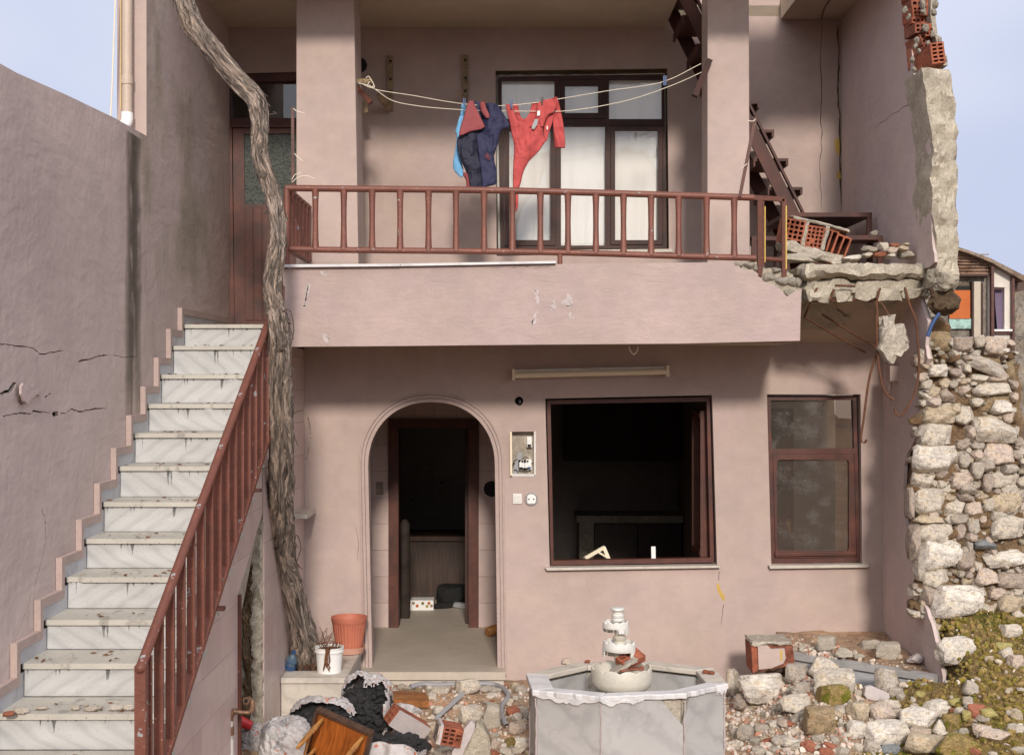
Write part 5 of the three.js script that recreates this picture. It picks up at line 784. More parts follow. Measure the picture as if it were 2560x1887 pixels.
{
  const c = onY(b2(842, 935), .40), t = thing('white_bucket', 'white plastic bucket with dead plants on the planter edge', 'bucket', c); t.userData.world = false;
  const R = .103; part(t, 'bucket', lathe([[0, .004], [R * .86, 0], [R * .97, .15], [R * 1.07, .152], [R * 1.07, .165], [R * 1.0, .166], [R * 1.07, .18], [R * 1.07, .188], [R, .188], [R * .93, .10], [0, .1]], 44), 'white');
  part(t, 'soil', new THREE.CylinderGeometry(R * .95, R * .95, .01, 24).translate(0, .165, 0), 'earth'); seedRng(31); const st = []; for (let i = 0; i < 26; i++) { const a = rr(0, 6.28), r = rr(0, R * .8), x = Math.cos(a) * r, z = Math.sin(a) * r; st.push(tube([V3(x, .165, z), V3(x * 1.2 + rr(-.02, .02), .19 + rr(0, .03), z * 1.2), V3(x * 1.4 + rr(-.04, .04), .18 + rr(0, .06), z * 1.4)], .0022, 6, 4)); }
  for (let i = 0; i < 16; i++) { const o = rr(-.025, .025); st.push(tube([V3(o, .185, R * .9), V3(o * .8, .19, R * 1.12), V3(o * .7 + rr(-.015, .015), .1, R * 1.13), V3(o * 1.2 + rr(-.02, .02), .02 + rr(0, .06), R * 1.1)], .003, 10, 4)); }
  part(t, 'dead_stems', mg(st), 'leafDry');
}
{
  const c = onY(b2(525, 915), .41), t = thing('plastic_bottle', 'crumpled clear plastic bottle with blue ends beside the vine foot', 'bottle', c); t.userData.world = false; t.rotation.z = -.25; t.rotation.x = .3;
  part(t, 'body', lathe([[0, 0], [.038, .0], [.042, .02], [.036, .05], [.043, .08], [.03, .11], [.014, .13], [.014, .14]], 18), bottleMat); part(t, 'cap', lathe([[0, .155], [.016, .155], [.016, .135], [0, .135]], 14), 'blue'); part(t, 'label', lathe([[.0435, .015], [.0435, .04]], 18), 'blue');
}
{
  seedRng(51); const st = []; for (let i = 0; i < 60; i++) { const p = onY([rr(745, 800), rr(1655, 1675)], .385); const a = rr(0, 6.28), L = rr(.04, .12); st.push(tube([p, p.clone().add(V3(Math.cos(a) * L * .5, L * .5, Math.sin(a) * L * .5)), p.clone().add(V3(Math.cos(a) * L, L * rr(0, .7), Math.sin(a) * L))], .003, 6, 4)); }
  for (let i = 0; i < 14; i++) { const p = onY([rr(800, 830), rr(1620, 1640)], .39); st.push(tube([p, p.clone().add(V3(rr(-.02, .02), .1, 0)), p.clone().add(V3(rr(-.05, .05), rr(.1, .2), rr(-.02, .03)))], .0018, 6, 4)); }
  const o = one('dead_weeds', mg(st), 'leafDry', 'dry brown weeds in the planter round the vine foot', 'weeds'); o.userData.kind = 'stuff';
}

// ================= balcony things =================
{
  const st = thing('metal_staircase', 'steep dark brown open stairs rising behind the balcony pillar', 'stairs', V3(2.7, 3.02, -12)), dn = 11.78, df = 12.5;
  const a = P([1712, -10], dn), b = P([1985, 540], dn), dir = b.clone().sub(a), e = a.clone().addScaledVector(dir, (3.03 - a.y) / dir.y), s = a.clone().addScaledVector(dir, -.25);
  const far = v => V3(v.x, v.y, -df);
  part(st, 'stringer', mg([bar(s, e, .11, .03), bar(s.clone().add(V3(.075, .03, .012)), e.clone().add(V3(.075, .03, .012)), .02, .05)]), 'iron'); part(st, 'stringer', bar(far(s), far(e), .12, .03), 'iron');
  for (let k = -1; k < 12; k++) { const y = 3.25 + k * .247 - .01 + .0; if (y < 3.1) continue; const t = (y - a.y) / dir.y, x = a.x + dir.x * t; part(st, 'tread', mg([bx(x - .10, x + .20, y - .012, y + .012, dn + .02, df - .02), bx(x + .18, x + .20, y - .05, y - .013, dn + .02, df - .02), bx(x - .10, x - .085, y - .06, y - .013, dn + .02, df - .02)]), 'iron'); }
  const f = (x0, y0, x1, y1, d0, d1) => { const A = P([x0, y0], d0), B = P([x1, y1], d0); return part(st, 'base_step', mg([bx(A.x, B.x, A.y - .035, A.y, d0, d1), bx(B.x - .04, B.x, 3.02, A.y - .036, d0, d0 + .03), bx(A.x, A.x + .04, 3.02, A.y - .036, d0, d0 + .03), bx(B.x - .04, B.x, 3.02, A.y - .036, d1 - .03, d1)]), 'iron'); };
  f(1962, 531, 2181, 560, 11.3, 12.2); f(2030, 588, 2209, 620, 10.95, 11.28); f(1880, 590, 1975, 610, 11.4, 11.9);
}
{
  const lb = thing('line_bracket', 'wooden clothes line bracket fixed to the wide pillar', 'bracket', P([900, 215], 11.45)); part(lb, 'arm', bar(P([880, 203], 11.45), P(z2(305, 478), 11.4), .035, .025), 'bracket'); part(lb, 'brace', bar(P(z2(205, 500), 11.5), P(z2(298, 608), 11.4), .04, .03), 'frame');
  const rb = thing('line_bracket', 'dark wooden clothes line bracket fixed to the pillar beside the open stairs', 'bracket', P([1755, 195], 11.2)); part(rb, 'arm', bar(P([1775, 150], 11.26), P([1737, 240], 11.1), .045, .03), 'frameDark');
  const rope = a => tube(a.map(q => P(q[2] ? q[2](q[0], q[1]) : z2(q[0], q[1]), 11.35)), .0032, 120, 6);
  one('clothes_line', rope([[292, 500], [300, 516], [560, 565], [830, 610], [1040, 624], [1250, 608], [1400, 585], [1700, 535], [2030, 480], [220, 375, z3]]), 'rope', 'upper straight strand of the pale clothes line', 'clothes line');
  one('clothes_line', rope([[225, 490], [290, 505], [420, 590], [560, 622], [800, 645], [1050, 654], [1290, 656], [1420, 656], [1600, 635], [1850, 582], [2110, 490], [235, 420, z3]]), 'rope', 'lower slack strand of the pale clothes line', 'clothes line');
  one('rope_knot', mg([tube([[270, 460], [285, 450], [300, 470], [315, 500], [300, 520], [280, 505], [292, 480]].map(q => P(z2(...q), 11.34)), .004, 30, 5), tube([[225, 490], [250, 495], [285, 512], [320, 515], [310, 485]].map(q => P(z2(...q), 11.33)), .004, 30, 5)]), 'rope', 'tangled rope knot at the end of the clothes line', 'rope');
  for (const [x0, y0, y1, xa, lab] of [[415, 330, 655, 1, 'rusty yellowed wall bracket nearer the wide pillar'], [858, 325, 590, 2, 'rusty pale wall bracket behind the navy jacket']]) { const t = thing('wall_bracket', lab, 'bracket', P(z2(x0, y0 + 160), DU)); part(t, 'rail', bar(P(z2(x0, y1), DU - .02), P(z2(x0 - 2, y0), DU - .02), .05, .035), 'bracket'); part(t, 'arm', bar(P(z2(x0 - 5, y1 - 10), DU - .04), P(xa === 1 ? z2(345, 560) : z2(820, 545), DU - .42), .05, .03), 'bracket'); part(t, 'bolt', mg([30, 135, 210].map(k => new THREE.CylinderGeometry(.012, .012, .01, 10).rotateX(Math.PI / 2).translate(...P(z2(x0, y0 + k), DU - .042).toArray()))), 'black'); }
  one('hook_bracket', bar(P(z2(265, 600), 12.2), P(z2(272, 665), 12.2), .035, .02), 'bracket', 'short yellowed metal strip hanging under the clothes line bracket', 'bracket');
  const c = P(z2(232, 385), DU); one('vent_hole', new THREE.CylinderGeometry(.07, .07, .012, 20).rotateX(Math.PI / 2).translate(c.x, c.y, c.z + .004), 'black', 'round black pipe hole high on the balcony wall by the pillar', 'vent');
}
const rw = (zf, list) => list.map(([y, a, b]) => { const p = zf(a, y), q = zf(b, y); return [p[1], p[0], q[0]]; });
{
  const j = thing('jacket', 'navy quilted jacket with faded red lining pegged on the clothes line', 'jacket', P(zC(500, 1290), 11.35));
  part(j, 'body', rowCloth(rw(zC, [[205, 585, 740], [250, 600, 770], [320, 600, 815], [400, 560, 865], [470, 520, 908], [500, 500, 895], [540, 480, 800], [580, 470, 775], [640, 470, 762], [720, 480, 752], [800, 490, 722], [880, 500, 698], [960, 510, 705], [1040, 520, 728], [1120, 530, 736], [1200, 532, 732], [1240, 534, 720], [1290, 536, 560]]), 11.32, { th: .03, amp: .02, fr: 5, seed: 3, crease: .45, sub: 10, cols: 40 }), 'navy');
  part(j, 'inner_side', rowCloth(rw(zC, [[545, 350, 560], [580, 270, 560], [640, 228, 560], [720, 216, 560], [800, 226, 560], [880, 246, 560], [960, 280, 560], [1040, 318, 560], [1100, 345, 560], [1160, 370, 560], [1290, 390, 560]]), 11.34, { th: .025, amp: .024, fr: 4, seed: 9, crease: .5, sub: 10, cols: 40 }), 'lining', 'dark shiny lining of the jacket');
  part(j, 'red_flap', rowCloth(rw(zC, [[165, 375, 435], [220, 350, 452], [300, 325, 490], [400, 296, 535], [460, 275, 565], [500, 264, 582], [530, 256, 540], [560, 250, 400], [610, 242, 290]]), 11.27, { th: .012, amp: .008, fr: 4, seed: 5 }), 'redLining', 'faded red lining turned outwards');
  part(j, 'collar', rowCloth(rw(zC, [[185, 510, 580], [240, 515, 590], [300, 530, 620], [350, 560, 642], [390, 590, 636]]), 11.28, { th: .02, amp: .006, seed: 6 }), 'redLining');
  part(j, 'back_panel', rowCloth(rw(zC, [[175, 440, 520], [260, 460, 610], [340, 490, 640], [420, 520, 650], [500, 540, 650], [560, 450, 640]]), 11.36, { th: .02, amp: .01, seed: 8 }), 'navy');
  part(j, 'cuff', rowCloth(rw(zC, [[1090, 300, 350], [1130, 300, 395], [1180, 330, 405], [1240, 340, 400], [1290, 338, 385]]), 11.36, { th: .02, amp: .01, seed: 2 }), 'redLining');
  part(j, 'embroidery', mg([[[575, 870], [600, 880], [625, 850]], [[590, 850], [610, 875], [640, 890]], [[600, 900], [625, 880], [650, 915]], [[610, 830], [620, 860], [635, 900]], [[575, 905], [605, 895], [630, 925], [648, 900]]].map(a => tube(a.map(q => P(zC(...q), 11.27)), .0025, 10, 4))), 'redLining', 'small pink embroidered emblem');
  one('blue_shirt', rowCloth(rw(zC, [[198, 275, 330], [260, 268, 335], [330, 262, 320], [420, 235, 300], [500, 212, 290], [560, 196, 280], [600, 215, 270], [680, 212, 270], [780, 196, 270], [880, 178, 275], [960, 165, 280], [1030, 168, 300], [1080, 190, 302], [1120, 230, 300], [1150, 265, 290]]), 11.42, { th: .015, amp: .012, fr: 6, seed: 1 }), 'blueCloth', 'light blue shirt hanging behind the navy jacket', 'shirt');
  const s = thing('red_shirt', 'faded red long sleeved shirt pegged on the clothes line', 'shirt', P(zC(990, 1590), 11.35));
  part(s, 'body', rowCloth(rw(zC, [[440, 900, 1345], [480, 905, 1335], [520, 910, 1330], [600, 925, 1340], [680, 945, 1365], [720, 952, 1340], [800, 956, 1290], [860, 952, 1230], [940, 946, 1150], [1040, 944, 1095], [1120, 940, 1065], [1220, 940, 1045], [1300, 940, 1015], [1400, 955, 1012], [1500, 972, 1012], [1560, 974, 1002], [1592, 976, 990]]), 11.33, { th: .03, amp: .016, fr: 5, slant: -5, seed: 13, cols: 48, sub: 10, crease: .45 }), 'redCloth');
  part(s, 'left_shoulder', rowCloth(rw(zC, [[212, 845, 930], [260, 852, 940], [320, 866, 960], [380, 880, 990], [440, 896, 1030], [480, 904, 1080]]), 11.33, { th: .02, amp: .01, seed: 15 }), 'redCloth');
  part(s, 'back_neck', mg([rowCloth(rw(zC, [[205, 935, 1005], [260, 945, 1015], [320, 965, 1030], [380, 990, 1048], [430, 1020, 1180], [480, 1060, 1180], [495, 1100, 1160]]), 11.39, { th: .01, amp: .008, seed: 16 }), rowCloth(rw(zC, [[185, 1190, 1260], [240, 1175, 1260], [320, 1155, 1250], [400, 1100, 1240], [450, 1060, 1220]]), 11.37, { th: .012, amp: .01, seed: 17 })]), 'redCloth');
  part(s, 'right_shoulder', rowCloth(rw(zC, [[125, 1470, 1508], [150, 1340, 1508], [200, 1250, 1502], [260, 1245, 1495], [310, 1240, 1470], [340, 1235, 1400], [400, 1220, 1370], [450, 1190, 1350], [500, 1150, 1335]]), 11.31, { th: .018, amp: .016, seed: 18, crease: .45, sub: 10, cols: 40 }), 'redCloth');
  part(s, 'sleeve', rowCloth(rw(zC, [[120, 1490, 1512], [200, 1492, 1540], [300, 1490, 1562], [400, 1458, 1582], [460, 1455, 1592], [540, 1462, 1604], [640, 1468, 1612], [720, 1474, 1618], [770, 1480, 1616]]), 11.38, { th: .022, amp: .016, seed: 19, crease: .45, sub: 10, cols: 30 }), 'redCloth');
  part(s, 'armhole_lining', rowCloth(rw(zC, [[320, 1420, 1490], [400, 1360, 1462], [480, 1345, 1440], [560, 1338, 1410], [640, 1345, 1390], [685, 1362, 1378]]), 11.36, { th: .008, amp: .005, seed: 20 }), 'redCloth');
  part(s, 'neck_label', faceP([zC(1195, 470), zC(1225, 400), zC(1270, 400), zC(1255, 470), zC(1215, 530), zC(1180, 520)], 11.27, .004), 'grey', 'grey printed neck label'); part(s, 'neck_label', faceP([zC(1255, 295), zC(1290, 290), zC(1290, 350), zC(1255, 360)], 11.27, .004), 'white'); part(s, 'care_tag', faceP([zC(1376, 490), zC(1392, 487), zC(1390, 535), zC(1376, 538)], 11.33, .003), 'white');
  for (const [x, y, m, lab] of [[312, 165, 'blue', 'blue clothes peg on the light blue shirt'], [570, 185, 'leafDry', 'brown clothes peg on the jacket collar'], [918, 190, 'blue', 'dark blue clothes peg on the red shirt'], [1316, 150, 'woodRim', 'dark clothes peg on the red shirt shoulder']]) { const p = P(zC(x, y), 11.29); one('clothes_peg', mg([new THREE.BoxGeometry(.008, .07, .014).rotateZ(.08).translate(p.x - .005, p.y - .012, p.z), new THREE.BoxGeometry(.008, .07, .014).rotateZ(-.08).translate(p.x + .006, p.y - .012, p.z)]), m, lab, 'clothes peg', 'pegs on the clothes line'); }
  const p = P(z2(2035, 475), 11.35); one('clothes_peg', mg([new THREE.BoxGeometry(.012, .08, .016).translate(p.x - .008, p.y, p.z), new THREE.BoxGeometry(.012, .08, .016).translate(p.x + .008, p.y, p.z)]), 'blue', 'lone blue clothes peg on the empty stretch of line', 'clothes peg', 'pegs on the clothes line');
}
// rubble on the broken slab
const YS = 3.44;
{
  const t = thing('brick_lump', 'fallen lump of hollow orange bricks lying on the broken slab', 'bricks', P(z3(900, 1500), 10.3)); const d = 10.25;
  const bq = (cx, cy, w, h, nx, ny, rz, s, brk) => { const c = P(z3(cx, cy), d), k = d / F / 2.36; const g = hollowBrick(w * k, h * k, .22, nx, ny, s, brk); g.rotateX(.12); g.rotateZ(rz); g.translate(c.x, c.y, c.z - .08); part(t, 'hollow_brick', g, 'brick'); };
  bq(762, 1360, 125, 150, 4, 5, -.18, 1, 0); bq(888, 1390, 105, 130, 4, 5, -.14, 2, .05); bq(975, 1420, 80, 150, 2, 1, -.3, 3, .0); bq(1045, 1445, 90, 130, 2, 1, -.35, 4, 0);
  part(t, 'mortar', (() => { const at = (q, x, y, rz) => { q.rotateZ(rz); const e = P(z3(x, y), d); q.translate(e.x, e.y, e.z - .07); return q; }; const g = at(roughBox(.50, .07, .22, .03, .025, 9, 3, .2), 870, 1490, -.27), g2 = at(roughBox(.47, .022, .22, .025, .012, 9, 4, .2), 925, 1322, -.24), g3 = at(roughBox(.03, .2, .22, .025, .012, 9, 7, .2), 832, 1380, -.2), g4 = at(roughBox(.03, .2, .22, .025, .012, 9, 8, .2), 948, 1405, -.25); return mg([g, g2, g3, g4]); })(), 'cement');
  const deb = [[800, 1525, 240, 55, 'cement', 'grey flat slab fragment at the end of the railing'], [1095, 1528, 135, 40, 'rockWhite', 'pale flat fragment on the broken slab under the brick lump'], [1210, 1470, 90, 40, 'cement', 'grey mortar lump on the broken slab'], [1290, 1460, 70, 60, 'rockPale', 'pale crumbled lump on top of the slab debris'], [1270, 1505, 90, 30, 'brick', 'orange brick shard in the slab debris'], [1345, 1480, 80, 45, 'rockPink', 'pinkish shard on the slab debris'], [1400, 1470, 90, 40, 'rockTan', 'tan flat shard on the slab debris'], [1430, 1505, 80, 40, 'cement', 'grey shard at the edge of the slab debris'], [1200, 1505, 70, 30, 'rockPale', 'pale shard beside the slab debris'], [1350, 1450, 60, 30, 'brick', 'small orange shard on top of the slab debris'], [1420, 1445, 50, 18, 'rockTan', 'thin tan chip on top of the slab debris'], [1330, 1512, 60, 26, 'rockWhite', 'whitish chip in the slab debris'], [985, 1550, 90, 22, 'brick2', 'reddish brick slivers under the brick lump'], [1540, 1480, 110, 70, 'cement', 'dark concrete lump against the column foot'], [1235, 1380, 40, 30, 'cement', 'small grey lump on the brown step']];
  deb.forEach(([x, y, w, h, m, lab], i) => { const c = P(z3(x, y), 10.3), k = 10.3 / F / 2.36; const o = one('slab_fragment', rockSmall[i % 10], { cement: 'rockCement', concreteDark: 'rockCement', brick: 'rockBrick', brick2: 'rockBrick' }[m] ?? m, lab, 'rubble', 'debris on the broken balcony slab'); o.position.copy(c); o.scale.set(w * k * .52, h * k * .55, .09 + .04 * h2(i, 1, 2)); o.rotation.z = (h2(i, 5, 5) - .5) * .25; });
}

// ================= fountain =================
{
  const YR = .62, px = [[1315, 1684], [1331, 1726], [1500, 1742], [1718, 1733], [1822, 1709], [1786, 1670], [1629, 1652], [1443, 1656]], o = px.map(q => onY(q, YR)).map(v => [v.x, -v.z]);
  const c = o.reduce((a, p) => [a[0] + p[0] / 8, a[1] + p[1] / 8], [0, 0]), sc = (p, k) => [c[0] + (p[0] - c[0]) * k, c[1] + (p[1] - c[1]) * k];
  const f = thing('fountain_basin', 'octagonal grey marble fountain basin with chipped rim', 'fountain', V3(c[0], 0, -c[1]));
  const inn = o.map(p => sc(p, .785)), pan = o.map(p => sc(p, .955)), pin = o.map(p => sc(p, .815));
  for (let i = 0; i < 8; i++) {
    const j = (i + 1) % 8, sh_ = (a, b, t) => [lerp(a[0], b[0], t), lerp(a[1], b[1], t)];
    const A = sh_(o[i], o[j], .004), B = sh_(o[i], o[j], .996), C = sh_(inn[i], inn[j], .996), D = sh_(inn[i], inn[j], .004);
    const yo = (h2(i, 3, 3) - .5) * .008;
    part(f, 'rim_slab', (() => { let pts = [A, B, C, D]; if (i >= 1 && i <= 3) { const e = jag([A, B], .0, 1, 1); pts = [A]; for (let k = 1; k < 14; k++) { const t = k / 14, q = sh_(o[i], o[j], t), n = h2(i, k, 4) * .022 * (k % 3 ? 1 : .3); pts.push([lerp(q[0], c[0], n / .6), lerp(q[1], c[1], n / .6)]); } pts.push(B, C, D); } const g = ext(shp(pts.map(p => [p[0], -p[1]])), .036, .007); g.rotateX(Math.PI / 2); g.translate(0, YR + yo - .008 + .0, 0); return g; })(), i === 1 || i === 2 || i === 3 || i === 0 ? 'marble' : 'marbleOld');
    // wall panels as upright slabs: build in local frame then place
    const P0 = pan[i], P1 = pan[j], L = Math.hypot(P1[0] - P0[0], P1[1] - P0[1]), h = YR - .042, ang = Math.atan2(-(P1[1] - P0[1]), P1[0] - P0[0]);
    let out = [[.003, -.1], [L - .003, -.1], [L - .003, h], [.003, h]];
    if (i === 2) out = [[.003, -.1], [L - .003, -.1], [L - .004, h - .17], [L - .05, h - .12], [L - .11, h - .05], [L - .15, h], [.003, h]];
    if (i === 3) out = [[.003, -.1], [L - .003, -.1], [L - .003, h], [.06, h], [.035, h - .08], [.003, h - .15]];
    const place = g => { g.rotateY(-ang * 0); const m = new THREE.Matrix4().makeBasis(V3((P1[0] - P0[0]) / L, 0, -(P1[1] - P0[1]) / L), V3(0, 1, 0), V3((P1[1] - P0[1]) / L, 0, (P1[0] - P0[0]) / L)); m.setPosition(P0[0], 0, -P0[1]); g.applyMatrix4(m); return g; };
    part(f, 'side_panel', place(ext(shp(out), .022, .003).translate(0, 0, -.02)), 'marbleGrey');
    part(f, 'cement_core', place((() => { const g = new THREE.BoxGeometry(L - .03, h + .08, .05, 20, 14, 1); g.translate(L / 2, h / 2 - .05, -.05); const p = g.attributes.position; for (let q = 0; q < p.count; q++) p.setZ(q, p.getZ(q) + fb3(p.getX(q) * 14 + i, p.getY(q) * 14, 3, 3) * .012 - .004); return toCreasedNormals(g, .5); })()), 'cement');
    const I0 = pin[i], I1 = pin[j]; part(f, 'inner_panel', (() => { const Li = Math.hypot(I1[0] - I0[0], I1[1] - I0[1]), g = new THREE.BoxGeometry(Li - .004, h + .08, .015); g.translate(Li / 2, h / 2 - .05, 0); const m = new THREE.Matrix4().makeBasis(V3((I1[0] - I0[0]) / Li, 0, -(I1[1] - I0[1]) / Li), V3(0, 1, 0), V3((I1[1] - I0[1]) / Li, 0, (I1[0] - I0[0]) / Li)); m.setPosition(I0[0], 0, -I0[1]); g.applyMatrix4(m); return g; })(), i % 2 ? 'marbleGrey' : 'marbleOld');
    if (i >= 1 && i <= 3) {                                 // ragged lip left under the broken moulding
      const R0 = o[i], R1 = o[j], LL = Math.hypot(R1[0] - R0[0], R1[1] - R0[1]), top = YR - .03; const [t0, t1] = [[0, 1], [.0, .97], [.0, .50], [.74, .99]][i], n = 22, bt = []; for (let k = 0; k <= n; k++) { const e = Math.min(1, Math.min(k, n - k) / 1.5); bt.push([lerp(t0, t1, k / n) * LL, top - .004 - e * (.012 + .026 * sstep(.3, .7, pf(k / n, i * .13, 6, 6, 5 + i, 3)))]); } const g = ext(shp([[t0 * LL, top], ...bt, [t1 * LL, top]]), .024, .004); const m = new THREE.Matrix4().makeBasis(V3((R1[0] - R0[0]) / LL, 0, -(R1[1] - R0[1]) / LL), V3(0, 1, 0), V3((R1[1] - R0[1]) / LL, 0, (R1[0] - R0[0]) / LL)); const s = sc([(R0[0]), R0[1]], .985); m.setPosition(s[0], 0, -s[1]); g.translate(0, 0, -.018); g.applyMatrix4(m); part(f, 'broken_lip', g, 'marble');
    }
  }
  for (let i = 0; i < 8; i++) { const p = sc(pan[i], 1.006), g = new THREE.CylinderGeometry(.006, .008, YR - .05, 6, 24); g.translate(p[0], (YR - .05) / 2, -p[1]); const q = g.attributes.position; for (let k = 0; k < q.count; k++) { const n = fb3(q.getX(k) * 9, q.getY(k) * 22 + i * 7, 3, 3) * .016; q.setX(k, q.getX(k) + n); q.setZ(k, q.getZ(k) + n * .5); } part(f, 'mortar_joint', g, 'plasterChip'); }
  part(f, 'floor', flatW(pan, .12, .1), 'cement');
  const ho = onY(b3(720, 1015), YR - .1); 
  // centre piece
  const cc = V3(wx(1554, 9.05), .12, -9.05), t = thing('fountain_tiers', 'white tiered fountain with scalloped bowls and broken drip edges', 'fountain', cc); t.userData.world = false; const kx = 9.05 / F / 3.2014, Y = y => wy(b3(0, y)[1], 9.05) - .12;
  const scal = (r, n, a) => th => a * Math.pow(Math.abs(Math.sin(th * n / 2)), .7);
  const Rb = 243 * kx, s1 = scal(0, 11, .02);
  part(t, 'pedestal', lathe([[0, 0], [.08, 0], [.07, .04], [.052, .08], [.052, Y(1085)], [0, Y(1085)]], 28), 'bowl');
  part(t, 'lower_bowl', lathe([[0, Y(1090)], [Rb * .5, Y(1088)], [Rb * .82, Y(1074)], [Rb * .96, Y(1042)], [Rb, Y(1000)], [Rb, Y(925)], [Rb * .985, Y(912)], [Rb * .94, Y(912)], [Rb * .93, Y(940)], [Rb * .8, Y(1010)], [0, Y(1030)]], 96, (th, r, y, i) => i >= 5 && i <= 8 ? [r, y + s1(th) - (i === 8 ? .01 : 0)] : [r, y]), 'bowl');
  const skirt = (y0, y1, R, n, tilt, m, nm, miss) => { const g = lathe([[R * .2, Y(y0) - .03], [R * .75, Y(y0) - .03], [R * .86, Y(y0) - .012], [R * .9, Y(y0)], [R * .97, Y(y0) - .004], [R, Y(y0) - .02], [R * 1.01, Y((y0 + y1) / 2)], [R * .99, Y(y1)], [R * .93, Y(y1)], [R * .9, Y((y0 + y1) / 2)], [R * .2, Y(y0) - .045]], 200, (th, r, y, i) => { const lob = Math.pow(Math.abs(Math.cos(th * n / 2 + .5)), .5), up = Math.pow(Math.abs(Math.sin(th * n / 2)), .7) * .012, mid = Y(lerp(y0, y1, .52)); if (i === 7 || i === 8) { let yy = lob < .45 ? mid + .004 : lerp(mid, y, .75 + .25 * Math.sin(th * 3 + 1)); if (miss && Math.sin(th - miss) > .6) yy = mid + .008; return [r, yy]; } if (i === 6 || i === 9) return [r, mid + .012]; if (i >= 2 && i <= 4) return [r, y + up]; return [r, y]; }); if (tilt) g.rotateZ(tilt); part(t, nm, g, m); };
  const shift = -40 * kx;
  part(t, 'stem', lathe([[0, Y(1030)], [.034, Y(1030)], [.03, Y(870)], [.034, Y(850)], [.046, Y(700)], [.03, Y(690)], [.042, Y(670)], [.044, Y(655)], [.03, Y(645)], [.038, Y(620)], [.03, Y(560)], [.03, Y(540)], [0, Y(540)]], 28).translate(-15 * kx, 0, 0), 'bowl');
  { const n0 = t.children.length; skirt(700, 838, 132 * kx, 10, -.05, 'whiteGlaze', 'middle_bowl', .2); t.children[n0].position.x = -62 * kx; }
  { const n0 = t.children.length; skirt(540, 640, 105 * kx, 10, .02, 'whiteGlaze', 'upper_bowl', .9); t.children[n0].position.x = -26 * kx; }
  part(t, 'finial', lathe([[0, Y(530)], [.04, Y(530)], [.043, Y(515)], [.037, Y(505)], [.043, Y(492)], [.042, Y(478)], [.035, Y(470)], [.036, Y(462)], [.030, Y(455)], [.044, Y(446)], [.048, Y(436)], [.045, Y(424)], [.03, Y(420)], [0, Y(420)]], 32, (th, r, y) => [r * (1 + .03 * Math.sin(th * 3 + y * 30)), y]).translate(-30 * kx, 0, 0), 'whiteGlaze');
  const hb = thing('broken_hollow_brick', 'broken orange hollow brick lying in the fountain bowl', 'brick', P(b3(1310, 880), 8.95)), bc = P(b3(1310, 872), 9.0);
  const g1 = hollowBrick(.17, .10, .05, 3, 2, 4, .3); g1.rotateX(-1.0); g1.rotateY(.5); g1.rotateZ(.35); g1.translate(bc.x + .02, bc.y + .03, bc.z); part(hb, 'brick_shell', g1, 'brick'); const g2 = roughBox(.2, .02, .1, .02, .012, 14, 3, .2); g2.rotateZ(.5); g2.translate(bc.x - .03, bc.y + .0, bc.z + .06); part(hb, 'plaster_skin', g2, 'cement'); const g3 = roughBox(.16, .012, .07, .02, .01, 14, 6, .2); g3.rotateZ(.06); g3.translate(bc.x + .02, bc.y - .015, bc.z + .09); part(hb, 'plaster_skin', g3, 'brick2');
  const chips = [[835, 855, .05, 'rockPink', 'pinkish chip on the far rim of the fountain'], [990, 853, .022, 'brick', 'tiny orange chip on the far rim of the fountain'], [1940, 935, .03, 'brick', 'orange brick chip on the fountain rim corner'], [1985, 942, .025, 'brick2', 'reddish sliver on the fountain rim corner']]; chips.forEach(([x, y, s, m, lab], i) => { const p = onY(b3(x, y), YR + .012); const e = one('rim_chip', rockSmall[i], m, lab, 'chip'); e.position.copy(p); e.scale.set(s, s * .5, s * .7); });
}

// ================= corner planter with rubble =================
const KA = V3(2.16, .487, -10.53), KB = V3(3.02, .487, -9.72);
{
  const k = thing('corner_planter', 'low grey marble planter edge across the corner of the two walls', 'planter', KA.clone().setY(0));
  const dir = KB.clone().sub(KA).normalize(), mk2 = (y0, y1, off, th) => { const g = new THREE.BoxGeometry(KA.distanceTo(KB), y1 - y0, th); g.translate(KA.distanceTo(KB) / 2, (y0 + y1) / 2, -off); const m = new THREE.Matrix4().makeBasis(dir, V3(0, 1, 0), dir.clone().cross(V3(0, 1, 0))); m.setPosition(KA.x, 0, KA.z); g.applyMatrix4(m); return g; };
  part(k, 'edge_slab', mk2(.445, .487, 0, .10), 'marbleGrey'); part(k, 'front_panel', mk2(-.1, .444, .0, .04), 'marbleBlue');
  part(k, 'soil', (() => { const g = new THREE.BufferGeometry(), n = 16, pos = [], idx = []; for (let j = 0; j <= n; j++) for (let i = 0; i <= n; i++) { const t = i / n, s = j / n, X = lerp(KA.x, KB.x, t), z = lerp(KA.z, KB.z, t); const zz = lerp(z, -DW, s); pos.push(X, .475 + s * .05 + fb3(X * 5, zz * 5, 2, 3) * .05, zz); } for (let j = 0; j < n; j++) for (let i = 0; i < n; i++) { const a = j * (n + 1) + i; idx.push(a, a + 1, a + n + 1, a + 1, a + n + 2, a + n + 1); } g.setAttribute('position', new THREE.Float32BufferAttribute(pos, 3)); g.setIndex(idx); g.computeVertexNormals(); return g; })(), 'ground');
}
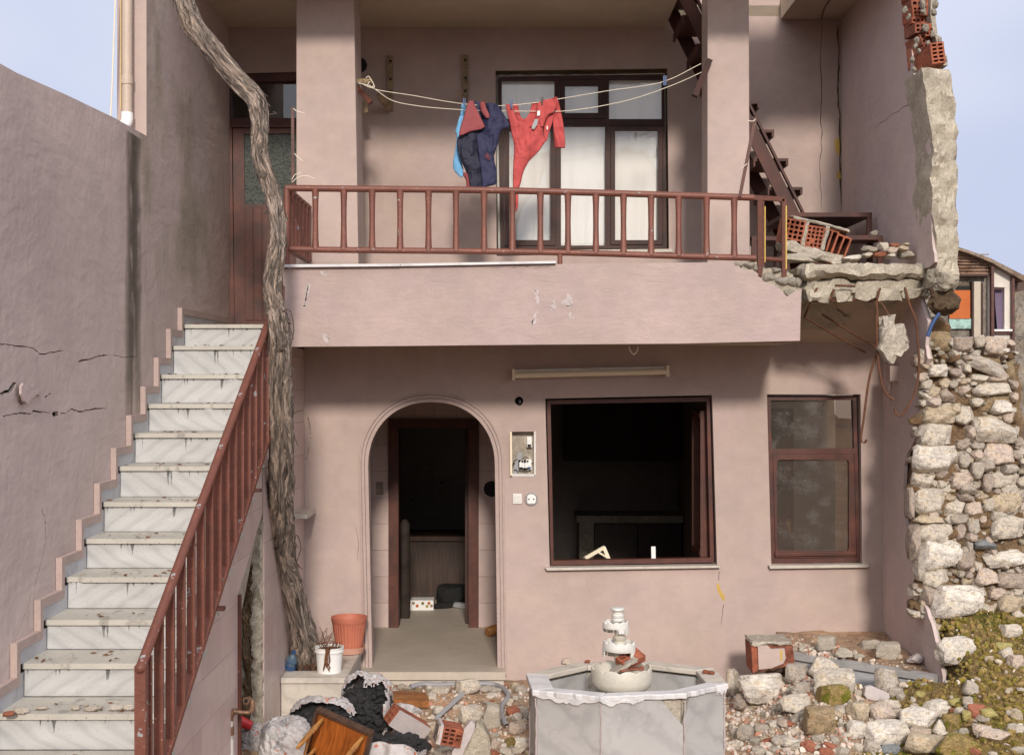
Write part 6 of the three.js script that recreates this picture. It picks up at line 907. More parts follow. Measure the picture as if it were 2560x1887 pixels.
// ---------- stones lying about: [zoom box, material, label] ----------
const G1 = 'loose stones of the rubble heap';
function stoneAt(a, b, m, label, i, o = {}) {
  const base = o.y !== undefined ? onY([(a[0] + b[0]) / 2, b[1]], o.y) : onTerrain([(a[0] + b[0]) / 2, b[1]]); const d = -base.z, w = (b[0] - a[0]) / F * d / 2, h = (b[1] - a[1]) / F * d / 2, dep = Math.max(.02, (w * .6 + h * .5));
  const g = (o.flat ? slabVar : w > .05 ? rockVar : rockSmall); const s = one(o.name ?? 'stone', g[i % g.length], { cement: 'rockCement', brick: 'rockBrick', brick2: 'rockBrick' }[m] ?? m, label, o.cat ?? 'stone', o.group ?? G1);
  s.position.set(base.x, base.y + h * .85, base.z - dep * .55); s.scale.set(w * 1.08, h * 1.08, dep); s.rotation.set((h2(i, 1, 1) - .5) * .3, o.ry ?? (h2(i, 2, 2) - .5) * .9, (o.rz ?? 0) + (h2(i, 3, 3) - .5) * .25); return s;
}
const RS = [[0, 330, 95, 560, 'rockPale', 'tall pale boulder standing against the fountain corner'], [95, 380, 500, 600, 'rockWhite', 'large long white limestone block beside the fountain'], [280, 280, 445, 390, 'rockTan', 'rounded tan stone in front of the brick stub'], [435, 300, 610, 450, 'rockGrey', 'dark grey angular stone beside the planter panel'], [620, 260, 880, 420, 'rockPale', 'pale boulder leaning on the planter edge'], [665, 320, 970, 560, 'rockPale', 'biggest pale boulder in front of the marble planter'], [700, 460, 920, 620, 'rockMoss', 'stone with bright green moss under the biggest boulder'], [410, 535, 665, 690, 'rockPale', 'pale block with brown split side and moss spots'], [590, 630, 830, 850, 'rockBrown', 'large round brown earthy boulder'], [905, 735, 1060, 870, 'rockWhite', 'white stone touching the long white boulder'], [1020, 735, 1395, 930, 'rockWhite', 'long white boulder low in the rubble heap'], [930, 590, 1090, 740, 'rockTan', 'porous pitted tan stone'], [1085, 605, 1290, 745, 'rockPink', 'rounded pinkish brown stone beside the pitted stone'], [1160, 575, 1335, 670, 'rockPale', 'pale stone behind the pinkish rounded stone'], [1325, 635, 1610, 830, 'rockWhite', 'large faceted white stone on the mossy bank'], [1390, 790, 1560, 875, 'rockPink', 'flat pinkish stone under the faceted white stone'], [1565, 735, 1710, 850, 'rockWhite', 'white angular stone next to the speckled grey stone'], [1670, 810, 1795, 915, 'rockBlue', 'speckled blue-grey stone on the bank'], [1510, 580, 1695, 700, 'rockWhite', 'white wedge shaped stone on the bank'], [1675, 565, 1800, 618, 'rockYellow', 'flat yellow-green stone on the bank'], [1790, 548, 1872, 622, 'rockGrey', 'lilac grey chip on the bank'], [1728, 630, 1808, 688, 'rockPale', 'small pale chip below the yellow-green stone'], [1798, 600, 1912, 658, 'rockWhite', 'bright white flat chip on the bank'], [1790, 655, 1930, 742, 'rockYellow', 'lichen covered stone on the bank'], [1920, 650, 2070, 722, 'rockYellow', 'long pale yellow stone on the bank'], [1640, 680, 1805, 812, 'rockMoss', 'mossy brown clod on the bank'], [1428, 505, 1508, 568, 'rockYellow', 'small ochre yellow stone on the bank'], [1388, 550, 1432, 602, 'rockPale', 'small round pale pebble on the bank'], [1788, 430, 1918, 548, 'rockGrey', 'rough grey block standing on the bank'], [1598, 85, 1862, 298, 'rockWhite', 'big white boulder at the foot of the torn plaster'], [2080, 0, 2232, 108, 'rockPale', 'rounded pale boulder high on the bank'], [2068, 180, 2192, 272, 'rockPale', 'pale stone with moss on the bank'], [2138, 235, 2250, 342, 'rockPink', 'pinkish stone at the bank edge'], [2028, 138, 2172, 212, 'rockYellow', 'mossy yellow stone high on the bank'], [1948, 240, 2022, 292, 'rockTan', 'small brown-yellow stone high on the bank'], [1550, 0, 1672, 66, 'rockTan', 'smooth tan stone beside the torn plaster'], [2150, 640, 2250, 742, 'rockTan', 'tan stone at the low edge of the bank'], [1868, 770, 2035, 852, 'rockPink', 'reddish brick-like stone on the bank'], [1925, 808, 2145, 890, 'rockPink', 'long reddish stone on the bank'], [1350, 845, 1715, 1000, 'rockTan', 'large tan boulder with earthy cracks low in the rubble'], [1600, 855, 1972, 1010, 'rockMoss', 'large pale boulder streaked with moss low on the bank'], [1158, 910, 1302, 988, 'rockBlue', 'smooth greenish grey stone low in the rubble'], [1030, 880, 1155, 965, 'rockGrey', 'grey fractured stone low in the rubble'], [955, 905, 1035, 968, 'rockPale', 'pale pebble low in the rubble'], [415, 870, 585, 932, 'rockWhite', 'white flat stone among the chips'], [45, 535, 228, 655, 'rockMauve', 'taupe triangular stone near the fountain'], [70, 760, 195, 892, 'rockGrey', 'layered grey stone near the fountain foot'], [205, 760, 345, 832, 'rockGrey', 'lilac grey flat stone among the chips'], [820, 638, 932, 692, 'rockPale', 'pale chip beside the pitted stone'], [1130, 340, 1315, 540, 'rockGrey', 'dark grey concrete lump leaning on the planter'], [630, 200, 735, 310, 'rockMauve', 'taupe slab leaning on the planter edge'], [500, 445, 640, 540, 'rockGrey', 'grey split stone behind the pale block'], [1420, 430, 1500, 490, 'rockMoss', 'small mossy clod on the bank'], [2120, 770, 2200, 830, 'rockGrey', 'thin grey slate on the bank'], [2190, 750, 2250, 850, 'rockWhite', 'white stone beside the reddish stones on the bank'], [1230, 480, 1330, 560, 'rockGrey', 'grey stone between the planter and the bank'], [2060, 0, 2090, 60, 'rockPale', 'pale pebble high on the bank']];
RS.forEach(([x0, y0, x1, y1, m, lab], i) => stoneAt(zR(x0, y0), zR(x1, y1), m, lab, i));
// concrete and plaster pieces on the planter and heap
const CS = [[675, 88, 828, 215, 'cement', 'rounded grey concrete lump on the planter soil'], [815, 180, 965, 258, 'cement', 'flat grey concrete lump on the planter soil'], [1130, 122, 1312, 262, 'cement', 'rough grey concrete lump near the shaded wall corner'], [1015, 120, 1155, 192, 'cement', 'flat grey flake behind the concrete lumps'], [960, 225, 1040, 265, 'cement', 'small grey flake between the concrete lumps'], [540, 160, 600, 190, 'rockPale', 'tiny pale chip on the planter end']];
CS.forEach(([x0, y0, x1, y1, m, lab], i) => stoneAt(zR(x0, y0), zR(x1, y1), m, lab, i + 3, { y: .5, name: 'concrete_lump', cat: 'rubble', group: 'concrete lumps on the corner planter' }));
stoneAt(zR(1360, 228), zR(1492, 302), 'plasterChip', 'lilac plaster flake on the planter soil', 2, { y: .5, flat: 1, name: 'plaster_flake', cat: 'rubble' });
{ const s = faceP([zR(1045, 480), zR(1090, 470), zR(1225, 530), zR(1232, 560), zR(1190, 600), zR(1060, 570), zR(1035, 540)], 9.55, .05, [], .006); s.translate(0, .0, 0); one('plaster_slab', s, 'plasterChip', 'lilac painted plaster slab propped in the rubble', 'rubble'); }
{
  const t = thing('brick_stub', 'end of a low brick wall with pink plaster face against the house', 'bricks', onY(zR(340, 360), .2)), d = 10.35;
  part(t, 'plaster_face', faceP([zR(228, 170), zR(300, 160), zR(330, 190), zR(430, 185), zR(440, 260), zR(420, 300), zR(330, 335), zR(235, 345)], d - .012, .03), 'facade'); part(t, 'brick_core', faceP([zR(230, 150), zR(490, 140), zR(508, 310), zR(240, 360)], d + .02, .3), 'brick2', 'red brick showing beside the plaster'); part(t, 'ribbed_brick', faceP([zR(178, 165), zR(228, 150), zR(238, 345), zR(190, 372)], d + .01, .28), 'brick'); part(t, 'mortar_top', (() => { const a = P(zR(175, 150), d), b = P(zR(490, 140), d), g = roughBox(b.x - a.x, .025, .3, .025, .015, 12, 3, .1); g.translate((a.x + b.x) / 2, (a.y + b.y) / 2, -d - .14); return g; })(), 'cement'); part(t, 'yellow_paint', faceP([zR(396, 195), zR(412, 195), zR(414, 275), zR(398, 278)], d - .014, .004), 'yellowPaint');
}
// left part of the yard
const LS = [[905, 385, 1142, 482, 'rockPale', 'pale rough stone lying against the grey hose'], [1200, 298, 1505, 492, 'rockPale', 'pale concrete chunk in front of the doorstep hose'], [1520, 380, 1692, 472, 'rockGrey', 'grey stone beside the hose bend'], [1598, 480, 1748, 542, 'rockWhite', 'flat white stone by the hose bend'], [1558, 600, 1792, 930, 'cement', 'tall grey concrete block beside the hose end'], [1235, 620, 1555, 885, 'rockPale', 'pale crumbly block behind the hollow brick'], [1935, 725, 2058, 832, 'rockPale', 'small pale wedge stone by the fountain'], [1868, 650, 2040, 770, 'brick', 'orange brick fragment by the fountain'], [2040, 690, 2150, 815, 'rockGrey', 'greyish brick fragment touching the fountain'], [1930, 1160, 2110, 1258, 'rockPale', 'pale stone low beside the fountain base'], [1650, 1080, 1800, 1200, 'rockPink', 'pinkish stone low beside the fountain base'], [1780, 1170, 1960, 1270, 'rockPale', 'pale pitted stone at the lower edge by the fountain'], [920, 1170, 1180, 1270, 'rockPale', 'crumbly pale stones under the hollow brick'], [1840, 1050, 1990, 1170, 'rockMoss', 'greenish clod by the fountain base'], [2100, 1200, 2241, 1270, 'rockTan', 'tan stone at the fountain corner'], [150, 370, 260, 450, 'rockBrown', 'brown clod against the doorstep'], [340, 420, 470, 475, 'rockPale', 'pale flat chip on the brown mat'], [680, 400, 790, 470, 'rockBrown', 'reddish clod at the mat edge'], [1900, 860, 2100, 1000, 'rockPink', 'pinkish rubble lump by the fountain side'], [1960, 380, 2130, 480, 'rockGrey', 'grey rubble lump near the basin edge']];
LS.forEach(([x0, y0, x1, y1, m, lab], i) => stoneAt(l2(x0, y0), l2(x1, y1), m, lab, i + 5));
{ // painted concrete slab, hollow bricks
  const sl = thing('concrete_slab_piece', 'upright broken slab with smooth grey face and rough tan core', 'rubble', onTerrain(l2(1400, 1250))), d = 8.95;
  part(sl, 'rough_core', (() => { const g = faceP(jag([l2(1480, 880), l2(1570, 900), l2(1640, 1020), l2(1670, 1160), l2(1640, 1330), l2(1280, 1330), l2(1380, 1080), l2(1480, 880)], 6, 3, 3).slice(0, -1), d + .02, .16, [], .01); const p = g.attributes.position; for (let i = 0; i < p.count; i++) p.setZ(i, p.getZ(i) + fb3(p.getX(i) * 20, p.getY(i) * 20, 3, 3) * .03); return toCreasedNormals(g, .5); })(), 'concrete');
  part(sl, 'painted_face', faceP([l2(1420, 825), l2(1465, 880), l2(1455, 960), l2(1330, 1200), l2(1290, 1330), l2(1165, 1330), l2(1170, 1220), l2(1230, 1120), l2(1300, 960), l2(1400, 840)], d - .01, .07, [], .004), 'plasterChip');
  const brk = (name, lab, cx, cy, w, h, dep, nx, ny, rx, ry, rz, d, sk) => { const t = thing(name, lab, 'brick', onTerrain(l2(cx, cy + 80))), k = d / F / 5.0932, c = P(l2(cx, cy), d); const M = g => { g.rotateX(rx); g.rotateY(ry); g.rotateZ(rz); g.translate(c.x, c.y, c.z); return g; }; part(t, 'clay_block', M(hollowBrick(w * k, h * k, dep, nx, ny, 3, .04)), 'brick'); for (const [x, y, z, a, b, e, m] of sk) part(t, 'plaster_skin', M(roughBox(a * k, b * k, e, .03, .004, 9, 3, 0).translate(x * k, y * k, z)), m); };
  brk('hollow_brick', 'plastered hollow brick with diamond-set holes half buried in coal', 600, 850, 190, 230, .3, 2, 3, -.1, -1.05, -.55, 9.25, [[105, 0, .0, 22, 232, .29, 'plasterChip']]);
  brk('hollow_brick', 'hollow brick with square holes facing out beside the painted slab', 1150, 985, 260, 230, .2, 3, 4, -.05, .15, -.22, 9.0, [[-150, 5, .0, 40, 245, .2, 'plasterChip'], [-180, 0, .01, 22, 225, .19, 'rockMauve']]);
  brk('tile_sherd', 'orange roof tile sherd at the foot of the fountain', 4560, 1240, 190, 60, .1, 2, 1, .2, .5, -.45, 8.95, []);
}
one('grey_hose', tube([[640, 425], [800, 395], [1000, 350], [1180, 312], [1330, 298], [1500, 312], [1640, 355], [1720, 385], [1820, 450], [1885, 530], [1870, 590], [1815, 660], [1800, 760], [1825, 850], [1870, 940]].map(q => { const v = onTerrain(l2(...q)); v.z = Math.max(v.z, -10.95); v.y = terrainH(v.x, -v.z) + .02; return v; }), .021, 90, 12), 'hose', 'grey plastic hose snaking along the doorstep', 'hose');
one('door_mat', (() => { const q = [l2(250, 470), l2(560, 462), l2(862, 480), l2(868, 560), l2(876, 690), l2(600, 690), l2(300, 640)].map(onTerrain); let m = 0; q.forEach(v => { m = Math.max(m, terrainH(v.x, -v.z)); }); return flatW(q.map(v => [v.x, -v.z]), m + .008, .05); })(), 'mat', 'rust brown coir mat lying in front of the doorstep', 'mat');
one('metal_strip', (() => { const g = bar(onTerrain(l2(960, 850)).add(V3(0, .03, .0)), onTerrain(l2(1310, 640)).add(V3(0, .1, 0)), .03, .006); return g; })(), 'grey', 'bent grey metal strip sticking out of the rubble', 'strip');

// ================= coal sacks =================
const coalG = []; for (let i = 0; i < 6; i++) coalG.push(rockGeo(501 + i, 2, 9, .12, .6, .95, .75));
function sackShell(c, r, keep, seed, det = 34) {
  const pos = [], idx = [], K = det * 3, N = det * 2;
  for (let j = 0; j <= N; j++) for (let i = 0; i <= K; i++) { const th = i / K * 6.2832, ph = j / N * Math.PI, x = Math.sin(ph) * Math.cos(th), y = Math.cos(ph), z = Math.sin(ph) * Math.sin(th); const b = Math.pow(Math.abs(x) ** 3 + Math.abs(y) ** 3 + Math.abs(z) ** 3, -1 / 3) * .9; const wr = Math.abs(fb3(x * 2.2 + seed, y * 4.5, z * 2.2, 4)) * .16 + fb3(x * 6 + seed, y * 3 + x * 4, z * 6, 3) * .10 + fb3(x * 1.3, y * 1.3 + seed, z * 1.3, 2) * .2 + (.25 - Math.abs(fb3(x * 7 + y * 5 + seed, z * 7, y * 2, 3))) * .16; const q = b * (1 + wr - .04); pos.push(c.x + x * q * r[0], c.y + y * q * r[1], c.z + z * q * r[2]); }
  for (let j = 0; j < N; j++) for (let i = 0; i < K; i++) { const a = j * (K + 1) + i, b = a + K + 1; const mx = (i + .5) / K * 6.2832, my = (j + .5) / N * Math.PI; const x = Math.sin(my) * Math.cos(mx), y = Math.cos(my), z = Math.sin(my) * Math.sin(mx); if (keep && !keep(x + fb3(i * .31, j * .31, seed, 2) * .25, y + fb3(i * .4, j * .4, seed + 4, 2) * .25, z)) continue; idx.push(a, a + 1, b, a + 1, b + 1, b); }
  const g = new THREE.BufferGeometry(); g.setAttribute('position', new THREE.Float32BufferAttribute(pos, 3)); g.setIndex(idx); g.computeVertexNormals(); return g.toNonIndexed();
}
function coalHeap(c, r, n, seed, sz) { seedRng(seed); const L = []; for (let i = 0; i < n; i++) { const z = rr(-.2, 1), a = rr(-.6, 3.74), q = Math.sqrt(1 - z * z), s = rr(.6, 1.3) * sz; const g = coalG[i % 6].clone(); g.rotateX(rr(0, 6)); g.rotateY(rr(0, 6)); g.scale(s, s * rr(.6, .9), s); g.translate(c.x + q * Math.cos(a) * r[0] * rr(.8, .98), c.y + z * r[1] * rr(.8, .98), c.z + q * Math.sin(a) * r[2] * rr(.8, .98)); L.push(g); } const k = new THREE.IcosahedronGeometry(1, 4); k.scale(r[0] * .8, r[1] * .8, r[2] * .8); k.translate(c.x, c.y, c.z); L.push(k); return mg(L); }
{
  const mkSack = (lab, c, r, keep, seed, coal) => { const t = thing('coal_sack', lab, 'sack', V3(c.x, .05, c.z), 'coal sacks in the yard'); part(t, 'woven_sack', sackShell(c, r, keep, seed), 'sack'); if (coal) { const o = part(t, 'coal', coalHeap(coal[0], coal[1], coal[2], seed, coal[3]), 'coal'); o.userData.kind = 'stuff'; } return t; };
  mkSack('full white woven sack with orange print and small tears', P([716, 1868], 9.05), [.20, .21, .2], null, 3);
  mkSack('small slumped white sack under the thin brown door post', P([634, 1852], 9.3), [.105, .12, .18], null, 8);
  const cA = P([808, 1815], 9.3), cB = P([918, 1785], 9.5);
  mkSack('torn low sack spilling black coal behind the overturned stool', cA, [.25, .21, .22], (x, y, z) => (y > .45 && z < .42) || z < -.1 || x < -.9, 12, [cA.clone().add(V3(0, -.02, .03)), [.23, .17, .2], 150, .034]);
  mkSack('tall torn sack gaping open over black coal', cB, [.20, .31, .2], (x, y, z) => z < .1 || (x > .62 && y < .85) || (y > .74 && x > -.1) || x < -.78, 21, [cB.clone().add(V3(0, -.03, .02)), [.18, .26, .2], 170, .036]);
  const cC = P([985, 1848], 9.1); mkSack('flattened torn sack with coal scattered under the hollow bricks', cC.clone().add(V3(0, -.06, .02)), [.24, .08, .16], (x, y, z) => z > .3 && y < .2 || z < -.5, 31, [cC.clone().add(V3(0, -.05, 0)), [.22, .09, .15], 110, .032]);
  const cl = (rows, d, seed, lab) => one('sack_scrap', rowCloth(rows, d, { th: .012, amp: .02, fr: 7, seed, cols: 30 }), 'sack', lab, 'sack scrap');
  cl(rw(l2, [[590, 500, 530], [620, 440, 640], [660, 420, 760], [700, 425, 800], [720, 440, 780]]), 9.6, 4, 'torn strip of white sack behind the hollow bricks'); cl(rw(l2, [[1100, 60, 300], [1130, 20, 560], [1180, 0, 690], [1230, -20, 740], [1290, -20, 760]]), 8.9, 6, 'white sack cloth lying low beside the stool');
  one('red_plastic_cup', (() => { const g = lathe([[.03, -.05], [.042, .05], [.04, .05], [.028, -.05]], 20); g.rotateZ(1.2); const c = P(l1(285, 940), 9.2); g.translate(c.x, c.y, c.z); return g; })(), 'red', 'crushed red plastic cup by the door post', 'cup');
}
// overturned stool
{
  const zx = V3(-.31, -.27, .91).normalize(), xx0 = V3(.95, -.31, .1), xx = xx0.addScaledVector(zx, -xx0.dot(zx)).normalize(), yy = zx.clone().cross(xx);
  const o = P(l1(1620, 1200), 8.85), t = thing('wooden_stool', 'overturned varnished wooden stool with turned legs', 'stool', o); t.userData.world = false; t.setRotationFromMatrix(new THREE.Matrix4().makeBasis(xx, yy, zx));
  const w = .185, h = .16; part(t, 'seat', ext(shp([[-w, -h], [w, -h], [w, h], [-w, h]]), .018, .004), 'wood'); part(t, 'seat_rim', mg([new THREE.BoxGeometry(2 * w + .03, .022, .05).translate(0, h + .01, .012), new THREE.BoxGeometry(2 * w + .03, .022, .05).translate(0, -h - .01, .012), new THREE.BoxGeometry(.022, 2 * h, .05).translate(w + .008, 0, .012), new THREE.BoxGeometry(.022, 2 * h, .05).translate(-w - .008, 0, .012)]), 'woodRim');
  const leg = () => { const g = lathe([[.012, 0], [.016, .02], [.013, .05], [.017, .1], [.019, .13], [.013, .145], [.019, .16], [.013, .175], [.017, .2], [.015, .3], [.011, .36], [0, .36]], 16); g.rotateX(Math.PI / 2); return g; };
  for (const [x, y] of [[-1, 1], [1, 1], [-1, -1], [1, -1]]) part(t, 'leg', leg().translate(x * (w - .04), y * (h - .04), .015), 'woodLight');
  part(t, 'stretcher', rod(V3(-w + .04, h - .04, .2), V3(-w + .04, -h + .04, .2), .009), 'woodLight'); part(t, 'stretcher', rod(V3(w - .04, h - .04, .2), V3(w - .04, -h + .04, .2), .009), 'woodLight');
}
// hall things
{
  const c = P(b2(1583, 390), 14.0), t = thing('patterned_box', 'white box with orange dots on the hall floor', 'box', c); part(t, 'carton', bx(wx(b2(1490, 0)[0], 14), wx(b2(1678, 0)[0], 14), FLY, FLY + .1, 13.95, 14.15), 'white'); for (const [x, y, m] of [[1515, 380, 'bracket'], [1545, 402, 'orangeBoard'], [1590, 382, 'rockYellow'], [1640, 380, 'orangeBoard'], [1660, 402, 'bracket'], [1625, 405, 'rockYellow']]) { const p = P(b2(x, y + 6), 13.95); part(t, 'dot', new THREE.CylinderGeometry(.016, .016, .003, 12).rotateX(Math.PI / 2).translate(p.x, Math.min(FLY + .08, Math.max(FLY + .02, p.y)), -13.949), m); }
  const bg = one('black_bag', rockVar[3], 'black', 'black bag slumped on the hall floor', 'bag'); const q = P(b2(1830, 300), 14.3); bg.position.set(q.x, FLY + .1, -14.3); bg.scale.set(.18, .12, .15);
  for (const [x, y, r, lab] of [[1755, 355, .4, 'black shoe beside the black bag'], [1900, 365, -.5, 'dark grey shoe under the black bag']]) { const s = one('shoe', rockVar[5], x < 1800 ? 'black' : 'grey', lab, 'shoe'); const p = P(b2(x, y), 14.05); s.position.set(p.x, FLY + .035, -14.05); s.scale.set(.11, .035, .04); s.rotation.y = r; }
  const rl = one('carpet_roll', (() => { const g = lathe([[0, 0], [.05, 0], [.052, .2], [.048, .5], [.05, .93], [.02, .97], [0, .97]], 24, (th, r, y) => [r * (1 + .06 * Math.sin(th * 3 + y * 5)), y]); return g; })(), 'rollDark', 'dark patterned roll standing inside the door frame', 'roll'); rl.position.set(wx(1012, 13.5), FLY, -13.5);
  const lg = one('wooden_log', (() => { const g = lathe([[0, 0], [.045, 0], [.047, .01], [.045, .2], [0, .2]], 20); g.rotateZ(-1.35); g.rotateY(.5); return g; })(), 'woodLight', 'short pale log lying in the niche by the arch', 'log'); const lp = onY(b2(2105, 620), FLY + .04); lg.position.copy(lp);
}
// ================= loose small rubble =================
{
  seedRng(777); const ms = ['rockPale', 'rockWhite', 'rockGrey', 'cement', 'rockPink', 'rockPale', 'rockTan', 'cement', 'rockGrey', 'cement', 'rockPale', 'brick', 'rockTan', 'rockWhite', 'cement', 'rockPink', 'rockGrey', 'brick2']; const fc = [.75, 9.05];
  const inF = (X, d) => Math.hypot(X - fc[0], d - fc[1]) < .76; let k = 0;
  const lab = { rockPale: 'pale fist-sized stone lying loose in the yard rubble', rockWhite: 'whitish fist-sized stone lying loose in the yard rubble', rockGrey: 'grey fist-sized stone lying loose in the yard rubble', cement: 'small lump of grey mortar loose in the yard rubble', rockPink: 'pinkish fist-sized stone lying loose in the yard rubble', brick: 'bright orange brick bit loose in the yard rubble', rockTan: 'tan fist-sized stone lying loose in the yard rubble', brick2: 'dull red brick bit loose in the yard rubble' };
  for (let t = 0; t < 900 && k < 230; t++) { const px = rr(930, 2560), py = rr(1700, 1890); if (px > 1320 && px < 1830 && py < 1890) continue; if (px > 2150 && rnd() < .55) continue; const p = onTerrain([px, py]); if (-p.z > 11 || inF(p.x, -p.z)) continue; const s = rr(.016, .05) * (rnd() < .12 ? 1.6 : 1); const m = ms[k % 18]; const o = one(m.startsWith('brick') ? 'brick_bit' : 'rubble_stone', rockSmall[k % 10], { cement: 'rockCement', brick: 'rockBrick', brick2: 'rockBrick' }[m] ?? m, lab[m], 'rubble', 'small loose rubble, ' + lab[m].split(' ').slice(0, 3).join(' ')); o.position.copy(p).add(V3(0, s * .35, 0)); o.scale.set(s * rr(.8, 1.5), s * rr(.4, .8), s * rr(.7, 1.2)); o.rotation.set(rr(-.3, .3), rr(0, 6), rr(-.3, .3)); k++; }
  // gravel and chips nobody could count
  const N = 9000, im = new THREE.InstancedMesh(rockGeo(700, 1, 8, .1, .6, .9, .7), new THREE.MeshStandardMaterial({ roughness: .95, color: 0xffffff }), N), M = new THREE.Matrix4(), Q = new THREE.Quaternion(), pal = [[208, 192, 174], [218, 206, 192], [180, 166, 152], [196, 178, 160], [186, 134, 112], [206, 190, 178], [206, 186, 172], [150, 138, 124], [205, 196, 180]]; let n = 0;
  for (let t = 0; t < 60000 && n < N; t++) { const X = rr(-1.6, 3.9), d = rr(8.2, 11.05); if (inF(X, d) || X < -1.2 && d > 9.9) continue; const dens = X > 2.5 ? .07 : X > 1.3 ? .9 : .28 + .5 * fb3(X * 3, d * 3, 7, 2); if (rnd() > dens) continue; const near = X > 2.1 && d > 9.75 + (3.03 - X) * .9 && X < 3.03; const Y = near ? .49 : terrainH(X, d); const s = .004 + Math.pow(rnd(), 3) * .02; Q.setFromEuler(new THREE.Euler(rr(0, 6), rr(0, 6), rr(0, 6))); M.compose(V3(X, Y + s * .3, -d), Q, V3(s * rr(.8, 1.6), s * rr(.4, .9), s)); im.setMatrixAt(n, M); const c = pal[Math.floor(rnd() * (X > 2.6 ? 4 : 9))]; const v = rr(.85, 1.05); im.setColorAt(n, col(c[0] * v, c[1] * v, c[2] * v)); n++; }
  im.count = n; im.name = 'gravel'; im.userData = { kind: 'stuff', label: 'stone, mortar and brick chips strewn over the yard', category: 'gravel' }; sh(im); scene.add(im);
  const NC = 3200, cm = new THREE.InstancedMesh(rockGeo(702, 1, 6, .2, .7, 1, 0), new THREE.MeshStandardMaterial({ roughness: 1, color: 0xffffff, map: rep(tMoss, 2.5) }), NC); n = 0; const pc = [[240, 220, 184], [226, 210, 164], [214, 208, 140], [246, 232, 206], [206, 196, 126]];
  for (let t = 0; t < 30000 && n < NC; t++) { const X = rr(2.3, 4.0), d = rr(8.3, 10.1); if (X < 3.03 && d > 10.4 - (X - 2.16) * .94) continue; if (rnd() > .35 + .65 * sstep(2.4, 2.9, X)) continue; const s = .006 + Math.pow(rnd(), 2) * .022; Q.setFromEuler(new THREE.Euler(rr(0, 6), rr(0, 6), rr(0, 6))); M.compose(V3(X, terrainH(X, d) + s * .15, -d), Q, V3(s * rr(.8, 1.5), s * rr(.5, .9), s)); cm.setMatrixAt(n, M); const c = pc[Math.floor(rnd() * 5)], v = rr(.8, 1.05); cm.setColorAt(n, col(c[0] * v, c[1] * v, c[2] * v)); n++; }
  cm.count = n; cm.name = 'soil_clods'; cm.userData = { kind: 'stuff', label: 'crumbly soil and moss clods covering the bank', category: 'soil' }; sh(cm); scene.add(cm);
  // stones and dry leaves on the steps
  const lf = [], ls = []; for (let i = 0; i < 330; i++) { const nn = Math.floor(rr(0, 13)), [d, y] = STEP[nn]; const X = rr(XL + .05, -1.75), dd = d + rr(0, .3) * Math.pow(rnd(), .4); const s = rr(.006, .022); if (rnd() < .6) { const g = new THREE.BufferGeometry(); const a = rr(0, 6.28), c = Math.cos(a), q = Math.sin(a); const pt = (u, v, w) => [X + (u * c - v * q) * s, y + .002 + w * s, -dd + (u * q + v * c) * s]; g.setAttribute('position', new THREE.Float32BufferAttribute([...pt(-1.3, 0, .1), ...pt(0, .5, .5), ...pt(0, -.5, .1), ...pt(0, .5, .5), ...pt(1.3, 0, .2), ...pt(0, -.5, .1)], 3)); g.computeVertexNormals(); lf.push(g); } else if (nn > 6) { const g = rockSmall[i % 10].clone(); const e = s * .5; g.scale(e, e * .6, e); g.translate(X, y + e * .4, -dd); g.userData.uvDone = true; ls.push(g); } }
  const a = one('dry_leaves', mg(lf), 'leafDry', 'dry brown leaves and twigs lying on the marble steps', 'leaves'); a.userData.kind = 'stuff'; const b = one('plaster_crumbs', mg(ls), 'rockPale', 'pale plaster crumbs lying on the lower marble steps', 'crumbs'); b.userData.kind = 'stuff';
  const RB = [[75, 1375, 160, 1410, 'rockPale', 'pale plaster lump at the wall end of the littered step'], [10, 1395, 80, 1425, 'brick', 'brownish lump at the wall end of the littered step'], [630, 1358, 720, 1390, 'rockWhite', 'white plaster lumps near the railing on the littered step'], [410, 1365, 470, 1388, 'rockPale', 'small pale lumps in the middle of the littered step'], [720, 1355, 790, 1390, 'rockWhite', 'white plaster lump touching the railing on the littered step'], [490, 1370, 590, 1392, 'rockPale', 'flat pale plaster pieces on the littered step'], [200, 1365, 280, 1385, 'rockPale', 'pale plaster crumbs along the riser of the littered step']];
  RB.forEach(([x0, y0, x1, y1, m, lab], i) => { const s = stoneAt(b1(x0, y0), b1(x1, y1), m, lab, i, { y: STEP[11][1] + .005, name: 'plaster_lump', cat: 'rubble', group: 'plaster lumps on the stairs' }); });
}
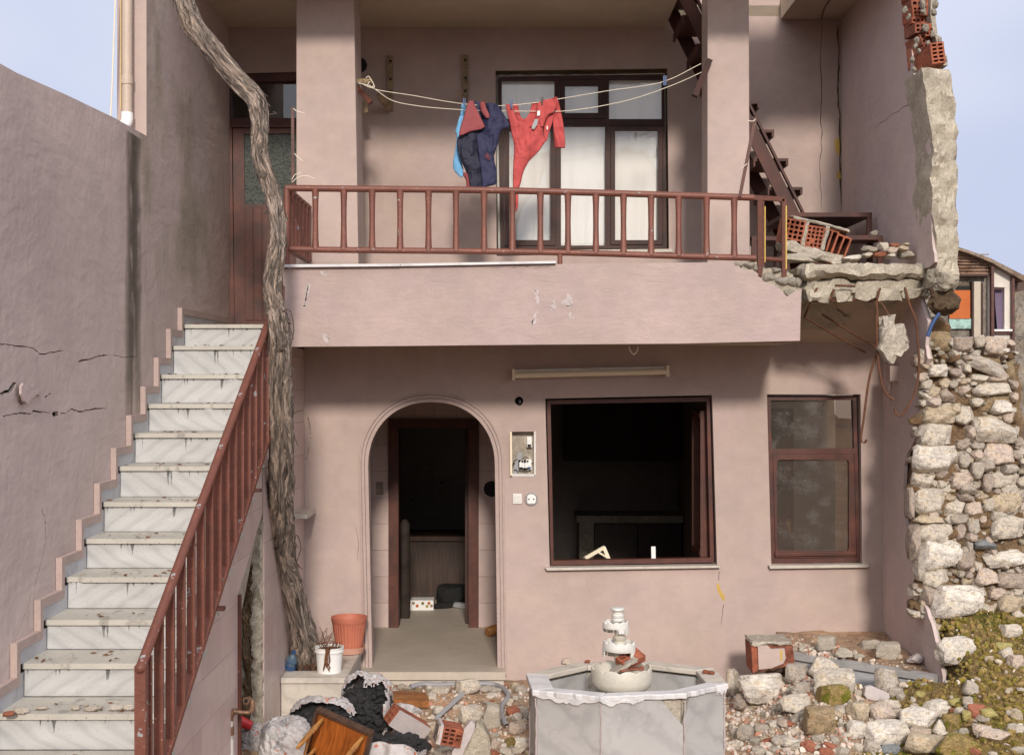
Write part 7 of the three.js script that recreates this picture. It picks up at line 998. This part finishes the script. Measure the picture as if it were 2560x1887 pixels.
// ================= far house =================
{
  const D = 60, h = thing('ruined_house', 'distant ruined house with orange boarded window and white plaster end', 'house', V3(wx(2480, D), 0, -D)); const f = (nm, a, m, off = 0, th = .3, lab) => part(h, nm, faceP(a.map(q => zH(...q)), D + off, th), m, lab); const q = (x0, y0, x1, y1) => [[x0, y0], [x1, y0], [x1, y1], [x0, y1]];
  f('gable_wall', [[-200, 60], [300, 200], [740, 400], [740, 600], [-200, 600]], 'brickFar', .3, .4); for (let i = 0; i < 7; i++) f('timber_course', q(300 + i * 8, 300 + i * 44, 735, 312 + i * 44), 'brickFar', .18, .12);
  f('eaves_beam', q(-200, 575, 730, 605), 'frameDark', .0, .3); f('lower_wall', q(-200, 600, 760, 2600), 'stoneFar', .5, .4); f('roof_edge', [[-200, 40], [460, 250], [770, 365], [1230, 600], [1230, 680], [780, 420], [460, 290], [-200, 90]], 'tileRoof', -.3, .8);
  const w = f('window', q(300, 740, 470, 800), 'black', .3, .05); f('boarding', q(195, 800, 478, 1190), 'orangeBoard', .25, .1, 'bright orange board closing the window'); f('render_patch', q(190, 1192, 505, 1330), 'turquoise', .3, .1); f('column', q(532, 680, 622, 2400), 'beigeFar', .1, .3); f('timber_post', q(500, 680, 530, 2400), 'frameDark', .2, .25); f('timber_post', q(624, 700, 655, 2400), 'frameDark', .2, .25);
  f('plaster_edge', q(730, 420, 772, 2400), 'whiteWall', .3, .2); f('steel_post', q(770, 465, 808, 2400), 'frame', -.1, .25); f('white_wall', [[805, 470], [1010, 580], [1030, 640], [1030, 765], [805, 755]], 'whiteWall', .2, .4); f('white_wall', q(950, 765, 1030, 1335), 'whiteWall', .2, .4); f('white_wall', q(808, 1385, 1052, 2600), 'whiteWall', .2, .4); const wn = f('window', q(808, 760, 950, 790), 'frameDark', .1, .1); f('purple_curtain', [[815, 790], [950, 790], [935, 980], [958, 1335], [850, 1335], [822, 1000]], 'purple', .4, .05); f('window_back', q(806, 760, 952, 1336), 'black', .6, .05); f('sill', q(812, 1338, 1078, 1362), 'white', -.1, .4); f('sill_beam', q(812, 1364, 1078, 1390), 'frame', -.05, .3); f('steel_post', q(1060, 620, 1092, 2400), 'frame', -.1, .25); f('roof_underside', [[1040, 600], [1240, 690], [1240, 800], [1100, 820]], 'woodRim', .5, 1);
  one('garden_wall', faceP([zH(1030, 830), zH(1110, 760), zH(1300, 730), zH(1300, 2600), zH(1030, 2600)], 66, .6), 'stoneFar', 'grey stone wall beyond the distant ruined house', 'wall');
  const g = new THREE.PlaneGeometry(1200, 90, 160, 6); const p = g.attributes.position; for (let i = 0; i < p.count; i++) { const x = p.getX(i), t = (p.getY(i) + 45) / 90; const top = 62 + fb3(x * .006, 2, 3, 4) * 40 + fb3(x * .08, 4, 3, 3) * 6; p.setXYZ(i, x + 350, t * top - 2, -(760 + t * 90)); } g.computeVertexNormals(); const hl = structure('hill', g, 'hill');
}

// houses across the lane, behind the camera: seen only as dark rooflines mirrored in the panes
{
  const mkH = (x0, x1, z, h, r, lab) => { const o = thing('opposite_house', lab, 'house', V3((x0 + x1) / 2, 0, z), 'houses across the lane'); part(o, 'wall', bx(x0, x1, 0, h, -z - 6, -z), 'stoneFar'); part(o, 'roof', (() => { const g = ext(shp([[0, h], [6.4, h], [3.2, h + r]]), x1 - x0 + .6); g.rotateY(-Math.PI / 2); g.translate(x1 + .3, 0, z - .2); return g; })(), 'tileRoof'); for (let x = x0 + 1; x < x1 - 1.4; x += 2.6) for (const y of [1, 3.6]) if (y + 1.4 < h) part(o, 'window', bx(x, x + 1, y, y + 1.4, -z, -z + .03), 'black'); };
  mkH(-13, -3.5, 13, 5.6, 1.7, 'stone house with a tiled roof across the lane facing the stairs'); mkH(-2.6, 8, 14.5, 5.0, 1.8, 'lower stone house across the lane facing the arch');
}
renderer.render(scene, camera);
